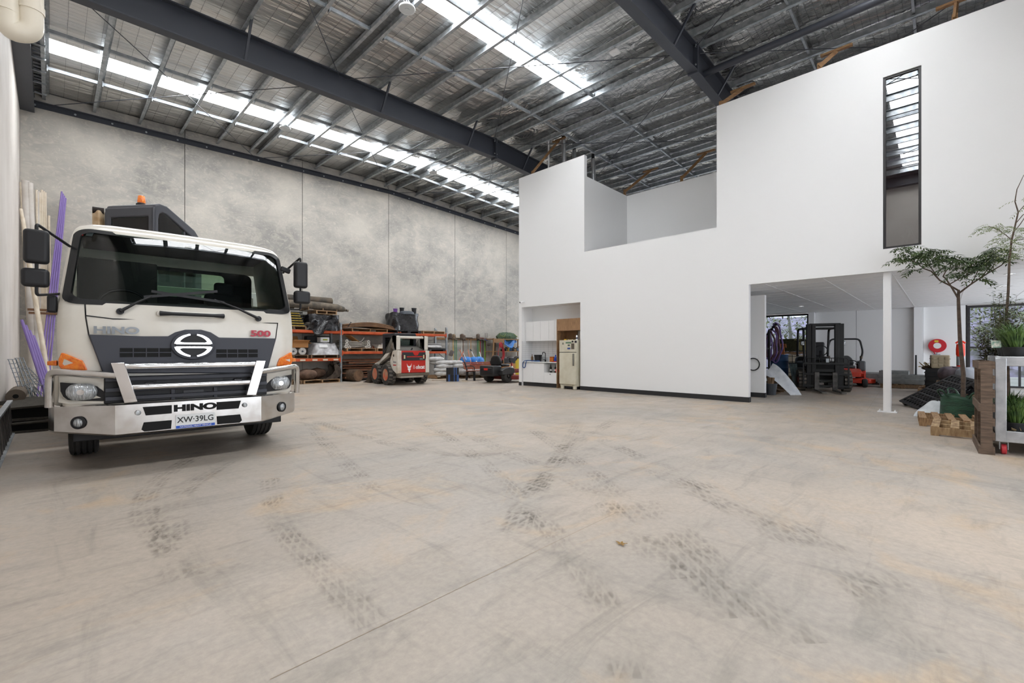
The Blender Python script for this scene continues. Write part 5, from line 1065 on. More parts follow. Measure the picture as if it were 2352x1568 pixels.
# black zero-turn mower
def zero_turn(label, loc, rz, bodym, deckm, seatm, rops):
    t = thing('ride_on_mower', label, 'mower', loc, rz)        # local: x forward, y left
    for s in (-1, 1):
        wheel(t, 0, 0, .28, .24, 'drive_wheel', TBK, 5) if False else None
        pr = [(.12, -.11), (.2, -.12), (.265, -.10), (.28, -.06), (.28, .06), (.265, .10), (.2, .12), (.12, .11)]
        wh = B().lathe(pr, (0, s * .46, .28), 'y', 28, closed=True).build('drive_wheel', RUB, t); B().lathe([(.14, -.08 * s), (.12, .02 * s), (.05, .06 * s), (.05, .1 * s), (.001, .1 * s)], (0, s * .46, .28), 'y', 18).build('rim', mat('mower rim', '#3a3734', .5), wh)
        cw_ = B().lathe([(.04, -.06), (.13, -.07), (.15, -.04), (.15, .04), (.13, .07), (.04, .06)], (1.25, s * .42, .15), 'y', 20, closed=True).build('caster_wheel', RUB, t); B().bar((1.25, s * .42, .33), (1.25, s * .42, .5), .05, .05).box(1.22, 1.28, s * .42 - .1, s * .42 + .1, .31, .34).build('caster_fork', deckm, cw_)
        B().prism([(-.42, .33), (.32, .33), (.42, .45), (.36, .60), (.05, .64), (-.2, .60), (-.4, .52)], s * .46 - .12, s * .46 + .12, 'y').build('fender', bodym, t, bevel=.03, seg=3)
        B().tube(arcpts([(.45, s * .30, .5), (.5, s * .36, .82), (.46, s * .2, .95), (.44, s * .08, .93)], .1), .016, 8).build('control_lever', TBK, t)
        B().obox((.22, s * .33, .80), (.3, .07, .04)).build('armrest', TBK, t, bevel=.015)
    B().box(-.75, -.2, -.36, .36, .28, .70).build('engine_cover', bodym, t, bevel=.05, seg=3)
    B().box(-.78, -.74, -.3, .3, .4, .62).build('rear_panel', TBK, t, bevel=.02); B().box(-.785, -.78, -.1, .1, .52, .6).build('badge', BR, t)
    B().box(-.3, 1.3, -.3, .3, .36, .48).build('frame', deckm, t, bevel=.02)
    B().prism([(.15, -.62), (.3, -.78), (.7, -.82), (.95, -.62), (1.02, 0), (.95, .62), (.7, .82), (.3, .78), (.15, .62)], .12, .28, 'z').build('cutting_deck', deckm, t, bevel=.03)
    B().box(.0, .5, -.26, .26, .64, .75).build('seat', seatm, t, bevel=.05, seg=3)
    B().prism([(-.24, .70), (.24, .70), (.29, .86), (.22, 1.02), (.12, 1.12), (-.12, 1.12), (-.22, 1.02), (-.29, .86)], -.06, .03, 'x', M=Matrix.Rotation(-.12, 4, 'Y')).build('backrest', seatm, t, bevel=.04, seg=3)
    B().prism([(.85, -.3), (1.3, -.28), (1.3, .28), (.85, .3)], .48, .52, 'z').build('foot_plate', deckm, t, bevel=.01)
    if rops:
        B().tube(arcpts([(-.1, .46, .62), (-.1, .48, .9), (-.1, .56, 1.25), (-.1, .46, 1.75), (-.1, -.46, 1.75), (-.1, -.56, 1.25), (-.1, -.48, .9), (-.1, -.46, .62)], .14), .032, 10).build('roll_bar', TBK, t)
        for s in (-1, 1): B().cyl((-.1, s * .5, 1.0), (-.1, s * .51, 1.1), .045, n=10).build('roll_bar_joint', STL, t)
    return t
MBK = mat('black mower body', '#212122', .4)
zero_turn('black zero-turn mower parked beside the white wall', (12.85, 13.25, 0), math.radians(8), MBK, mat('mower dark red', '#7a2a25', .5), MBK, False)
# tools on the wall rail
rl = thing('tool_rail', 'pine tool rail screwed to the concrete wall', 'rail', (0, 0, 0)); B().box(13.98, 17.75, 19.13, 19.19, 1.88, 2.0).build('rail', TIMBER, rl, bevel=.004)
for k in range(14): x = 14.2 + k * .26; B().cyl((x, 19.0, 1.93), (x, 19.13, 1.93), .012, n=6).build('peg', TIMBER, rl)
def tool(px, label, kind, hc, z0, z1, headc='#5d4f42', lean=0., y=19.03):
    q = onY(990 + px / 10.45, 800, y); t = thing(kind, label, kind.replace('_', ' '), (q.x, y, 0), 0, 'hanging garden tools')
    hm = mat('tool handle ' + hc, hc, .6); hd = mat('tool head ' + headc, headc, .6, .3, '#453a31', 9)
    B().cyl((lean, -.02, z0), (0, 0, z1), .019, n=8).build('handle', hm, t)
    if kind == 'shovel':
        B().grid(lambda u, v: Vector((-.14 + .28 * u, -.05 - .05 * math.sin(PI * u) * .6, z1 - .05 + .32 * v - .05 * (2 * u - 1) ** 2 * v)), 6, 4).build('blade', hd, t, thick=.008)
    elif kind == 'fork':
        for k in range(4): B().tube([(-.1 + .065 * k, -.01, z1), (-.1 + .065 * k, -.06, z1 + .15), (-.09 + .07 * k, -.03, z1 + .33)], .009, 5).build('tine', hd, t)
        B().box(-.11, .11, -.02, 0, z1 - .02, z1 + .02).build('yoke', hd, t)
    elif kind == 'rake':
        B().box(-.3, .3, -.03, 0, z1, z1 + .05).build('bar', hd, t)
        for k in range(9): B().cyl((-.28 + .07 * k, -.02, z1 + .02), (-.28 + .07 * k, -.1, z1 + .0), .008, n=5).build('tine', hd, t)
    elif kind == 'broom':
        B().box(-.25, .25, -.05, .03, z1 + .03, z1 + .09).build('head_block', hd, t, bevel=.01); B().box(-.25, .25, -.045, .025, z1 - .08, z1 + .03).build('bristles', TBK, t)
    elif kind == 'hoe':
        B().obox((0, -.1, z1 + .02), (.2, .18, .012), (.5, 0, 0)).build('blade', hd, t)
    return t
tool(450, 'shovel with pale shaft and dark square blade nearest the racking', 'shovel', '#b8b0a0', .5, 1.95, '#4d4036')
tool(530, 'square shovel with yellow handle', 'shovel', '#c9a23c', .75, 1.92, '#8a7355')
tool(570, 'thin green handled hoe next to the yellow shovel', 'hoe', '#3f7a4c', .5, 1.9)
tool(610, 'slim rake with a green handle', 'rake', '#45905a', .5, 1.93, '#2f4a35')
tool(730, 'spade with white shaft and broad brown blade', 'shovel', '#d0cbc2', .75, 1.95, '#5a4634')
tool(770, 'brown wooden handled spade beside the white shafted one', 'shovel', '#6b4c35', .6, 1.9, '#6b5a4a')
tool(890, 'wide steel landscape rake', 'rake', '#a08a6d', .6, 1.98, '#5c4a3a')
tool(955, 'pale wooden handled rake', 'rake', '#b48c5c', .6, 1.94, '#6a4a34')
tool(1115, 'green handled rounded shovel', 'shovel', '#3f8f5a', .5, 1.98, '#6a5a4c')
tool(1155, 'lime green handled hoe', 'hoe', '#79b83a', .5, 1.93)
tool(1180, 'broom with a red head', 'broom', '#b5323a', .7, 1.95, '#a8322d')
tool(1240, 'black handled tool hanging left of the lime handles', 'hoe', '#26262a', .6, 1.9)
tool(1290, 'lime and blue handled level staff', 'hoe', '#7cc03c', .45, 1.9, '#2b3f8a')
tool(1310, 'garden fork with four grey tines pointing up', 'fork', '#6b5040', .9, 1.98, '#8a8886')
tool(1385, 'grey pronged hand cultivator at the end of the rail', 'fork', '#8f8b86', 1.0, 1.6, '#4a4745')
def leaning(px0, py0, px1, py1, label, c, grip=None):
    a, d = onY(*VZ(px0, py0), 17.9), onY(*VZ(px1, py1), 17.4); d = d + (d - a).normalized() * .25; t = thing('garden_tool', label, 'tool', (0, 0, 0), 0, 'leaning tools'); B().cyl(a, d, .022, n=8).build('shaft', mat('tool handle ' + c, c, .6), t)
    B().cyl(a, a + (d - a).normalized() * .16, .027, n=8).build('grip', mat('grip ' + (grip or c), grip or c, .6), t)
leaning(690, 555, 790, 790, 'reddish wooden shaft leaning over the sacks', '#a5644c')
leaning(775, 605, 690, 770, 'short orange brown shaft crossing the reddish one', '#a85a3c')
leaning(770, 630, 825, 750, 'grey metal shaft leaning behind the blue sack', '#b5b5b2')
leaning(890, 560, 940, 780, 'pink-brown wooden shaft leaning above the blue sack', '#b3745c')
leaning(945, 540, 1070, 800, 'white shaft with a black grip leaning over the blue sacks', '#c9cbcd', '#1c1c1e')
leaning(1165, 610, 1220, 820, 'pale steel shaft leaning near the red broom', '#c0c4c6')
t = thing('shovel', 'square mouth shovel standing blade up in front of the rail', 'shovel', onY(*VZ(490, 640), 18.3) * 1); zs_ = onY(*VZ(490, 640), 18.3).z; B().obox((0, 0, 0), (.24, .03, .3), (.2, .35, 0)).build('blade', mat('worn shovel steel', '#8d8176', .5, .5), t, bevel=.005); B().cyl((.05, 0, -.14), (.1, -.1, -zs_), .018).build('handle', LAM, t)
# timber shelving with tarp, rope and crates
sh = thing('timber_shelf', 'home-made pine shelving unit in the far corner', 'shelf', (0, 0, 0)); SX0, SX1, SY0, SY1 = 17.45, 20.2, 18.35, 19.1
for x in (SX0, 18.25, SX1):
    for y in (SY0, SY1 - .05): B().box(x, x + .05, y, y + .05, 0, 2.0).build('post', TIMBER, sh, smooth=False)
for z in (.5, 1.22, 1.93): B().box(SX0, SX1 + .05, SY0, SY1, z, z + .05).build('shelf_board', TIMBER, sh, smooth=False)
B().box(SX0, 18.3, SY0 - .02, SY0, 1.75, 1.98).build('fascia', TIMBER, sh, smooth=False); B().bar((SX0 - .25, SY0 - .1, .3), (SX0 + .05, SY0, 1.9), .06, .04).build('leaning_batten', TIMBER, sh)
TARP = mat('blue tarpaulin', '#3f7fc8', .45, 0, '#2b5f9e', 5, .5, 9); NETM = mat('dark green netting', '#26403a', .9, 0, '#5d6a4a', 18, .8, 22)
t = thing('tarpaulin', 'crumpled blue tarpaulin hanging off the top shelf', 'tarpaulin', (18.85, SY0 - .05, 2.0)); B().grid(lambda u, v: Vector((-.5 + 1.05 * u, .3 * (1 - v) - .08 * math.sin(8 * u + 4 * v), .1 - .62 * v * (.55 + .45 * math.sin(PI * u + .4)) + .05 * math.sin(11 * u))), 18, 10).build('sheet', TARP, t, thick=.006)
B().tube([(-.5, .3, .1), (0, .28, .14), (.5, .3, .1)], .02, 6).build('hem', TARP, t)
t = thing('netting', 'heap of dark green netting on the top shelf', 'netting', (18.8, SY0 + .3, 1.98)); B().ball((0, 0, .1), (.85, .3, .28), 20, 9, .25).build('heap', NETM, t); B().tube([(-.8 + .16 * k, -.2 + .1 * math.sin(k * 2), .22 + .1 * math.cos(k * 1.7)) for k in range(11)], .018, 5).build('cord', mat('yellow green cord', '#7d8a4a', .8), t)
RR = mat('red rope', '#a33238', .8); t = thing('rope_coil', 'red rope coil hanging from the shelving', 'rope', (17.95, SY0 - .06, 1.2)); 
for k in range(5): B().tube([((.16 + .02 * k) * math.sin(a / 10 * PI) * (1 - .5 * math.cos(a / 10 * PI)) , -.02 * k, .05 + (.42 + .02 * k) * math.cos(a / 10 * PI)) for a in range(20)], .014, 6, True).build('loop', RR, t)
B().ball((0, -.03, .42), (.16, .06, .16), 12, 8, .1).build('knot', RR, t)
cr = ['#2e2c2a', '#3b3430', '#c9a23c', '#2f5d8a', '#26262a', '#8a6a3c', '#41566b', '#b5b1aa']
for k in range(9):
    x = 18.4 + k * .2; h = .12 + .12 * ((k * 7) % 5) / 5; lab = ('black grinder', 'brown power tool', 'yellow drill', 'blue tool case', 'dark battery box', 'tan pouch', 'steel blue pump', 'pale charger', 'black saw')[k] + ' on the middle corner shelf'
    t = thing('power_tool', lab, 'tool', (x, SY0 + .22, 1.27), .3 * k, 'tools on the corner shelf'); B().box(-.08, .08, -.1, .1, 0, h).build('body', mat('shelf tool ' + cr[k % 8], cr[k % 8], .5), t, bevel=.02); B().obox((.02, -.08, h + .03), (.05, .16, .05), (.3, 0, 0)).build('grip', TBK, t, bevel=.015)
for k in range(3): t = thing('plastic_crate', 'black plastic crate %s on the bottom corner shelf' % ('at the left', 'in the middle', 'at the right')[k], 'crate', (18.55 + k * .6, SY0 + .3, .55), 0, 'black crates'); B().ringprism(rrect(-.27, .27, -.22, .22, .02), rrect(-.25, .25, -.2, .2, .02), 0, .3, 'z').box(-.26, .26, -.21, .21, 0, .02).build('bin', TBK, t); B().ball((0, 0, .3), (.24, .18, .12), 10, 6, .3).build('contents', LS, t)
t = thing('cardboard_box', 'flat-sided cardboard carton under the corner shelf', 'box', (19.0, SY0 - .05, 0)); B().box(-.9, .5, -.02, .4, 0, .5).build('carton', CARD, t, bevel=.005); B().box(-.3, -.1, -.022, -.018, .0, .5).build('tape', mat('tape', '#c9b58f', .4), t)
t = thing('traffic_cone', 'red and white traffic cone near the mower', 'cone', onG(1175, 862) * 1); B().lathe([(.14, .03), (.06, .5), (.03, .68), (.02, .68)], n=16).build('body', mat('cone red', '#d0321f', .5), t); B().lathe([(.105, .22), (.062, .5), (.064, .5), (.109, .22)], n=16, closed=True).build('band', LAM, t); B().box(-.18, .18, -.18, .18, 0, .03).build('base', TBK, t, bevel=.01)
t = thing('yellow_canister', 'yellow canister at the edge of the white wall', 'canister', (16.6, 15.6, 0)); B().lathe([(.16, 0), (.16, .75), (.08, .85), (.08, .9)], n=16).build('body', mat('yellow drum', '#c9b03a', .5), t); B().lathe([(.09, .9), (.09, .95)], n=12).build('cap', TBK, t)
# ================================================================ under the mezzanine: forklift, red mower, stores
Z4 = lambda x, y: (1750 + x / 7.126, 700 + y / 7.126)
Z5 = lambda x, y: (1900 + x / 8.709, 740 + y / 8.709)
Z6 = lambda x, y: (2040 + x / 4.9, 740 + y / 4.9)
FK = mat('black forklift paint', '#0f0f10', .5, 0, '#171717', 5)
fk = thing('forklift', 'black forklift with lowered mast facing the floor area', 'forklift', (17.52, 2.86, 0), math.radians(200.5))   # x forward, y left
for s in (-1, 1):
    B().box(.20, .34, s * .43 - .07, s * .43 + .07, .08, 2.16).build('outer_mast', FK, fk, bevel=.01); B().box(.24, .36, s * .31 - .055, s * .31 + .055, .10, 2.14).build('inner_mast', FK, fk, bevel=.01)
    B().cyl((.18, s * .31, .3), (.18, s * .31, 1.6), .035).build('lift_cylinder', STL, fk)
    B().box(.40, .45, s * .24 - .065, s * .24 + .065, .04, .62).box(.40, 1.45, s * .24 - .065, s * .24 + .065, .035, .07).build('fork', mat('worn fork steel', '#3a3836', .5, .3, '#6b6864', 6), fk, bevel=.006)
    fw_ = B().lathe([(.18, -.10), (.3, -.11), (.335, -.085), (.34, 0), (.335, .085), (.3, .11), (.18, .10)], (.05, s * .61, .34), 'y', 28, closed=True).build('front_wheel', RUB, fk)
    q = B()
    for i in range(18):
        M = Matrix.Translation((.05, s * .61, .34)) @ Matrix.Rotation(2 * PI * i / 18, 4, 'Y'); q.box(-.035, .035, -.10, .10, .325, .348, M)
    o = q.build('tread_lug', RUBT, fw_, smooth=False); o['kind'] = 'stuff'
    B().lathe([(.18, s * .06), (.1, s * .02), (.001, s * .02)], (.05, s * .61, .34), 'y', 18).build('rim', BR, fw_)
    rw_ = B().lathe([(.12, -.08), (.22, -.085), (.25, -.05), (.25, .05), (.22, .085), (.12, .08)], (-1.45, s * .45, .25), 'y', 24, closed=True).build('rear_wheel', RUB, fk)
    B().tube(arcpts([(-.05, s * .48, .8), (-.12, s * .50, 1.3), (-.3, s * .48, 2.06), (-1.4, s * .46, 2.06), (-1.55, s * .46, 1.1)], .12), .035, 8).build('overhead_guard_post', FK, fk)
    hl_ = B().obox((.0, s * .56, 1.55), (.10, .10, .14)).build('work_lamp', TBK, fk, bevel=.015); B().box(.05, .055, s * .56 - .04, s * .56 + .04, 1.49, 1.61).build('lens', LENS, hl_)
    B().obox((-.02, s * .58, .72), (.5, .2, .03)).build('fender', BR if s > 0 else FK, fk, bevel=.01)
for z in (2.08, .62, .28): B().box(.22, .32, -.42, .42, z, z + .1).build('mast_crossbar', FK, fk, bevel=.008)
for z in (.14, .52, .86): B().box(.37, .42, -.60, .60, z, z + .07).build('carriage_bar', FK, fk, bevel=.006)
q = B().tube(arcpts([(.40, -.60, .5), (.40, -.60, 1.07), (.40, .60, 1.07), (.40, .60, .5)], .1), .012, 6)
q.build('load_backrest', FK, fk)
for k in range(7): B().cyl((.40, -.48 + .16 * k, .9), (.40, -.48 + .16 * k, 1.06), .010, n=6).build('backrest_bar', FK, fk)
for s in (-1, 1): B().box(.38, .42, s * .60 - .02, s * .60 + .02, .14, .9).build('carriage_side', FK, fk)
B().box(-1.55, -.1, -.5, .5, .3, .95).build('body', FK, fk, bevel=.06, seg=3); B().box(-1.85, -1.3, -.5, .5, .28, 1.1).build('counterweight', FK, fk, bevel=.12, seg=3)
for k in range(7): B().box(-1.4 + k * .17, -1.34 + k * .17, -.44, .44, 2.04, 2.08).build('overhead_guard_bar', FK, fk, smooth=False)
B().box(-1.0, -.55, -.26, .26, .95, 1.1).box(-1.1, -.98, -.26, .26, 1.05, 1.6).build('seat', TBK, fk, bevel=.05, seg=3)
B().tube([(-.28 + .06 * math.sin(t / 10 * PI), .19 * math.cos(t / 10 * PI), 1.3 + .17 * math.sin(t / 10 * PI)) for t in range(20)], .016, 8, True).build('steering_wheel', TBK, fk); B().bar((-.1, 0, .9), (-.3, 0, 1.3), .06, .06).build('steering_column', TBK, fk)
B().box(.355, .362, .02, .10, .88, 1.06).build('data_plate', GALV, fk); B().cyl((.3, -.25, .33), (.3, .25, .36), .02).tube([(.3, -.3, .5), (.36, -.1, .3), (.34, .2, .35), (.3, .3, .55)], .012, 6).build('hydraulic_hose', mat('hose grey', '#4c4a46', .5), fk)
# red zero-turn mower with roll bar
RM = mat('orange-red mower paint', '#c23a24', .4)
rm = zero_turn('orange-red zero-turn mower with a black roll bar', (21.25, 2.75, 0), math.radians(194), RM, RM, mat('black vinyl seat', '#3a3a3b', .5), True)
B().prism([(.55, .38), (1.2, .36), (1.25, .52), (.9, .62), (.55, .64)], -.36, .36, 'y').build('front_cowl', RM, rm, bevel=.03, seg=3); B().box(1.235, 1.245, -.15, .1, .46, .5).build('nameplate', mat('pale decal', '#e0a89c', .5), rm)
B().box(.0, .5, .34, .56, .55, .92).build('fuel_tank', mat('dark grey tank', '#4b4e50', .5), rm, bevel=.05, seg=3)
# concrete troughs on a pallet, behind the post
TRO = mat('grey fibre cement', '#8d8f8d', .8, 0, '#77797a', 6)
tp_ = pallet('timber pallet under the grey cement troughs', (20.9, 1.05, 0), math.radians(2), 1.1, 1.2, PAL)
for k, (x, y, z, L, lab) in enumerate(((20.85, 1.1, .145, 1.25, 'grey cement trough lying lowest on the pallet'), (20.9, 1.08, .30, 1.3, 'grey cement trough stacked on the lower one'), (21.1, 1.3, .42, .8, 'domed grey trough on top of the trough stack'))):
    t = thing('cement_trough', lab, 'trough', (x, y, z), 0, 'cement troughs'); B().prism([(-.3, 0), (.3, 0), (.34, .17), (.27, .17), (.25, .04), (-.25, .04), (-.27, .17), (-.34, .17)], -L / 2, L / 2, 'y').build('channel', TRO, t, bevel=.008); B().box(-.28, .28, -L / 2 + .001, -L / 2 + .03, .02, .15).build('end_wall', TRO, t)
t = thing('cement_trough', 'long grey cement channel lying behind the red mower', 'trough', (22.3, 1.9, 0)); B().prism([(-.3, 0), (.3, 0), (.3, .42), (.2, .46), (-.2, .46), (-.3, .42)], -.6, .6, 'y').build('channel', TRO, t, bevel=.02); B().box(-.32, .32, -.1, .1, 0, .12).build('strap', TBK, t)
# pallet jack handle
q0, q1 = Z5(1780, 1290), Z5(1802, 655); g = onG(*Z5(1775, 1310)); pj = thing('pallet_jack', 'pallet jack with a tall black handle beside the troughs', 'pallet jack', (g.x, g.y, 0), math.radians(180))
B().tube([(0, 0, .22), (-.02, 0, .5), (-.04, 0, 1.15)], [.05, .03, .025], 8).build('handle', TBK, pj); B().lathe([(.09, -.05), (.09, .05)], (0, 0, .09), 'y', 16).build('steer_wheel', mat('cream hub', '#b8ab92', .6), pj); B().box(-.1, .1, -.12, .12, .1, .24).build('pump', mat('cream hub', '#b8ab92', .6), pj, bevel=.02)
for s in (-1, 1): B().box(-1.1, -.1, s * .2 - .07, s * .2 + .07, .06, .11).build('fork', TBK, pj, bevel=.01)
# hose reel on the far wall
HR = mat('fire hose red', '#c21f2c', .35); hx, hy, hz = XB - .05, .20, 1.49
hr = thing('hose_reel', 'red fire hose reel mounted on the white far wall', 'hose reel', (hx, hy, hz))
B().lathe([(.05, -.13), (.25, -.13), (.255, -.12), (.255, -.10), (.13, -.09), (.13, -.03), (.25, -.02), (.25, 0), (.05, 0)], axis='x', n=32).build('drum', HR, hr); B().lathe([(.11, -.132), (.11, -.136), (.001, -.136)], axis='x', n=24).build('hub_label', LAM, hr); B().box(-.134, -.131, -.03, .08, .13, .2).build('yellow_label', mat('yellow label', '#d8c23c', .5), hr)
B().cyl((-.02, 0, 0), (.05, 0, 0), .05).build('wall_bracket', GALV, hr); B().tube([(-.06, .2, -.14), (-.06, .1, -.24), (-.06, .05, -.33)], .016, 8).build('hose', HR, hr); B().cyl((-.05, 0, -.34), (-.05, 0, -.2), .02).cyl((-.06, .12, -.33), (-.06, -.08, -.33), .018).build('valve', GALV, hr)
# crates, cream case, temporary bollard
BC = mat('black crate plastic', '#1d1d1f', .5)
pallet('timber pallet under the black crates by the far window', (19.2, .05, 0), 0, 1.2, 1.1, PAL2)
for k in range(5):
    t = thing('stacked_tray', 'flat black nursery tray, %s of the stack under the cream case' % ('lowest', 'second from below', 'third from below', 'fourth from below', 'topmost')[k], 'tray', (19.2, .05 + .01 * (k % 2), .145 + .125 * k), 0, 'black trays'); B().ringprism(rrect(-.5, .5, -.38, .38, .03), rrect(-.47, .47, -.35, .35, .03), 0, .11, 'z').box(-.48, .48, -.36, .36, 0, .02).build('tray', BC, t); B().ringprism(rrect(-.52, .52, -.40, .40, .03), rrect(-.47, .47, -.35, .35, .03), .10, .12, 'z').build('rim', BC, t)
CC = mat('khaki plastic case', '#a3967b', .5); t = thing('plastic_case', 'khaki ribbed plastic storage case on the black trays', 'case', (18.95, .10, .77), .1)
B().box(-.2, .2, -.20, .22, 0, .40).build('shell', CC, t, bevel=.025)
for k in range(3): 
    for z in (.06, .16, .27): B().box(-.215, -.2, -.17 + .13 * k, -.08 + .13 * k, z, z + .07).build('rib', CC, t, bevel=.006)
B().box(-.21, .21, -.21, .23, .28, .295).build('lid_seam', mat('dark khaki', '#6f6450', .6), t); B().box(-.22, -.2, -.05, .05, .25, .33).build('latch', CC, t, bevel=.004)
t = thing('flower_stems', 'dried yellow flower stems heaped on the black trays', 'dried flowers', (19.1, .38, .77)); rnd = random.Random(8)
b = B()
for k in range(40):
    a = rnd.random() * 6.3; d = Vector((math.cos(a) * .2, math.sin(a) * .16, rnd.uniform(.0, .16))); p = Vector((rnd.uniform(-.15, .15), rnd.uniform(-.1, .1), .02)); b.tube([p, p + d * .6, p + d], [.006, .005, .012], 4)
b.build('stems', mat('dry flower yellow', '#b39a58', .8, 0, '#5d4630', 30), t); B().ball((0, 0, .0), (.22, .15, .07), 10, 6, .3).build('heap', mat('dry brown', '#4a3a2a', .9), t)
OR = mat('fluorescent red-orange plastic', '#ef3a1e', .4); t = thing('temporary_bollard', 'red-orange plastic bollard with a silver band by the window', 'bollard', (18.4, -.33, .30))
B().lathe([(.22, 0), (.22, .05), (.12, .08)], n=20).build('base', TBK, t); B().lathe([(.088, .06), (.085, .85), (.098, .9), (.098, 1.05), (.085, 1.2)], n=20).build('post', OR, t); B().lathe([(.0885, .58), (.0885, .84)], n=20).build('reflective_band', mat('silver band', '#b9bcc0', .25, .6), t); B().tube([(0, -.1, 1.22), (0, -.05, 1.27), (0, .05, 1.27), (0, .1, 1.22)], .025, 8).lathe([(.06, 1.18), (.04, 1.26)], n=14).build('t_top', OR, t)
t = thing('timber_crate', 'small timber box under the red-orange bollard', 'crate', (18.4, -.33, 0)); B().box(-.25, .25, -.25, .25, 0, .28).build('body', PAL, t, bevel=.01); B().box(-.26, .26, -.26, .26, .27, .30).build('lid', PAL, t)
# bags behind the leaning pallets
for k, (x, y, z, c, lab, sz) in enumerate(((17.6, -.15, .45, '#6b5f66', 'purple-brown cushion-like sack behind the leaning pallets', (.8, .6, .4)), (17.2, -.55, .45, '#b9bdc4', 'grey-white plastic bag behind the leaning pallets', (.9, .7, .4)))):
    sack(lab, (x, y, z), .2, sz, mat('stored sack ' + c, c, .5, 0, '#3a3034' if k == 0 else '#9aa0aa', 4, .5, 9), 90 + k, 'stored sacks')
t = thing('timber_crate', 'low dark timber crate under the stored sacks', 'crate', (17.4, -.4, 0)); B().box(-.6, .6, -.6, .55, 0, .42).build('body', PAL, t, bevel=.01); B().box(-.62, .62, -.62, .57, .40, .45).build('lid', PAL, t)
# leaning black plastic pallets
BPL = mat('black recycled plastic', '#1b1b1c', .45); BPT = mat('scuffed black plastic', '#2c2c2e', .4)
A_, Bc, D_ = Vector((14.30, .80, .10)), Vector((13.42, .44, .02)), Vector((15.05, .04, .80)); ex = (Bc - A_).normalized(); ey = (D_ - A_); ey = (ey - ex * ey.dot(ex)).normalized(); ez_ = ex.cross(ey)
if ez_.z < 0: ez_ = -ez_
def plastic_pallet(label, off):
    t = thing('plastic_pallet', label, 'pallet', (0, 0, 0)); t.matrix_world = Matrix.Translation(A_ + ez_ * off) @ Matrix((ex, ey, ez_)).transposed().to_4x4(); W_, L_ = 1.0, 1.2
    b = B().ringprism([(0, 0), (W_, 0), (W_, L_), (0, L_)], [(.07, .07), (W_ - .07, .07), (W_ - .07, L_ - .07), (.07, L_ - .07)], -.03, 0, 'z'); b.build('deck_frame', BPL, t)
    for k in range(1, 7): x = .07 + (W_ - .14) * k / 7; B().box(x - .028, x + .028, .07, L_ - .07, -.025, -.002).build('deck_slat', BPL, t)
    for k in range(1, 6): y = .07 + (L_ - .14) * k / 6; B().box(.07, W_ - .07, y - .02, y + .02, -.03, 0.002).build('cross_slat', BPT, t)
    b = B()
    for i in range(7):
        for j in range(6):
            x0 = .07 + (W_ - .14) * i / 7; y0 = .07 + (L_ - .14) * j / 6; b.bar((x0 + .02, y0 + .04, .002), (x0 + .1, y0 + .15, .002), .01, .01); b.bar((x0 + .1, y0 + .04, .002), (x0 + .02, y0 + .15, .002), .01, .01)
    o = b.build('deck_lattice', BPT, t); o['kind'] = 'stuff'
    for x in (.02, W_ / 2 - .06, W_ - .14):
        for y in (.02, L_ / 2 - .07, L_ - .16): B().box(x, x + .12, y, y + .14, -.15, -.03).build('foot', BPL, t, bevel=.01)
    for y in (.02, L_ / 2 - .05, L_ - .12): B().box(0, W_, y, y + .1, -.17, -.15).build('runner', BPL, t)
plastic_pallet('black lattice plastic pallet leaning uppermost behind the grow bag', .0); plastic_pallet('second black plastic pallet beneath the leaning one', -.19)
t = thing('support_tub', 'black tub propping up the leaning plastic pallets', 'tub', (14.55, -.02, 0)); B().lathe([(.22, 0), (.25, .36), (.27, .36), (.27, .33), (.2, .03)], n=18).build('shell', BPL, t); B().lathe([(.2, .3), (.001, .3)], n=16).build('soil', DARK, t)
# crumpled white sheet and green grow bag
WS = mat('white nonwoven sheet', '#d9dde0', .5, 0, '#c3c8cc', 7, .4, 14); g = onG(2150, 955)
t = thing('plastic_sheet', 'crumpled white sheet heaped beside the green grow bag', 'sheet', (12.35, .14, 0)); b = B().grid(lambda u, v: Vector(((u - .5) * .7, (v - .5) * .62, max(.004, .44 * math.sin(PI * u) ** .7 * math.sin(PI * v) ** .6 * (1 - .45 * v + .1 * math.sin(9 * u) + .06 * math.sin(13 * v))))), 18, 14); b.build('sheet', WS, t); B().tube([(-.2, -.28, .02), (0, -.2, .2), (.1, -.05, .3)], .008, 5).build('fold', WS, t)
GB = mat('green woven grow bag', '#264b36', .5, 0, '#1b3527', 5, .4, 16, (1, 1, 4)); gq = onX(2212, 940, 11.96); gx, gy = gq.x, gq.y
gb = thing('grow_bag', 'dark green woven grow bag with carry handles', 'grow bag', (gx, gy, 0))
b = B().grid(lambda u, v: Vector((.33 * (1 - .06 * v + .015 * math.sin(14 * PI * u + 3 * v) + .02 * math.sin(5 * 2 * PI * u)) * math.cos(2 * PI * u), .33 * (1 - .06 * v + .015 * math.sin(14 * PI * u)) * math.sin(2 * PI * u), .46 * v + .02 * math.sin(6 * PI * u) * v)), 36, 10, True); b.build('bag_wall', GB, gb, thick=.006)
B().lathe([(.30, .37), (.001, .39)], n=20).build('soil', mat('potting soil', '#3a2c22', .95, 0, '#54422f', 20, .6, 30), gb); B().lathe([(.33, 0), (.33, .01)], n=20).build('base', GB, gb)
for a in (.4, 2.2, 3.6, 5.4): c, s = math.cos(a), math.sin(a); B().tube(arcpts([(.31 * c - .08 * s, .31 * s + .08 * c, .44), (.40 * c - .06 * s, .40 * s + .06 * c, .58), (.40 * c + .06 * s, .40 * s - .06 * c, .56), (.31 * c + .08 * s, .31 * s - .08 * c, .44)], .06), .016, 5).build('handle', GB, gb)
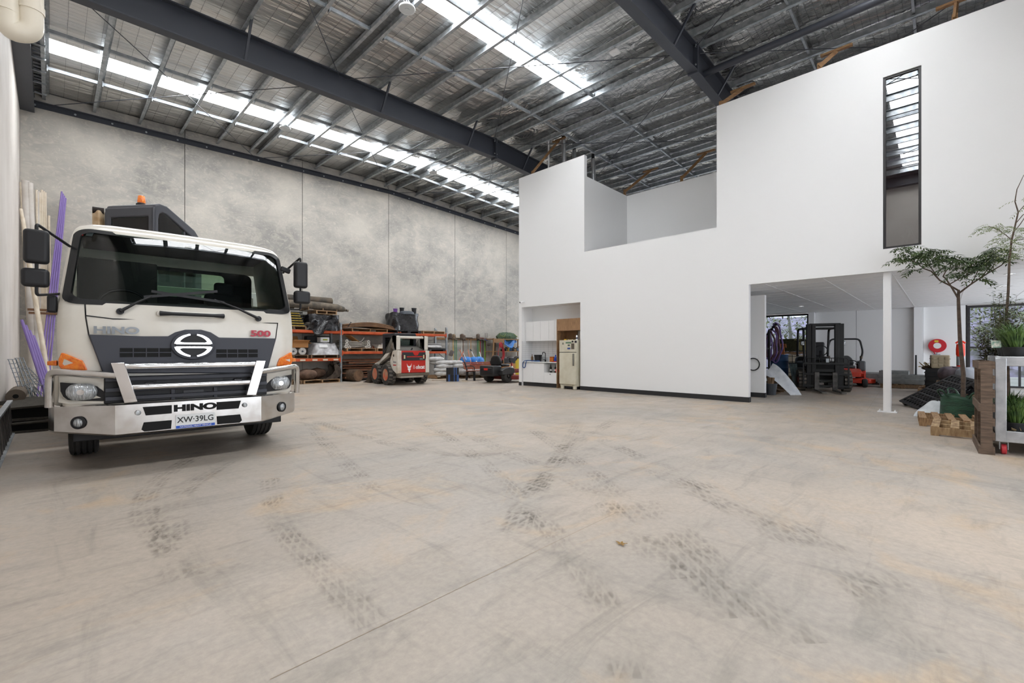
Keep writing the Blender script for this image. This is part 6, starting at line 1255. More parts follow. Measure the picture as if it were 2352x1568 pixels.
# ---------------------------------------------------------------- vegetation helpers
def leafmat(n, a, b_): return mat(n, a, .5, 0, b_, 9)
LF1, LF2, LF3, GRS, BRK = leafmat('ash leaf green', '#33482c', '#56683a'), leafmat('feathery olive leaf', '#39412b', '#5b5a36'), leafmat('pale young leaf', '#6f7d52', '#93a06c'), leafmat('lomandra grass green', '#35502b', '#5f7a3c'), mat('smooth brown bark', '#4b3f37', .8, 0, '#655548', 14, .2, 30)
def leaf(b, p, d, L, W_, droop=.3, up=Vector((0, 0, 1))):
    d = Vector(d).normalized(); s = d.cross(up); s = s.normalized() if s.length > 1e-3 else Vector((1, 0, 0)); e = p + d * L - Vector((0, 0, droop * L)); m = p + d * L * .5 - Vector((0, 0, droop * L * .3))
    b.add([p, m + s * W_ / 2, e, m - s * W_ / 2], [(0, 1, 2, 3)])
def pinnate(b, p, d, L, n, ll, lw, rnd):
    d = Vector(d).normalized(); s = d.cross(Vector((0, 0, 1))); s = s.normalized() if s.length > 1e-3 else Vector((1, 0, 0))
    for i in range(n):
        t = (i + 1) / n; q = p + d * L * t - Vector((0, 0, .5 * L * t * t))
        for k in (-1, 1): leaf(b, q, s * k + d * .6 + Vector((0, 0, rnd.uniform(-.6, .1))), ll * rnd.uniform(.8, 1.2), lw, .35)
    leaf(b, q, d, ll, lw, .5)
def grass(b, c, n, h, spread, rnd, wd=.008):
    for _ in range(n):
        a = rnd.random() * 2 * PI; r = spread * rnd.random(); L = h * rnd.uniform(.6, 1.1); o = Vector((math.cos(a), math.sin(a), 0)); p = c + o * .06 * rnd.random(); s = Vector((-o.y, o.x, 0)) * wd; bend = r
        m = p + o * bend * .35 + Vector((0, 0, L * .65)); e = p + o * bend + Vector((0, 0, L * rnd.uniform(.55, .95)))
        b.add([p - s, p + s, m + s, m - s, e], [(0, 1, 2, 3), (3, 2, 4)])
# tree in the grow bag: branches traced in the plane facing the camera through the trunk
tr = thing('potted_tree', 'slender tree with spreading pinnate crown growing from the green bag', 'tree', (gx, gy, .39))
vd = Vector((gx, gy, 0)).normalized(); rnd = random.Random(12)
def onP(px, py, off=0.):
    d = Vector(ray(px, py)); k = (Vector((gx, gy, 0)).dot(vd) + off) / d.dot(vd); return d * k + Vector((0, 0, CAM_H)) - Vector((gx, gy, .39))
ZT = lambda x, y: (2000 + x / 6.68, 560 + y / 6.68)
tp0 = onP(2214, 893); trunk = [Vector((0, 0, 0)), onP(2213, 860), onP(2205, 780), onP(*ZT(1350, 1000)), onP(*ZT(1345, 840)), onP(*ZT(1348, 705))]
B().tube(trunk, [.036, .034, .03, .026, .024, .02], 9).build('trunk', BRK, tr)
brs = [[(1345, 715), (1200, 630), (1060, 560), (930, 420), (820, 380), (700, 290), (600, 235), (500, 190)], [(1010, 485), (900, 330), (800, 190)], [(900, 330), (700, 285), (560, 235)], [(1345, 840), (1250, 680), (1150, 530), (1110, 500), (1150, 420), (1125, 330)], [(1215, 615), (1330, 550), (1480, 470), (1550, 280)], [(1355, 755), (1520, 630), (1640, 550), (1780, 460), (2000, 330), (2110, 240)], [(1530, 630), (1600, 510), (1640, 420)], [(1690, 520), (1820, 360), (1900, 180)], [(1010, 480), (1060, 400), (1150, 370)], [(1780, 460), (1850, 380), (1900, 300)]]
for i, L in enumerate(brs):
    o0 = rnd.uniform(-.5, .05); P = [onP(*ZT(*q), o0 * k / len(L)) for k, q in enumerate(L)]; r0 = .016 if i in (0, 3, 5) else .010
    B().tube(P, [r0 * (1 - .7 * k / len(P)) for k in range(len(P))], 6).build('branch', BRK, tr)
cl = [(450, 80), (540, 130), (600, 60), (400, 260), (480, 230), (660, 300), (640, 420), (560, 190), (850, 110), (780, 160), (930, 140), (1000, 180), (1040, 130), (1130, 180), (1050, 260), (1100, 250), (1180, 230), (1250, 210), (1330, 270), (1390, 270), (1450, 250), (1530, 290), (1600, 280), (1220, 370), (1400, 370), (1300, 490), (1260, 470), (1500, 380), (1570, 400), (1640, 460), (1720, 380), (1760, 290), (1830, 240), (1900, 230), (1780, 180), (1850, 110), (1900, 90), (1980, 180), (1960, 260), (2060, 200), (1700, 330), (2010, 120), (1640, 560), (690, 130), (740, 190), (870, 200), (1000, 320)]
b = B()
for c in cl:
    for _ in range(6):
        a = rnd.random() * 6.28; p = onP(*ZT(c[0] + rnd.uniform(-45, 45), c[1] - 20 + rnd.uniform(-25, 15)), rnd.uniform(-.5, .0)); pinnate(b, p, (math.cos(a), math.sin(a), rnd.uniform(-.2, .3)), rnd.uniform(.1, .2), 4, .085, .026, rnd)
b.build('leaves', LF1, tr, smooth=False)
# ---------------------------------------------------------------- timber pallets on the floor and on edge
PAL3 = mat('pale used pallet timber', '#bda27c', .75, 0, '#86694c', 5, .1, 30, (1, 4, 1))
pallet('pale timber pallet lying nearest on the floor', (10.05, -.45, 0), math.radians(-1), 1.1, 1.2, PAL3, nb=6)
pallet('timber pallet with blue painted corner lying behind the nearest one', (11.15, -.25, 0), math.radians(3), 1.1, 1.2, PAL2, nb=7)
t = pallet('weathered grey-brown pallet standing upright on its edge', (8.80, -.30, .59), 0, 1.12, 1.18, mat('old grey-brown timber', '#685647', .85, 0, '#4f4136', 6, .2, 20, (6, 6, 1)), nb=7); t.rotation_euler = (PI / 2, 0, math.radians(1))
# ---------------------------------------------------------------- plant trolley
AL = mat('brushed trolley aluminium', '#b4b5b8', .35, .7, '#9b9da0', 8); tx, ty0, ty1, tx1 = 8.38, -.46, -1.9, 9.75
pt = thing('plant_trolley', 'aluminium plant trolley with two shelves on red castors', 'trolley', (0, 0, 0))
for x in (tx, tx1):
    for y in (ty0, ty1): B().box(x - .035, x + .035, y - .10, y, .165, 1.22).build('post', AL, pt, bevel=.006)
for z, h in ((.165, .14), (1.12, .12)):
    for x in (tx, tx1): B().box(x - .03, x + .03, ty1, ty0, z, z + h).build('end_rail', AL, pt, bevel=.006)
    for y in (ty0 - .05, ty1 - .05): B().box(tx, tx1, y - .03, y + .03, z, z + h).build('side_rail', AL, pt, bevel=.006)
    B().box(tx, tx1, ty1, ty0 - .05, z + .02, z + .04).build('shelf_deck', mat('dark shelf mesh', '#2d2d2c', .7), pt)
CR = mat('red castor', '#b5333a', .4)
for x in (tx + .06, tx1 - .06):
    for y in (ty0 - .08, ty1 + .02):
        w_ = B().lathe([(.02, -.025), (.055, -.025), (.065, -.018), (.065, .018), (.055, .025), (.02, .025)], (x, y, .065), 'y', 20).build('castor_wheel', CR, pt); B().box(x - .025, x + .025, y - .04, y - .032, .06, .165).box(x - .025, x + .025, y + .032, y + .04, .06, .165).box(x - .045, x + .045, y - .04, y + .04, .155, .167).build('castor_fork', GALV, w_)
POT = mat('black nursery pot', '#1b1b1c', .6); rnd = random.Random(31)
k = 0
for z, hh in ((1.18, .42), (.22, .45)):
    for x in (8.62, 9.02, 9.45):
        for y in (-.66, -1.02, -1.42):
            k += 1; nmz = 'top' if z > 1 else 'bottom'
            lab = 'strappy green grass in a black pot on the %s trolley shelf, %s row, %s' % (nmz, {8.62: 'front', 9.02: 'middle', 9.45: 'back'}[x], {-.66: 'nearest the post', -1.02: 'second along', -1.42: 'third along'}[y])
            t = thing('potted_grass', lab, 'potted plant', (x + rnd.uniform(-.03, .03), y, z), 0, 'potted grasses on the trolley'); B().lathe([(.10, 0), (.13, .17), (.138, .17), (.138, .18), (.12, .18), (.115, .15)], n=14).build('pot', POT, t); b = B(); grass(b, Vector((0, 0, .14)), 150, hh, .42, rnd, .006); b.build('blades', GRS, t, smooth=False)
            B().lathe([(.11, .15), (.001, .16)], n=12).build('soil', MATS['potting soil'], t)
t = tag(B().obox(onX(2288, 790, 8.6), (.004, .09, .1), (0, .3, .2)).build('plant_tag', mat('printed tag', '#c9c2b5', .5, 0, '#6a8a7a', 30)), 'printed plant tag stuck in the trolley grass', 'tag')
b = B(); rr_ = random.Random(2)
for _ in range(60): p = Vector((8.45 + rr_.uniform(-.02, .2), -.75 + rr_.uniform(-.25, .1), .25 + rr_.uniform(0, .06))); b.tube([p, p + Vector((rr_.uniform(-.1, .1), rr_.uniform(-.1, .1), rr_.uniform(-.02, .05)))], .004, 4)
tag(b.build('dead_roots', mat('straw roots', '#a48a62', .9)), 'matted straw-coloured roots on the bottom shelf edge', 'roots')
# feathery shrub, bamboo-like shrub and tall sapling behind the trolley
def shrub(name, label, px, py_base, depthX, zb_, pts, lm, n, ll, lw, spread, sd, group='shrubs behind the trolley'):
    base = onX(px, py_base, depthX); t = thing(name, label, 'shrub', (base.x, base.y, zb_), 0, group); B().lathe([(.13, 0), (.16, .26), (.17, .26), (.17, .28), (.15, .28), (.14, .24)], n=16).build('pot', POT, t); rn = random.Random(sd); b = B(); s_ = B()
    for (qx, qy) in pts:
        for _ in range(n):
            e = onX(qx + rn.uniform(-spread, spread), qy + rn.uniform(-spread, spread), depthX + rn.uniform(-.35, .35)) - Vector((base.x, base.y, zb_)); st_ = Vector((e.x * .15, e.y * .15, max(.25, e.z * .45))); (s_.tube([Vector((0, 0, .2)), st_, e], [.006, .003, .0015], 4) if _ % 13 == 0 else None)
            for j in range(7):
                q = st_.lerp(e, .35 + .65 * j / 6); a = rn.random() * 6.28; leaf(b, q, (math.cos(a), math.sin(a), rn.uniform(-.1, .8)), ll * rn.uniform(.7, 1.3), lw, .2)
    s_.build('stems', BRK, t, smooth=False); b.build('leaves', lm, t, smooth=False); return t
shrub('feathery_shrub', 'dark feathery shrub spilling left of the trolley post', 2275, 880, 10.2, .147, [(2262, 745), (2250, 770), (2275, 770), (2290, 745), (2310, 740), (2335, 735), (2285, 800), (2265, 800), (2320, 770), (2345, 760), (2300, 720), (2330, 715), (2245, 745)], LF2, 26, .085, .022, 17, 5)
shrub('narrow_leaf_shrub', 'upright narrow-leaved shrub against the far window', 2300, 880, 10.9, .147, [(2298, 668), (2285, 690), (2310, 690), (2297, 710), (2320, 715), (2280, 715), (2335, 690), (2300, 740)], leafmat('dark narrow leaf', '#3d4a30', '#5d6a40'), 16, .10, .022, 13, 6)
sb = onX(2318, 880, 11.4); t = thing('tall_sapling', 'tall thin sapling with fine foliage at the right edge', 'tree', (sb.x, sb.y, .147)); B().lathe([(.15, 0), (.18, .3), (.19, .3), (.19, .32), (.16, .32), (.15, .28)], n=16).build('pot', POT, t)
ZS7 = lambda x, y: (2120 + x / 3.267, 380 + y / 3.267); SP = lambda x, y, o=0.: onX(*ZS7(x, y), 11.4 + o) - Vector((sb.x, sb.y, .147))
B().tube([Vector((0, 0, .2)), SP(625, 1250), SP(625, 1150), SP(640, 950), SP(648, 720), SP(665, 560), SP(685, 480), SP(715, 350), SP(690, 270), SP(705, 180), SP(757, 70)], [.024, .022, .02, .018, .016, .014, .012, .010, .008, .006, .004], 7).build('trunk', BRK, t)
rn = random.Random(77); b = B(); s_ = B()
for L in ([(665, 560), (620, 520), (560, 480), (490, 455)], [(680, 500), (730, 440), (770, 380)], [(715, 350), (760, 300)], [(700, 430), (750, 370), (790, 350)], [(650, 600), (700, 560), (770, 550)]): s_.tube([SP(*q, .1 * k) for k, q in enumerate(L)], .006, 5)
s_.build('branch', BRK, t)
for c in ((440, 470), (470, 465), (510, 450), (560, 470), (620, 440), (640, 470), (680, 490), (720, 480), (760, 470), (740, 520), (700, 530), (760, 560), (740, 250), (755, 320), (650, 590), (620, 610), (690, 600), (740, 610), (540, 550), (580, 560), (520, 590), (610, 680), (560, 650), (640, 660), (700, 685), (750, 690)):
    for _ in range(4): a = rn.random() * 6.28; pinnate(b, SP(c[0] + rn.uniform(-25, 25), c[1] + rn.uniform(-15, 15), rn.uniform(-.3, .3)), (math.cos(a), math.sin(a), .1), rn.uniform(.12, .22), 6, .045, .014, rn)
b.build('leaves', LF3, t, smooth=False)
# ---------------------------------------------------------------- stores left of the forklift
g = onG(*Z4(80, 1500)); t = thing('storage_rack', 'black punched steel storage rack behind the return wall', 'rack', (14.35, 3.95, 0))
for x in (0, 1.3):
    for y in (0, .5):
        p = B().box(x - .03, x + .03, y - .025, y + .025, 0, 1.95).build('upright', FK, t)
for z in (.22, .75, 1.35): B().box(0, 1.3, 0, .5, z, z + .04).build('shelf', FK, t)
PH = mat('purple hose', '#76619c', .5); PH2 = mat('maroon hose', '#5d3a45', .5)
for k in range(5):
    c = onX(1764 + k * 3, 795 - k * 2, 17.5); t = thing('hose_coil', 'coiled hose hanging at the left of the window, loop %s' % ('one', 'two', 'three', 'four', 'five')[k], 'hose', (17.5 + .08 * k, c.y, c.z), 0, 'hose coils'); r = .30 + .04 * k
    B().tube([(.0, r * (.42 + .06 * math.sin(a * 1.3 + k)) * math.cos(a / 12 * PI), r * (1.45 + .1 * math.sin(a + 2 * k)) * math.sin(a / 12 * PI)) for a in range(24)], .028, 8, True).build('coil', PH if k % 2 == 0 else PH2, t); B().cyl((-.04, 0, r * 1.4), (.04, 0, r * 1.4), .04).build('tie', TBK, t)
q = [onX(*Z4(x, y), 18.2) for x, y in ((190, 860), (235, 700), (255, 540), (235, 420), (190, 300))]; tag(B().tube(q, .035, 8).build('hose', PH2), 'maroon hose end arching up against the window', 'hose')
t = thing('hose_stand', 'dark steel stand the hose coils hang from', 'stand', (17.6, onX(1766, 800, 17.6).y, 0)); B().cyl((0, 0, 0), (0, 0, 1.9), .03).build('post', FK, t); B().box(-.3, .3, -.3, .3, 0, .04).build('foot', FK, t)
# blue drum on stacked timber, IBC tank with rolls on top
DB = mat('blue drum plastic', '#2f5580', .5, 0, '#264a70', 4)
c = onX(1790, 842, 19.0); t = thing('blue_drum', 'blue plastic drum beside the forklift', 'drum', (19.0, c.y, .36)); B().lathe([(.27, 0), (.29, .03), (.29, .28), (.30, .30), (.29, .32), (.29, .55), (.30, .57), (.29, .59), (.285, .76), (.295, .78), (.295, .80), (.26, .80), (.25, .78)], n=28).build('shell', DB, t); B().lathe([(.25, .75), (.001, .75)], n=20).build('lid', DARK, t)
for k in range(4): tt = thing('timber_offcut', 'dark timber offcut stacked under the blue drum, %s' % ('lowest', 'second up', 'third up', 'uppermost')[k], 'timber', (19.0, c.y - .1, .09 * k), .3 * k - .4, 'timber offcuts'); B().box(-.6, .6, -.4, .4, 0, .085).build('board', PAL, tt, bevel=.005); B().box(.6, .602, -.38, .38, .005, .08).build('end_grain', PAL2, tt)
for k, px in enumerate((1797, 1801)):
    q0, q1 = onX(px, 822, 18.9), onX(px - 1 + 2 * k, 795, 18.9); t = thing('garden_tool', 'orange handled tool standing in the blue drum, %s' % ('plain pole', 'fork top')[k], 'tool', (q0.x, q0.y, .7)); B().cyl((0, 0, -.3), (0, .01, q1.z - .7), .018).build('handle', mat('orange handle', '#d06a20', .5), t); B().tube([(0, -.06, q1.z - .75), (0, -.05, q1.z - .62), (0, .05, q1.z - .62), (0, .06, q1.z - .75)], .014, 6).build('grip', MATS['orange handle'], t)
ibx, iby = 21.6, onX(1829, 840, 21.6).y - .08; ib = thing('water_tank', 'white caged bulk water tank behind the forklift', 'tank', (ibx, iby, 0)); B().box(-.5, .5, -.55, .55, .15, 1.14).build('tank', mat('translucent white tank', '#e6dcc4', .4), ib, bevel=.06, seg=3); B().box(-.55, .55, -.6, .6, 0, .13).build('pallet_base', FK, ib)
for z in (.2, .4, .62, .84, 1.06): B().ringprism([(-.53, -.58), (.53, -.58), (.53, .58), (-.53, .58)], [(-.515, -.565), (.515, -.565), (.515, .565), (-.515, .565)], z, z + .018, 'z').build('cage_hoop', FK, ib)
for k in range(6): y = -.55 + .22 * k; B().box(-.53, -.515, y - .009, y + .009, .1, 1.12).build('cage_bar', FK, ib)
pallet('timber pallet lying on top of the water tank', (ibx, iby + .1, 1.145), 0, 1.1, 1.15, PAL2, h=.12)
TU = mat('dark green-brown turf', '#3b3a22', .95, 0, '#2b2a18', 18, .6, 30)
for k, (dy, z, lab, w_) in enumerate(((0, 1.27, 'thick folded roll of artificial turf on the water tank', (.5, .62, .36)), (.12, 1.62, 'smaller turf fold laid on the thick roll', (.45, .48, .13)))):
    t = thing('turf_roll', lab, 'turf roll', (ibx - .1, iby + .12 + dy, z)); B().prism(rrect(-w_[1], w_[1], 0, w_[2] * 1.25, min(.15, w_[2] * .5)), -w_[0], w_[0], 'x').build('fold', TU, t); B().prism(rrect(-w_[1] * .9, -w_[1] * .4, .04, w_[2] * 1.1, .05), -w_[0] - .004, -w_[0], 'x').build('edge', mat('turf backing', '#8a8158', .9), t)
q0, q1 = onX(*Z4(520, 955), 18.6), onG(*Z4(610, 1270)); t = thing('corrugated_sheet', 'teal-grey corrugated offcut leaning against the water tank', 'sheet', (0, 0, 0)); q1 = Vector((18.2, onX(*Z4(610, 1270), 18.2).y, 0.02))
b = B().grid(lambda u, v: q0.lerp(q1, v) + Vector((.02 * math.sin(2 * PI * 5 * u), (u - .5) * -.32, 0)), 30, 3); b.build('sheet', mat('teal grey sheet', '#8aa0a0', .5, 0, '#6b8080', 8), t, thick=.004); B().bar(q0 + Vector((0, .16, .01)), q0 + Vector((0, -.16, .01)), .03, .03).build('fold_edge', FK, t)
# white poly sheet draped to the floor, bin with offcuts
WPS = mat('thin white poly sheet', '#d3d6da', .35, 0, '#bcc1c8', 5, .3, 9); s0, s1 = onX(*Z4(90, 1150), 15.3), onG(*Z4(560, 1478))
t = thing('poly_sheet', 'white poly sheet draped from the rack down to the floor', 'plastic sheet', (0, 0, 0)); dirv = (s1 - s0)
b = B().grid(lambda u, v: s0 + Vector((dirv.x * v, dirv.y * v, dirv.z * (v ** 1.6) + .004)) + Vector((.3 * (u - .5), -.22 * (u - .5), .34 * u * (1 - v) ** .8 + .03 * math.sin(7 * u + 5 * v) * (1 - v))), 14, 14); b.build('sheet', WPS, t); B().tube([s0, s0.lerp(s1, .5) + Vector((0, 0, .05)), s1 + Vector((0, 0, .01))], .012, 6).build('rolled_edge', WPS, t)
g = onG(*Z4(130, 1475)); t = thing('bucket', 'grey bucket of timber offcuts by the return wall', 'bucket', (g.x + .1, g.y, 0)); B().lathe([(.13, 0), (.17, .34), (.18, .34), (.18, .32), (.165, .32), (.12, .02)], n=20).build('pail', mat('dark grey pail', '#3c4046', .5), t)
for k in range(6): B().obox((.06 * math.cos(k), .06 * math.sin(k), .36), (.05, .06, .3), (.15 * math.sin(k), .1, k)).build('offcut', PAL, t)
for k in range(5): g = onG(1785 + 6 * k, 905 - 2 * k); tt = thing('timber_offcut', 'brown timber offcut on the floor under the poly sheet, %s' % ('first', 'second', 'third', 'fourth', 'fifth')[k], 'timber', (g.x + .2, g.y + .1, .05 * (k % 3)), .5 * k, 'floor offcuts'); B().box(-.4, .4, -.06, .06, 0, .05).build('board', PAL, tt, bevel=.004); B().box(.4, .402, -.05, .05, .005, .045).build('end_grain', PAL2, tt)
# ---------------------------------------------------------------- stepladder in the upper room
ld = thing('stepladder', 'white stepladder seen through the tall window', 'ladder', (13.6, .58, 3.05))
ul = thing('room_fill_light', 'added unseen light brightening the upper room behind the tall window', 'light', (13.9, .8, 7.25)); B().box(-.6, .6, -.05, .05, 0, .06).build('body', WHITE2, ul); B().box(-.58, .58, -.02, .02, -.04, 0).build('tube', emit('added fill glow', '#fff4ec', 45.), ul)  # unseen lamp added to brighten the room behind the tall window
for s in (-1, 1): B().bar((s * .28, .25, 0), (s * .18, .0, 1.05), .07, .03).build('front_stile', WHITE2, ld); B().bar((s * .26, -.35, 0), (s * .18, .0, 1.05), .05, .03).build('rear_stile', WHITE2, ld)
for k in range(3): B().box(-.25 + .03 * k, .25 - .03 * k, .17 - .06 * k, .25 - .06 * k, .28 + .28 * k, .31 + .28 * k).build('tread', WHITE2, ld)
B().box(-.2, .2, -.06, .06, 1.03, 1.07).build('top_cap', WHITE2, ld)
# ---------------------------------------------------------------- outside, seen through the windows
ogr = struct(B().box(XB + .4, 60, -40, 40, -.25, -.05).build('ground_outside', mat('pale dry ground', '#a8a29a', .9, 0, '#8d8a80', .6)), 'pale ground outside the windows')
def bank():
    b = B().grid(lambda u, v: Vector((34 + 8 * v, -30 + 60 * u, -.1 + 4.6 * v ** .7 + .5 * math.sin(17 * u) * v)), 40, 8); return b
struct(bank().build('ground_bank', mat('shrubby rocky bank', '#8d8296', .9, 0, '#5d5a55', 2.2, .6, 3)), 'grey-mauve rocky bank rising outside')
rnd = random.Random(99); OL = leafmat('gum tree leaf', '#4d5a3a', '#8a8a58'); OB = mat('pale gum bark', '#8f8a86', .8)
for k, (x, y, h) in enumerate(((30, 6.4, 5.), (33, 9.5, 6.5), (36, 4.5, 7.), (29.5, -1.8, 4.5), (32, -4.0, 6.), (35, -2.4, 6.5), (38, -6, 7.), (31, 12, 6.))):
    lab = 'gum tree outside %s' % ('straight behind the forklift window', 'at the left of the forklift window', 'far behind the forklift window', 'close outside the plant window', 'at the right of the plant window', 'behind the plant window', 'farthest beyond the plant window', 'at the far left outside')[k]
    t = thing('gum_tree', lab, 'tree', (x, y, -.05), 0, 'trees outside'); B().tube([(0, 0, 0), (.1, .05, h * .4), (0, .2, h * .8)], [.14, .1, .04], 8).build('trunk', OB, t); b = B()
    for _ in range(700):
        a, r, z = rnd.random() * 6.28, rnd.random() ** .5, rnd.random(); w_ = 2.0 * (1 - .5 * abs(2 * z - .9)); p = Vector((r * w_ * math.cos(a), r * w_ * math.sin(a), h * (.32 + .68 * z))); d = (rnd.uniform(-1, 1), rnd.uniform(-1, 1), rnd.uniform(-.6, .3)); leaf(b, p, d, .24, .10, .4)
    b.build('leaves', OL, t, smooth=False)
# ================================================================ left corner: pipes, mesh, rolled turf, tray
PVC = mat('white pvc pipe', '#cfcac4', .4, 0, '#bdb6ae', 4); CRM = mat('cream conduit', '#d8cdbc', .5, 0, '#c6b8a2', 5); PUP = mat('purple pipe', '#7b66a4', .45)
YP = 18.7
def cpipe(x0, y0, x1, y1, r, m, label, group, Y0=None, Y1=None):
    a = onY(x0, y0, Y0 or YP); d = onY(x1, y1, Y1 or YP); a.x = max(a.x, XL + r + .01); d.x = max(d.x, XL + r + .01)
    if d.z > .0:                                              # run on down to the floor
        k = d.z / (a.z - d.z) if a.z > d.z else 0; d = d + (d - a) * k
    d.x = max(d.x, XL + r + .01); t = thing('pipe', label, 'pipe', (0, 0, 0), 0, group); B().lathe([(r, 0), (r, (a - d).length), (r * .86, (a - d).length), (r * .86, (a - d).length - .05)], n=12, M=Matrix.Translation(d) @ Vector((0, 0, 1)).rotation_difference(a - d).to_matrix().to_4x4()).build('tube', m, t); B().lathe([(r * 1.04, .0), (r * 1.04, .05)], n=12, M=Matrix.Translation(d.lerp(a, .55)) @ Vector((0, 0, 1)).rotation_difference(a - d).to_matrix().to_4x4()).build('band', TBK if r > .04 else m, t)
cpipe(58, 415, 78, 900, .085, PVC, 'thick white drainage pipe standing in the left corner', 'white drainage pipes'); cpipe(68, 420, 88, 900, .075, PVC, 'second thick white pipe beside the first in the corner', 'white drainage pipes')
cpipe(46, 418, 72, 880, .03, CRM, 'thin cream conduit closest to the cream wall', 'cream conduits'); cpipe(48, 480, 110, 850, .035, CRM, 'cream conduit crossing in front of the white pipes', 'cream conduits', 17.8, 16.5)
for k in range(6): cpipe(84 + k * 4, 436 + 3 * (k % 3), 92 + k * 3.4, 880, .027, CRM if k != 1 else PVC, 'cream conduit in the taped bundle, %s from the wall' % ('first', 'second', 'third', 'fourth', 'fifth', 'sixth')[k], 'cream conduits')
cpipe(52, 500, 104, 830, .04, CRM, 'stout cream conduit leaning across the purple pipes', 'cream conduits', 17.2, 15.5); cpipe(58, 560, 108, 850, .04, CRM, 'lower stout cream conduit leaning beside the other', 'cream conduits', 17.0, 15.3)
for k in range(4): cpipe(142 + 3 * k, 440 + 5 * k, 92 + 7 * k, 860, .021, PUP, 'purple pipe leaning to the right in the bundle, %s' % ('leftmost', 'second', 'third', 'rightmost')[k], 'purple pipes', 18.9, 17.6)
cpipe(68, 430, 76, 880, .03, PUP, 'upright purple pipe between the white and cream pipes', 'purple pipes')
for k in range(4): cpipe(50 + 9 * k, 735 + 12 * k, 90 + 6 * k, 860, .027, PUP, 'short purple pipe leaning low in front, %s' % ('lowest left', 'second', 'third', 'last')[k], 'purple pipes', 14.6 + .3 * k, 14.0 + .3 * k)
cpipe(112, 495, 118, 880, .03, CRM, 'single cream conduit right of the bundle', 'cream conduits')
t = thing('timber_batten', 'brown batten fixed across the leaning pipes', 'batten', onY(102, 712, 18.0) * 1); B().box(-.32, .5, -.05, .05, -.03, .03).build('upper_batten', PLY, t); B().box(-.3, .5, -.05, .05, -.12, -.06).build('lower_batten', PLY, t); B().box(.1, .16, .05, .6, -.1, .03).build('wall_bracket', PLY, t)
# trench mesh and reinforcement
MS = mat('grey galvanised mesh', '#7d8286', .5, .6)
for k, (a, d, lab) in enumerate((((24, 825), (58, 905), 'ladder-like galvanised trench mesh leaning nearest the wall'), ((44, 822), (75, 900), 'second trench mesh leaning by the pipes'), ((58, 845), (95, 885), 'third trench mesh lying lower over the wire'))):
    p, q = onY(*a, 13.6 + .3 * k), onY(*d, 13.2 + .3 * k); q.z = max(q.z, .03 + .12 * (k == 2)); p.x = max(p.x, XL + .08); q.x = max(q.x, XL + .1); t = thing('trench_mesh', lab, 'mesh', (0, 0, 0), 0, 'trench mesh'); s = Vector((.05, .12, 0))
    for w_ in (-1, 0, 1): B().tube([p + s * w_, q + s * w_], .009, 5).build('long_bar', MS, t)
    for j in range(9): c = p.lerp(q, j / 8); B().tube([c - s * 1.2, c + s * 1.2], .007, 5).build('cross_bar', MS, t)
b = B(); rn = random.Random(4); c0 = Vector((-.22, 13.6, .35))
for _ in range(14):
    r = rn.uniform(.18, .34); ax = Euler((rn.uniform(-.6, .6), rn.uniform(.9, 1.5), rn.uniform(-.5, .5))).to_matrix(); cc = c0 + Vector((rn.uniform(-.05, .25), rn.uniform(-.3, .3), rn.uniform(-.1, .1))); b.tube([cc + ax @ Vector((r * math.cos(a / 9 * PI), r * math.sin(a / 9 * PI), .0)) for a in range(18)], .006, 4, True)
tag(b.build('wire_tangle', MS), 'tangled grey wire mesh heaped behind the truck step', 'wire')
# folded carpet / turf rolls on the floor
CPT = mat('dark grey-brown turf backing', '#4a453e', .95, 0, '#39352f', 12, .5, 30); CPI = mat('black underside', '#141312', .9)
def folded(label, loc, rz, w_, L, h, n=1):
    t = thing('turf_roll', label, 'turf roll', loc, rz, 'folded turf rolls'); prf = []
    for i in range(26):
        a = -PI / 2 + PI * i / 25; prf.append((w_ / 2 - h / 2 + h / 2 * math.cos(a), h / 2 + h / 2 * math.sin(a)))
    out = [(-w_ / 2, 0)] + prf + [(-w_ / 2, h * .92)]; inn = [(-w_ / 2, .04)] + [(p[0] - .035 * math.cos(-PI / 2 + PI * i / 25), h / 2 + (p[1] - h / 2) * .72) for i, p in enumerate(prf)] + [(-w_ / 2, h * .80)]
    B().prism(out + inn[::-1], -L / 2, L / 2, 'y').build('fold', CPT, t); B().prism(inn, -L / 2 + .06, L / 2 - .06, 'y').build('inner_face', CPI, t); return t
folded('folded dark turf lying lowest beside the truck wheel', (-.16, 11.5, 0), 0, .62, 1.9, .17); folded('folded dark turf laid on top of the lower fold', (-.20, 11.7, .175), .04, .58, 1.9, .24); folded('rolled turf end with green fibres behind the folded turf', (-.3, 12.9, .1), .1, .5, .9, .28)
t = thing('carpet_roll', 'pale brown carpet roll against the cream wall', 'roll', (-.42, 12.6, 0)); B().cyl((0, -.6, .17), (0, .8, .17), .165, n=20).build('roll', mat('pale brown carpet', '#9b8b7d', .95, 0, '#857466', 9), t); B().cyl((0, -.602, .17), (0, -.6, .17), .05).build('core', CPI, t)
t = thing('carpet_roll', 'grey-brown carpet roll stacked on the pale one', 'roll', (-.44, 12.8, .34)); B().cyl((0, -.5, .13), (0, .7, .13), .13, n=20).build('roll', mat('grey brown carpet', '#6f6459', .95), t); B().cyl((0, -.502, .13), (0, -.5, .13), .04).build('core', CPI, t)
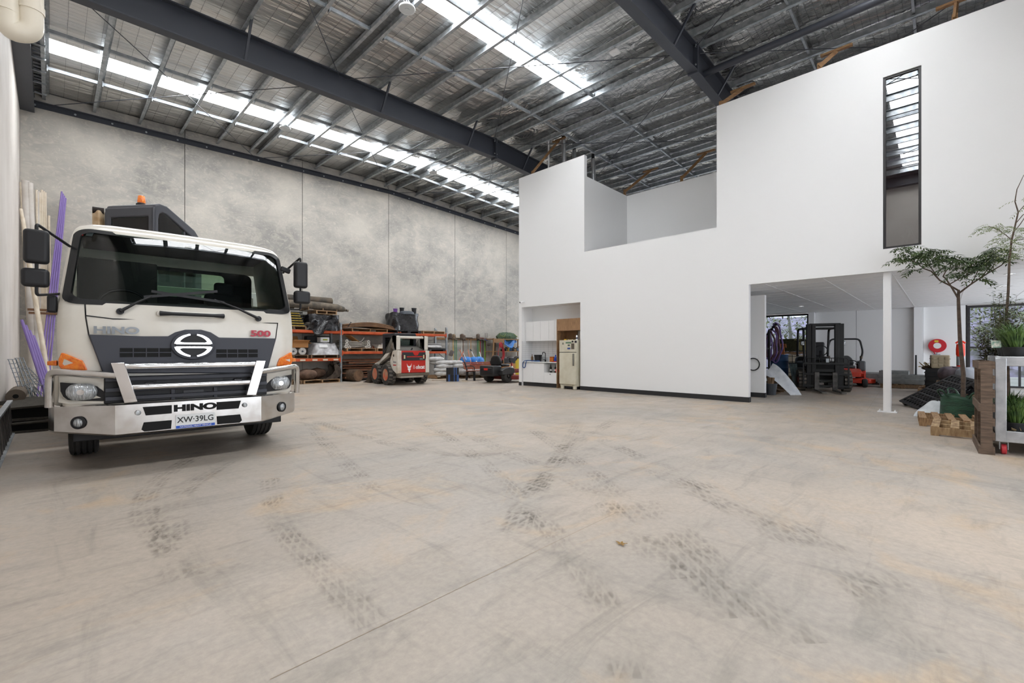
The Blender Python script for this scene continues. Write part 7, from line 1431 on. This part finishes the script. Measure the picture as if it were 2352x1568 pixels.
# long steel tray of timber along the cream wall
t = thing('steel_tray', 'long shallow steel tray along the cream wall at the left edge', 'tray', (XL + .005, 9.2, 0))
ts = mat('worn grey steel tray', '#5a5550', .5, .4, '#3f3b37', 6); B().box(0, .18, -1.8, 1.7, 0, .03).build('floor_plate', ts, t); B().add([(.16, -1.8, .02), (.19, -1.8, .02), (.155, -1.8, .50), (.135, -1.8, .50), (.16, 1.7, .02), (.19, 1.7, .02), (.155, 1.7, .50), (.135, 1.7, .50)], [(0, 1, 2, 3), (4, 7, 6, 5), (0, 4, 5, 1), (1, 5, 6, 2), (2, 6, 7, 3), (3, 7, 4, 0)]).build('side_wall', ts, t)
B().box(.125, .185, -1.8, 1.7, .48, .51).build('top_lip', GALV, t); B().box(0, .16, 1.68, 1.7, 0, .50).box(0, .16, -1.8, -1.78, 0, .5).build('end_wall', ts, t); B().box(0, .22, -1.8, 1.75, 0, .02).build('base_flange', GALV, t)
for k in range(9): B().prism([(.17, .03), (.20, .03), (.165, .47), (.15, .47)], -1.6 + k * .38, -1.57 + k * .38, 'y').build('stiffener', ts, t)
B().box(.01, .14, -1.7, 1.6, .3, .44).build('contents', mat('sawn offcuts', '#7d6a55', .9, 0, '#5c4a3a', 8, .5, 14), t)
# ================================================================ things under the roof
def high_bay(px, py, z, label):
    x, y, v = ray(px, py); k = (z - CAM_H) / v; t = thing('high_bay_light', label, 'light', (x * k, y * k, z), 0, 'high bay lights'); B().lathe([(.17, 0), (.175, .01), (.17, .035), (.09, .05), (.08, .10), (.06, .13)], n=28).build('housing', mat('white powder coat', '#d5d8da', .4), t); B().lathe([(.145, -.003), (.145, .002)], n=24).build('diffuser', mat('pale diffuser', '#c4c8ca', .5), t); B().lathe([(.05, -.012), (.05, 0)], n=16).build('sensor', mat('pale diffuser', '#c4c8ca', .5), t)
    zr = roof_z(x * k) - .235 - z; B().tube([(0, 0, .12), (0, .03, .2), (0, 0, zr)], .008, 6).build('hanger', GALV, t); B().tube([(-.06, 0, .1), (-.09, 0, .18), (0, 0, .22), (.09, 0, .18), (.06, 0, .1)], .008, 6).build('bracket', GALV, t)
high_bay(935, 22, 8.62, 'round white high bay light hanging nearest the camera'); high_bay(655, 296, 8.72, 'round white high bay light near the first skylight'); high_bay(995, 397, 8.85, 'round white high bay light near the ridge at the back')
x, y, v = ray(1412, 122); k = (9.05 - CAM_H) / v; t = thing('sensor_box', 'small white square sensor box under the roof foil', 'sensor', (x * k, y * k, 9.05)); B().box(-.12, .12, -.12, .12, 0, .06).build('case', WHITE2, t, bevel=.02); B().lathe([(.03, -.01), (.03, 0)], n=12).build('dome', WHITE2, t); B().cyl((0, 0, .06), (0, 0, .28), .01).build('stem', GALV, t)
# cream downpipes in the top left corner
DP = mat('cream downpipe', '#d8d0bf', .35); t = thing('downpipe', 'cream pvc downpipe looping in the top left corner', 'pipe', (0, 0, 0)); YD = 5.6
P = lambda px, py, Y=YD: onY(px, py, Y)
B().tube(arcpts([P(12, -120), P(20, 72), P(72, 76), P(70, -120)], .11, 8), .078, 16).build('outer_loop', DP, t); B().tube(arcpts([P(34, -60, 6.1), P(34, 22, 6.1), P(82, 34, 6.1)], .09, 8), .062, 14).build('inner_bend', DP, t)
for px, py in ((14, 20), (71, 20)): c = P(px, py); B().lathe([(.085, -.03), (.085, .03)], c, 'z', 16).build('socket', DP, t)
B().box(XL, P(40, -60).x, YD - .02, YD + .02, P(40, -60).z, P(40, -60).z + .04).build('wall_clip', GALV, t)
# timber props, ducts and conduit on top of the white block
def prop(p0, p1, X0, X1, label):
    a, d = onX(*p0, X0), onX(*p1, X1); t = thing('timber_prop', label, 'timber brace', (0, 0, 0), 0, 'timber props'); B().bar(a, d, .045, .09).build('strut', TIMBER, t); B().bar(d + Vector((0, -.3, .02)), d + Vector((0, .3, .02)), .09, .045).build('head_block', TIMBER, t); B().bar(a + Vector((.03, 0, -.16)), a + Vector((.03, 0, .1)), .05, .09).build('foot_block', TIMBER, t)
prop((1222, 398), (1284, 322), 12.42, 13.3, 'pine prop over the left end of the white wall'); prop((1655, 240), (1706, 204), 12.42, 12.75, 'pine prop where the white wall steps up'); prop((1882, 153), (1921, 118), 12.42, 12.6, 'pine prop above the middle of the upper white wall'); prop((2193, 42), (2197, 6), 12.42, 12.5, 'pine prop at the top right of the white wall')
prop((1434, 441), (1494, 392), 15.1, 15.8, 'pine prop over the left of the balcony wall'); prop((1565, 410), (1622, 351), 15.1, 15.6, 'pine prop over the right of the balcony wall')
DU = mat('silver flexible duct', '#c2c3c4', .3, .8)
for k, (px, y0, y1, X) in enumerate(((1297, 322, 375, 13.4), (1322, 345, 372, 14.2), (1365, 365, 412, 14.6))):
    a, d = onX(px - 3, y0, X), onX(px, y1 + 40, X); t = thing('flexible_duct', 'silver flexible duct behind the white wall, %s' % ('nearest the left end', 'partly hidden', 'beside the balcony')[k], 'duct', (0, 0, 0), 0, 'flexible ducts'); n_ = 40; b = B(); b.tube([a.lerp(d, i / n_) for i in range(n_ + 1)], [.075 + (.008 if i % 2 else 0) for i in range(n_ + 1)], 14); b.build('hose', DU, t); B().cyl(a + Vector((0, 0, .18)), a, .06).build('spigot', TBK, t)
a, d = onX(1260, 286, 13.0), onX(1260, 420, 13.0); t = thing('conduit', 'white vertical conduit rising from the white block to the roof', 'conduit', (0, 0, 0)); B().cyl(a, d, .03).build('tube', WHITE2, t); B().lathe([(.04, 0), (.04, .06)], a, n=12).build('cap', WHITE2, t)
# leaf on the floor
g = onG(1427, 1250); t = thing('dry_leaf', 'small dry brown leaf lying on the open floor', 'leaf', (g.x, g.y, .002)); rn = random.Random(1); b = B()
for k in range(5): a = k * 1.25 + .3; leaf(b, Vector((0, 0, .004)), (math.cos(a), math.sin(a), .12), .034 + .014 * (k % 2), .02, .0)
b.build('blade', mat('dry leaf brown', '#8a6a32', .8), t); B().tube([(0, 0, .004), (.03, -.03, .006)], .002, 4).build('stalk', mat('dry leaf brown', '#8a6a32', .8), t)
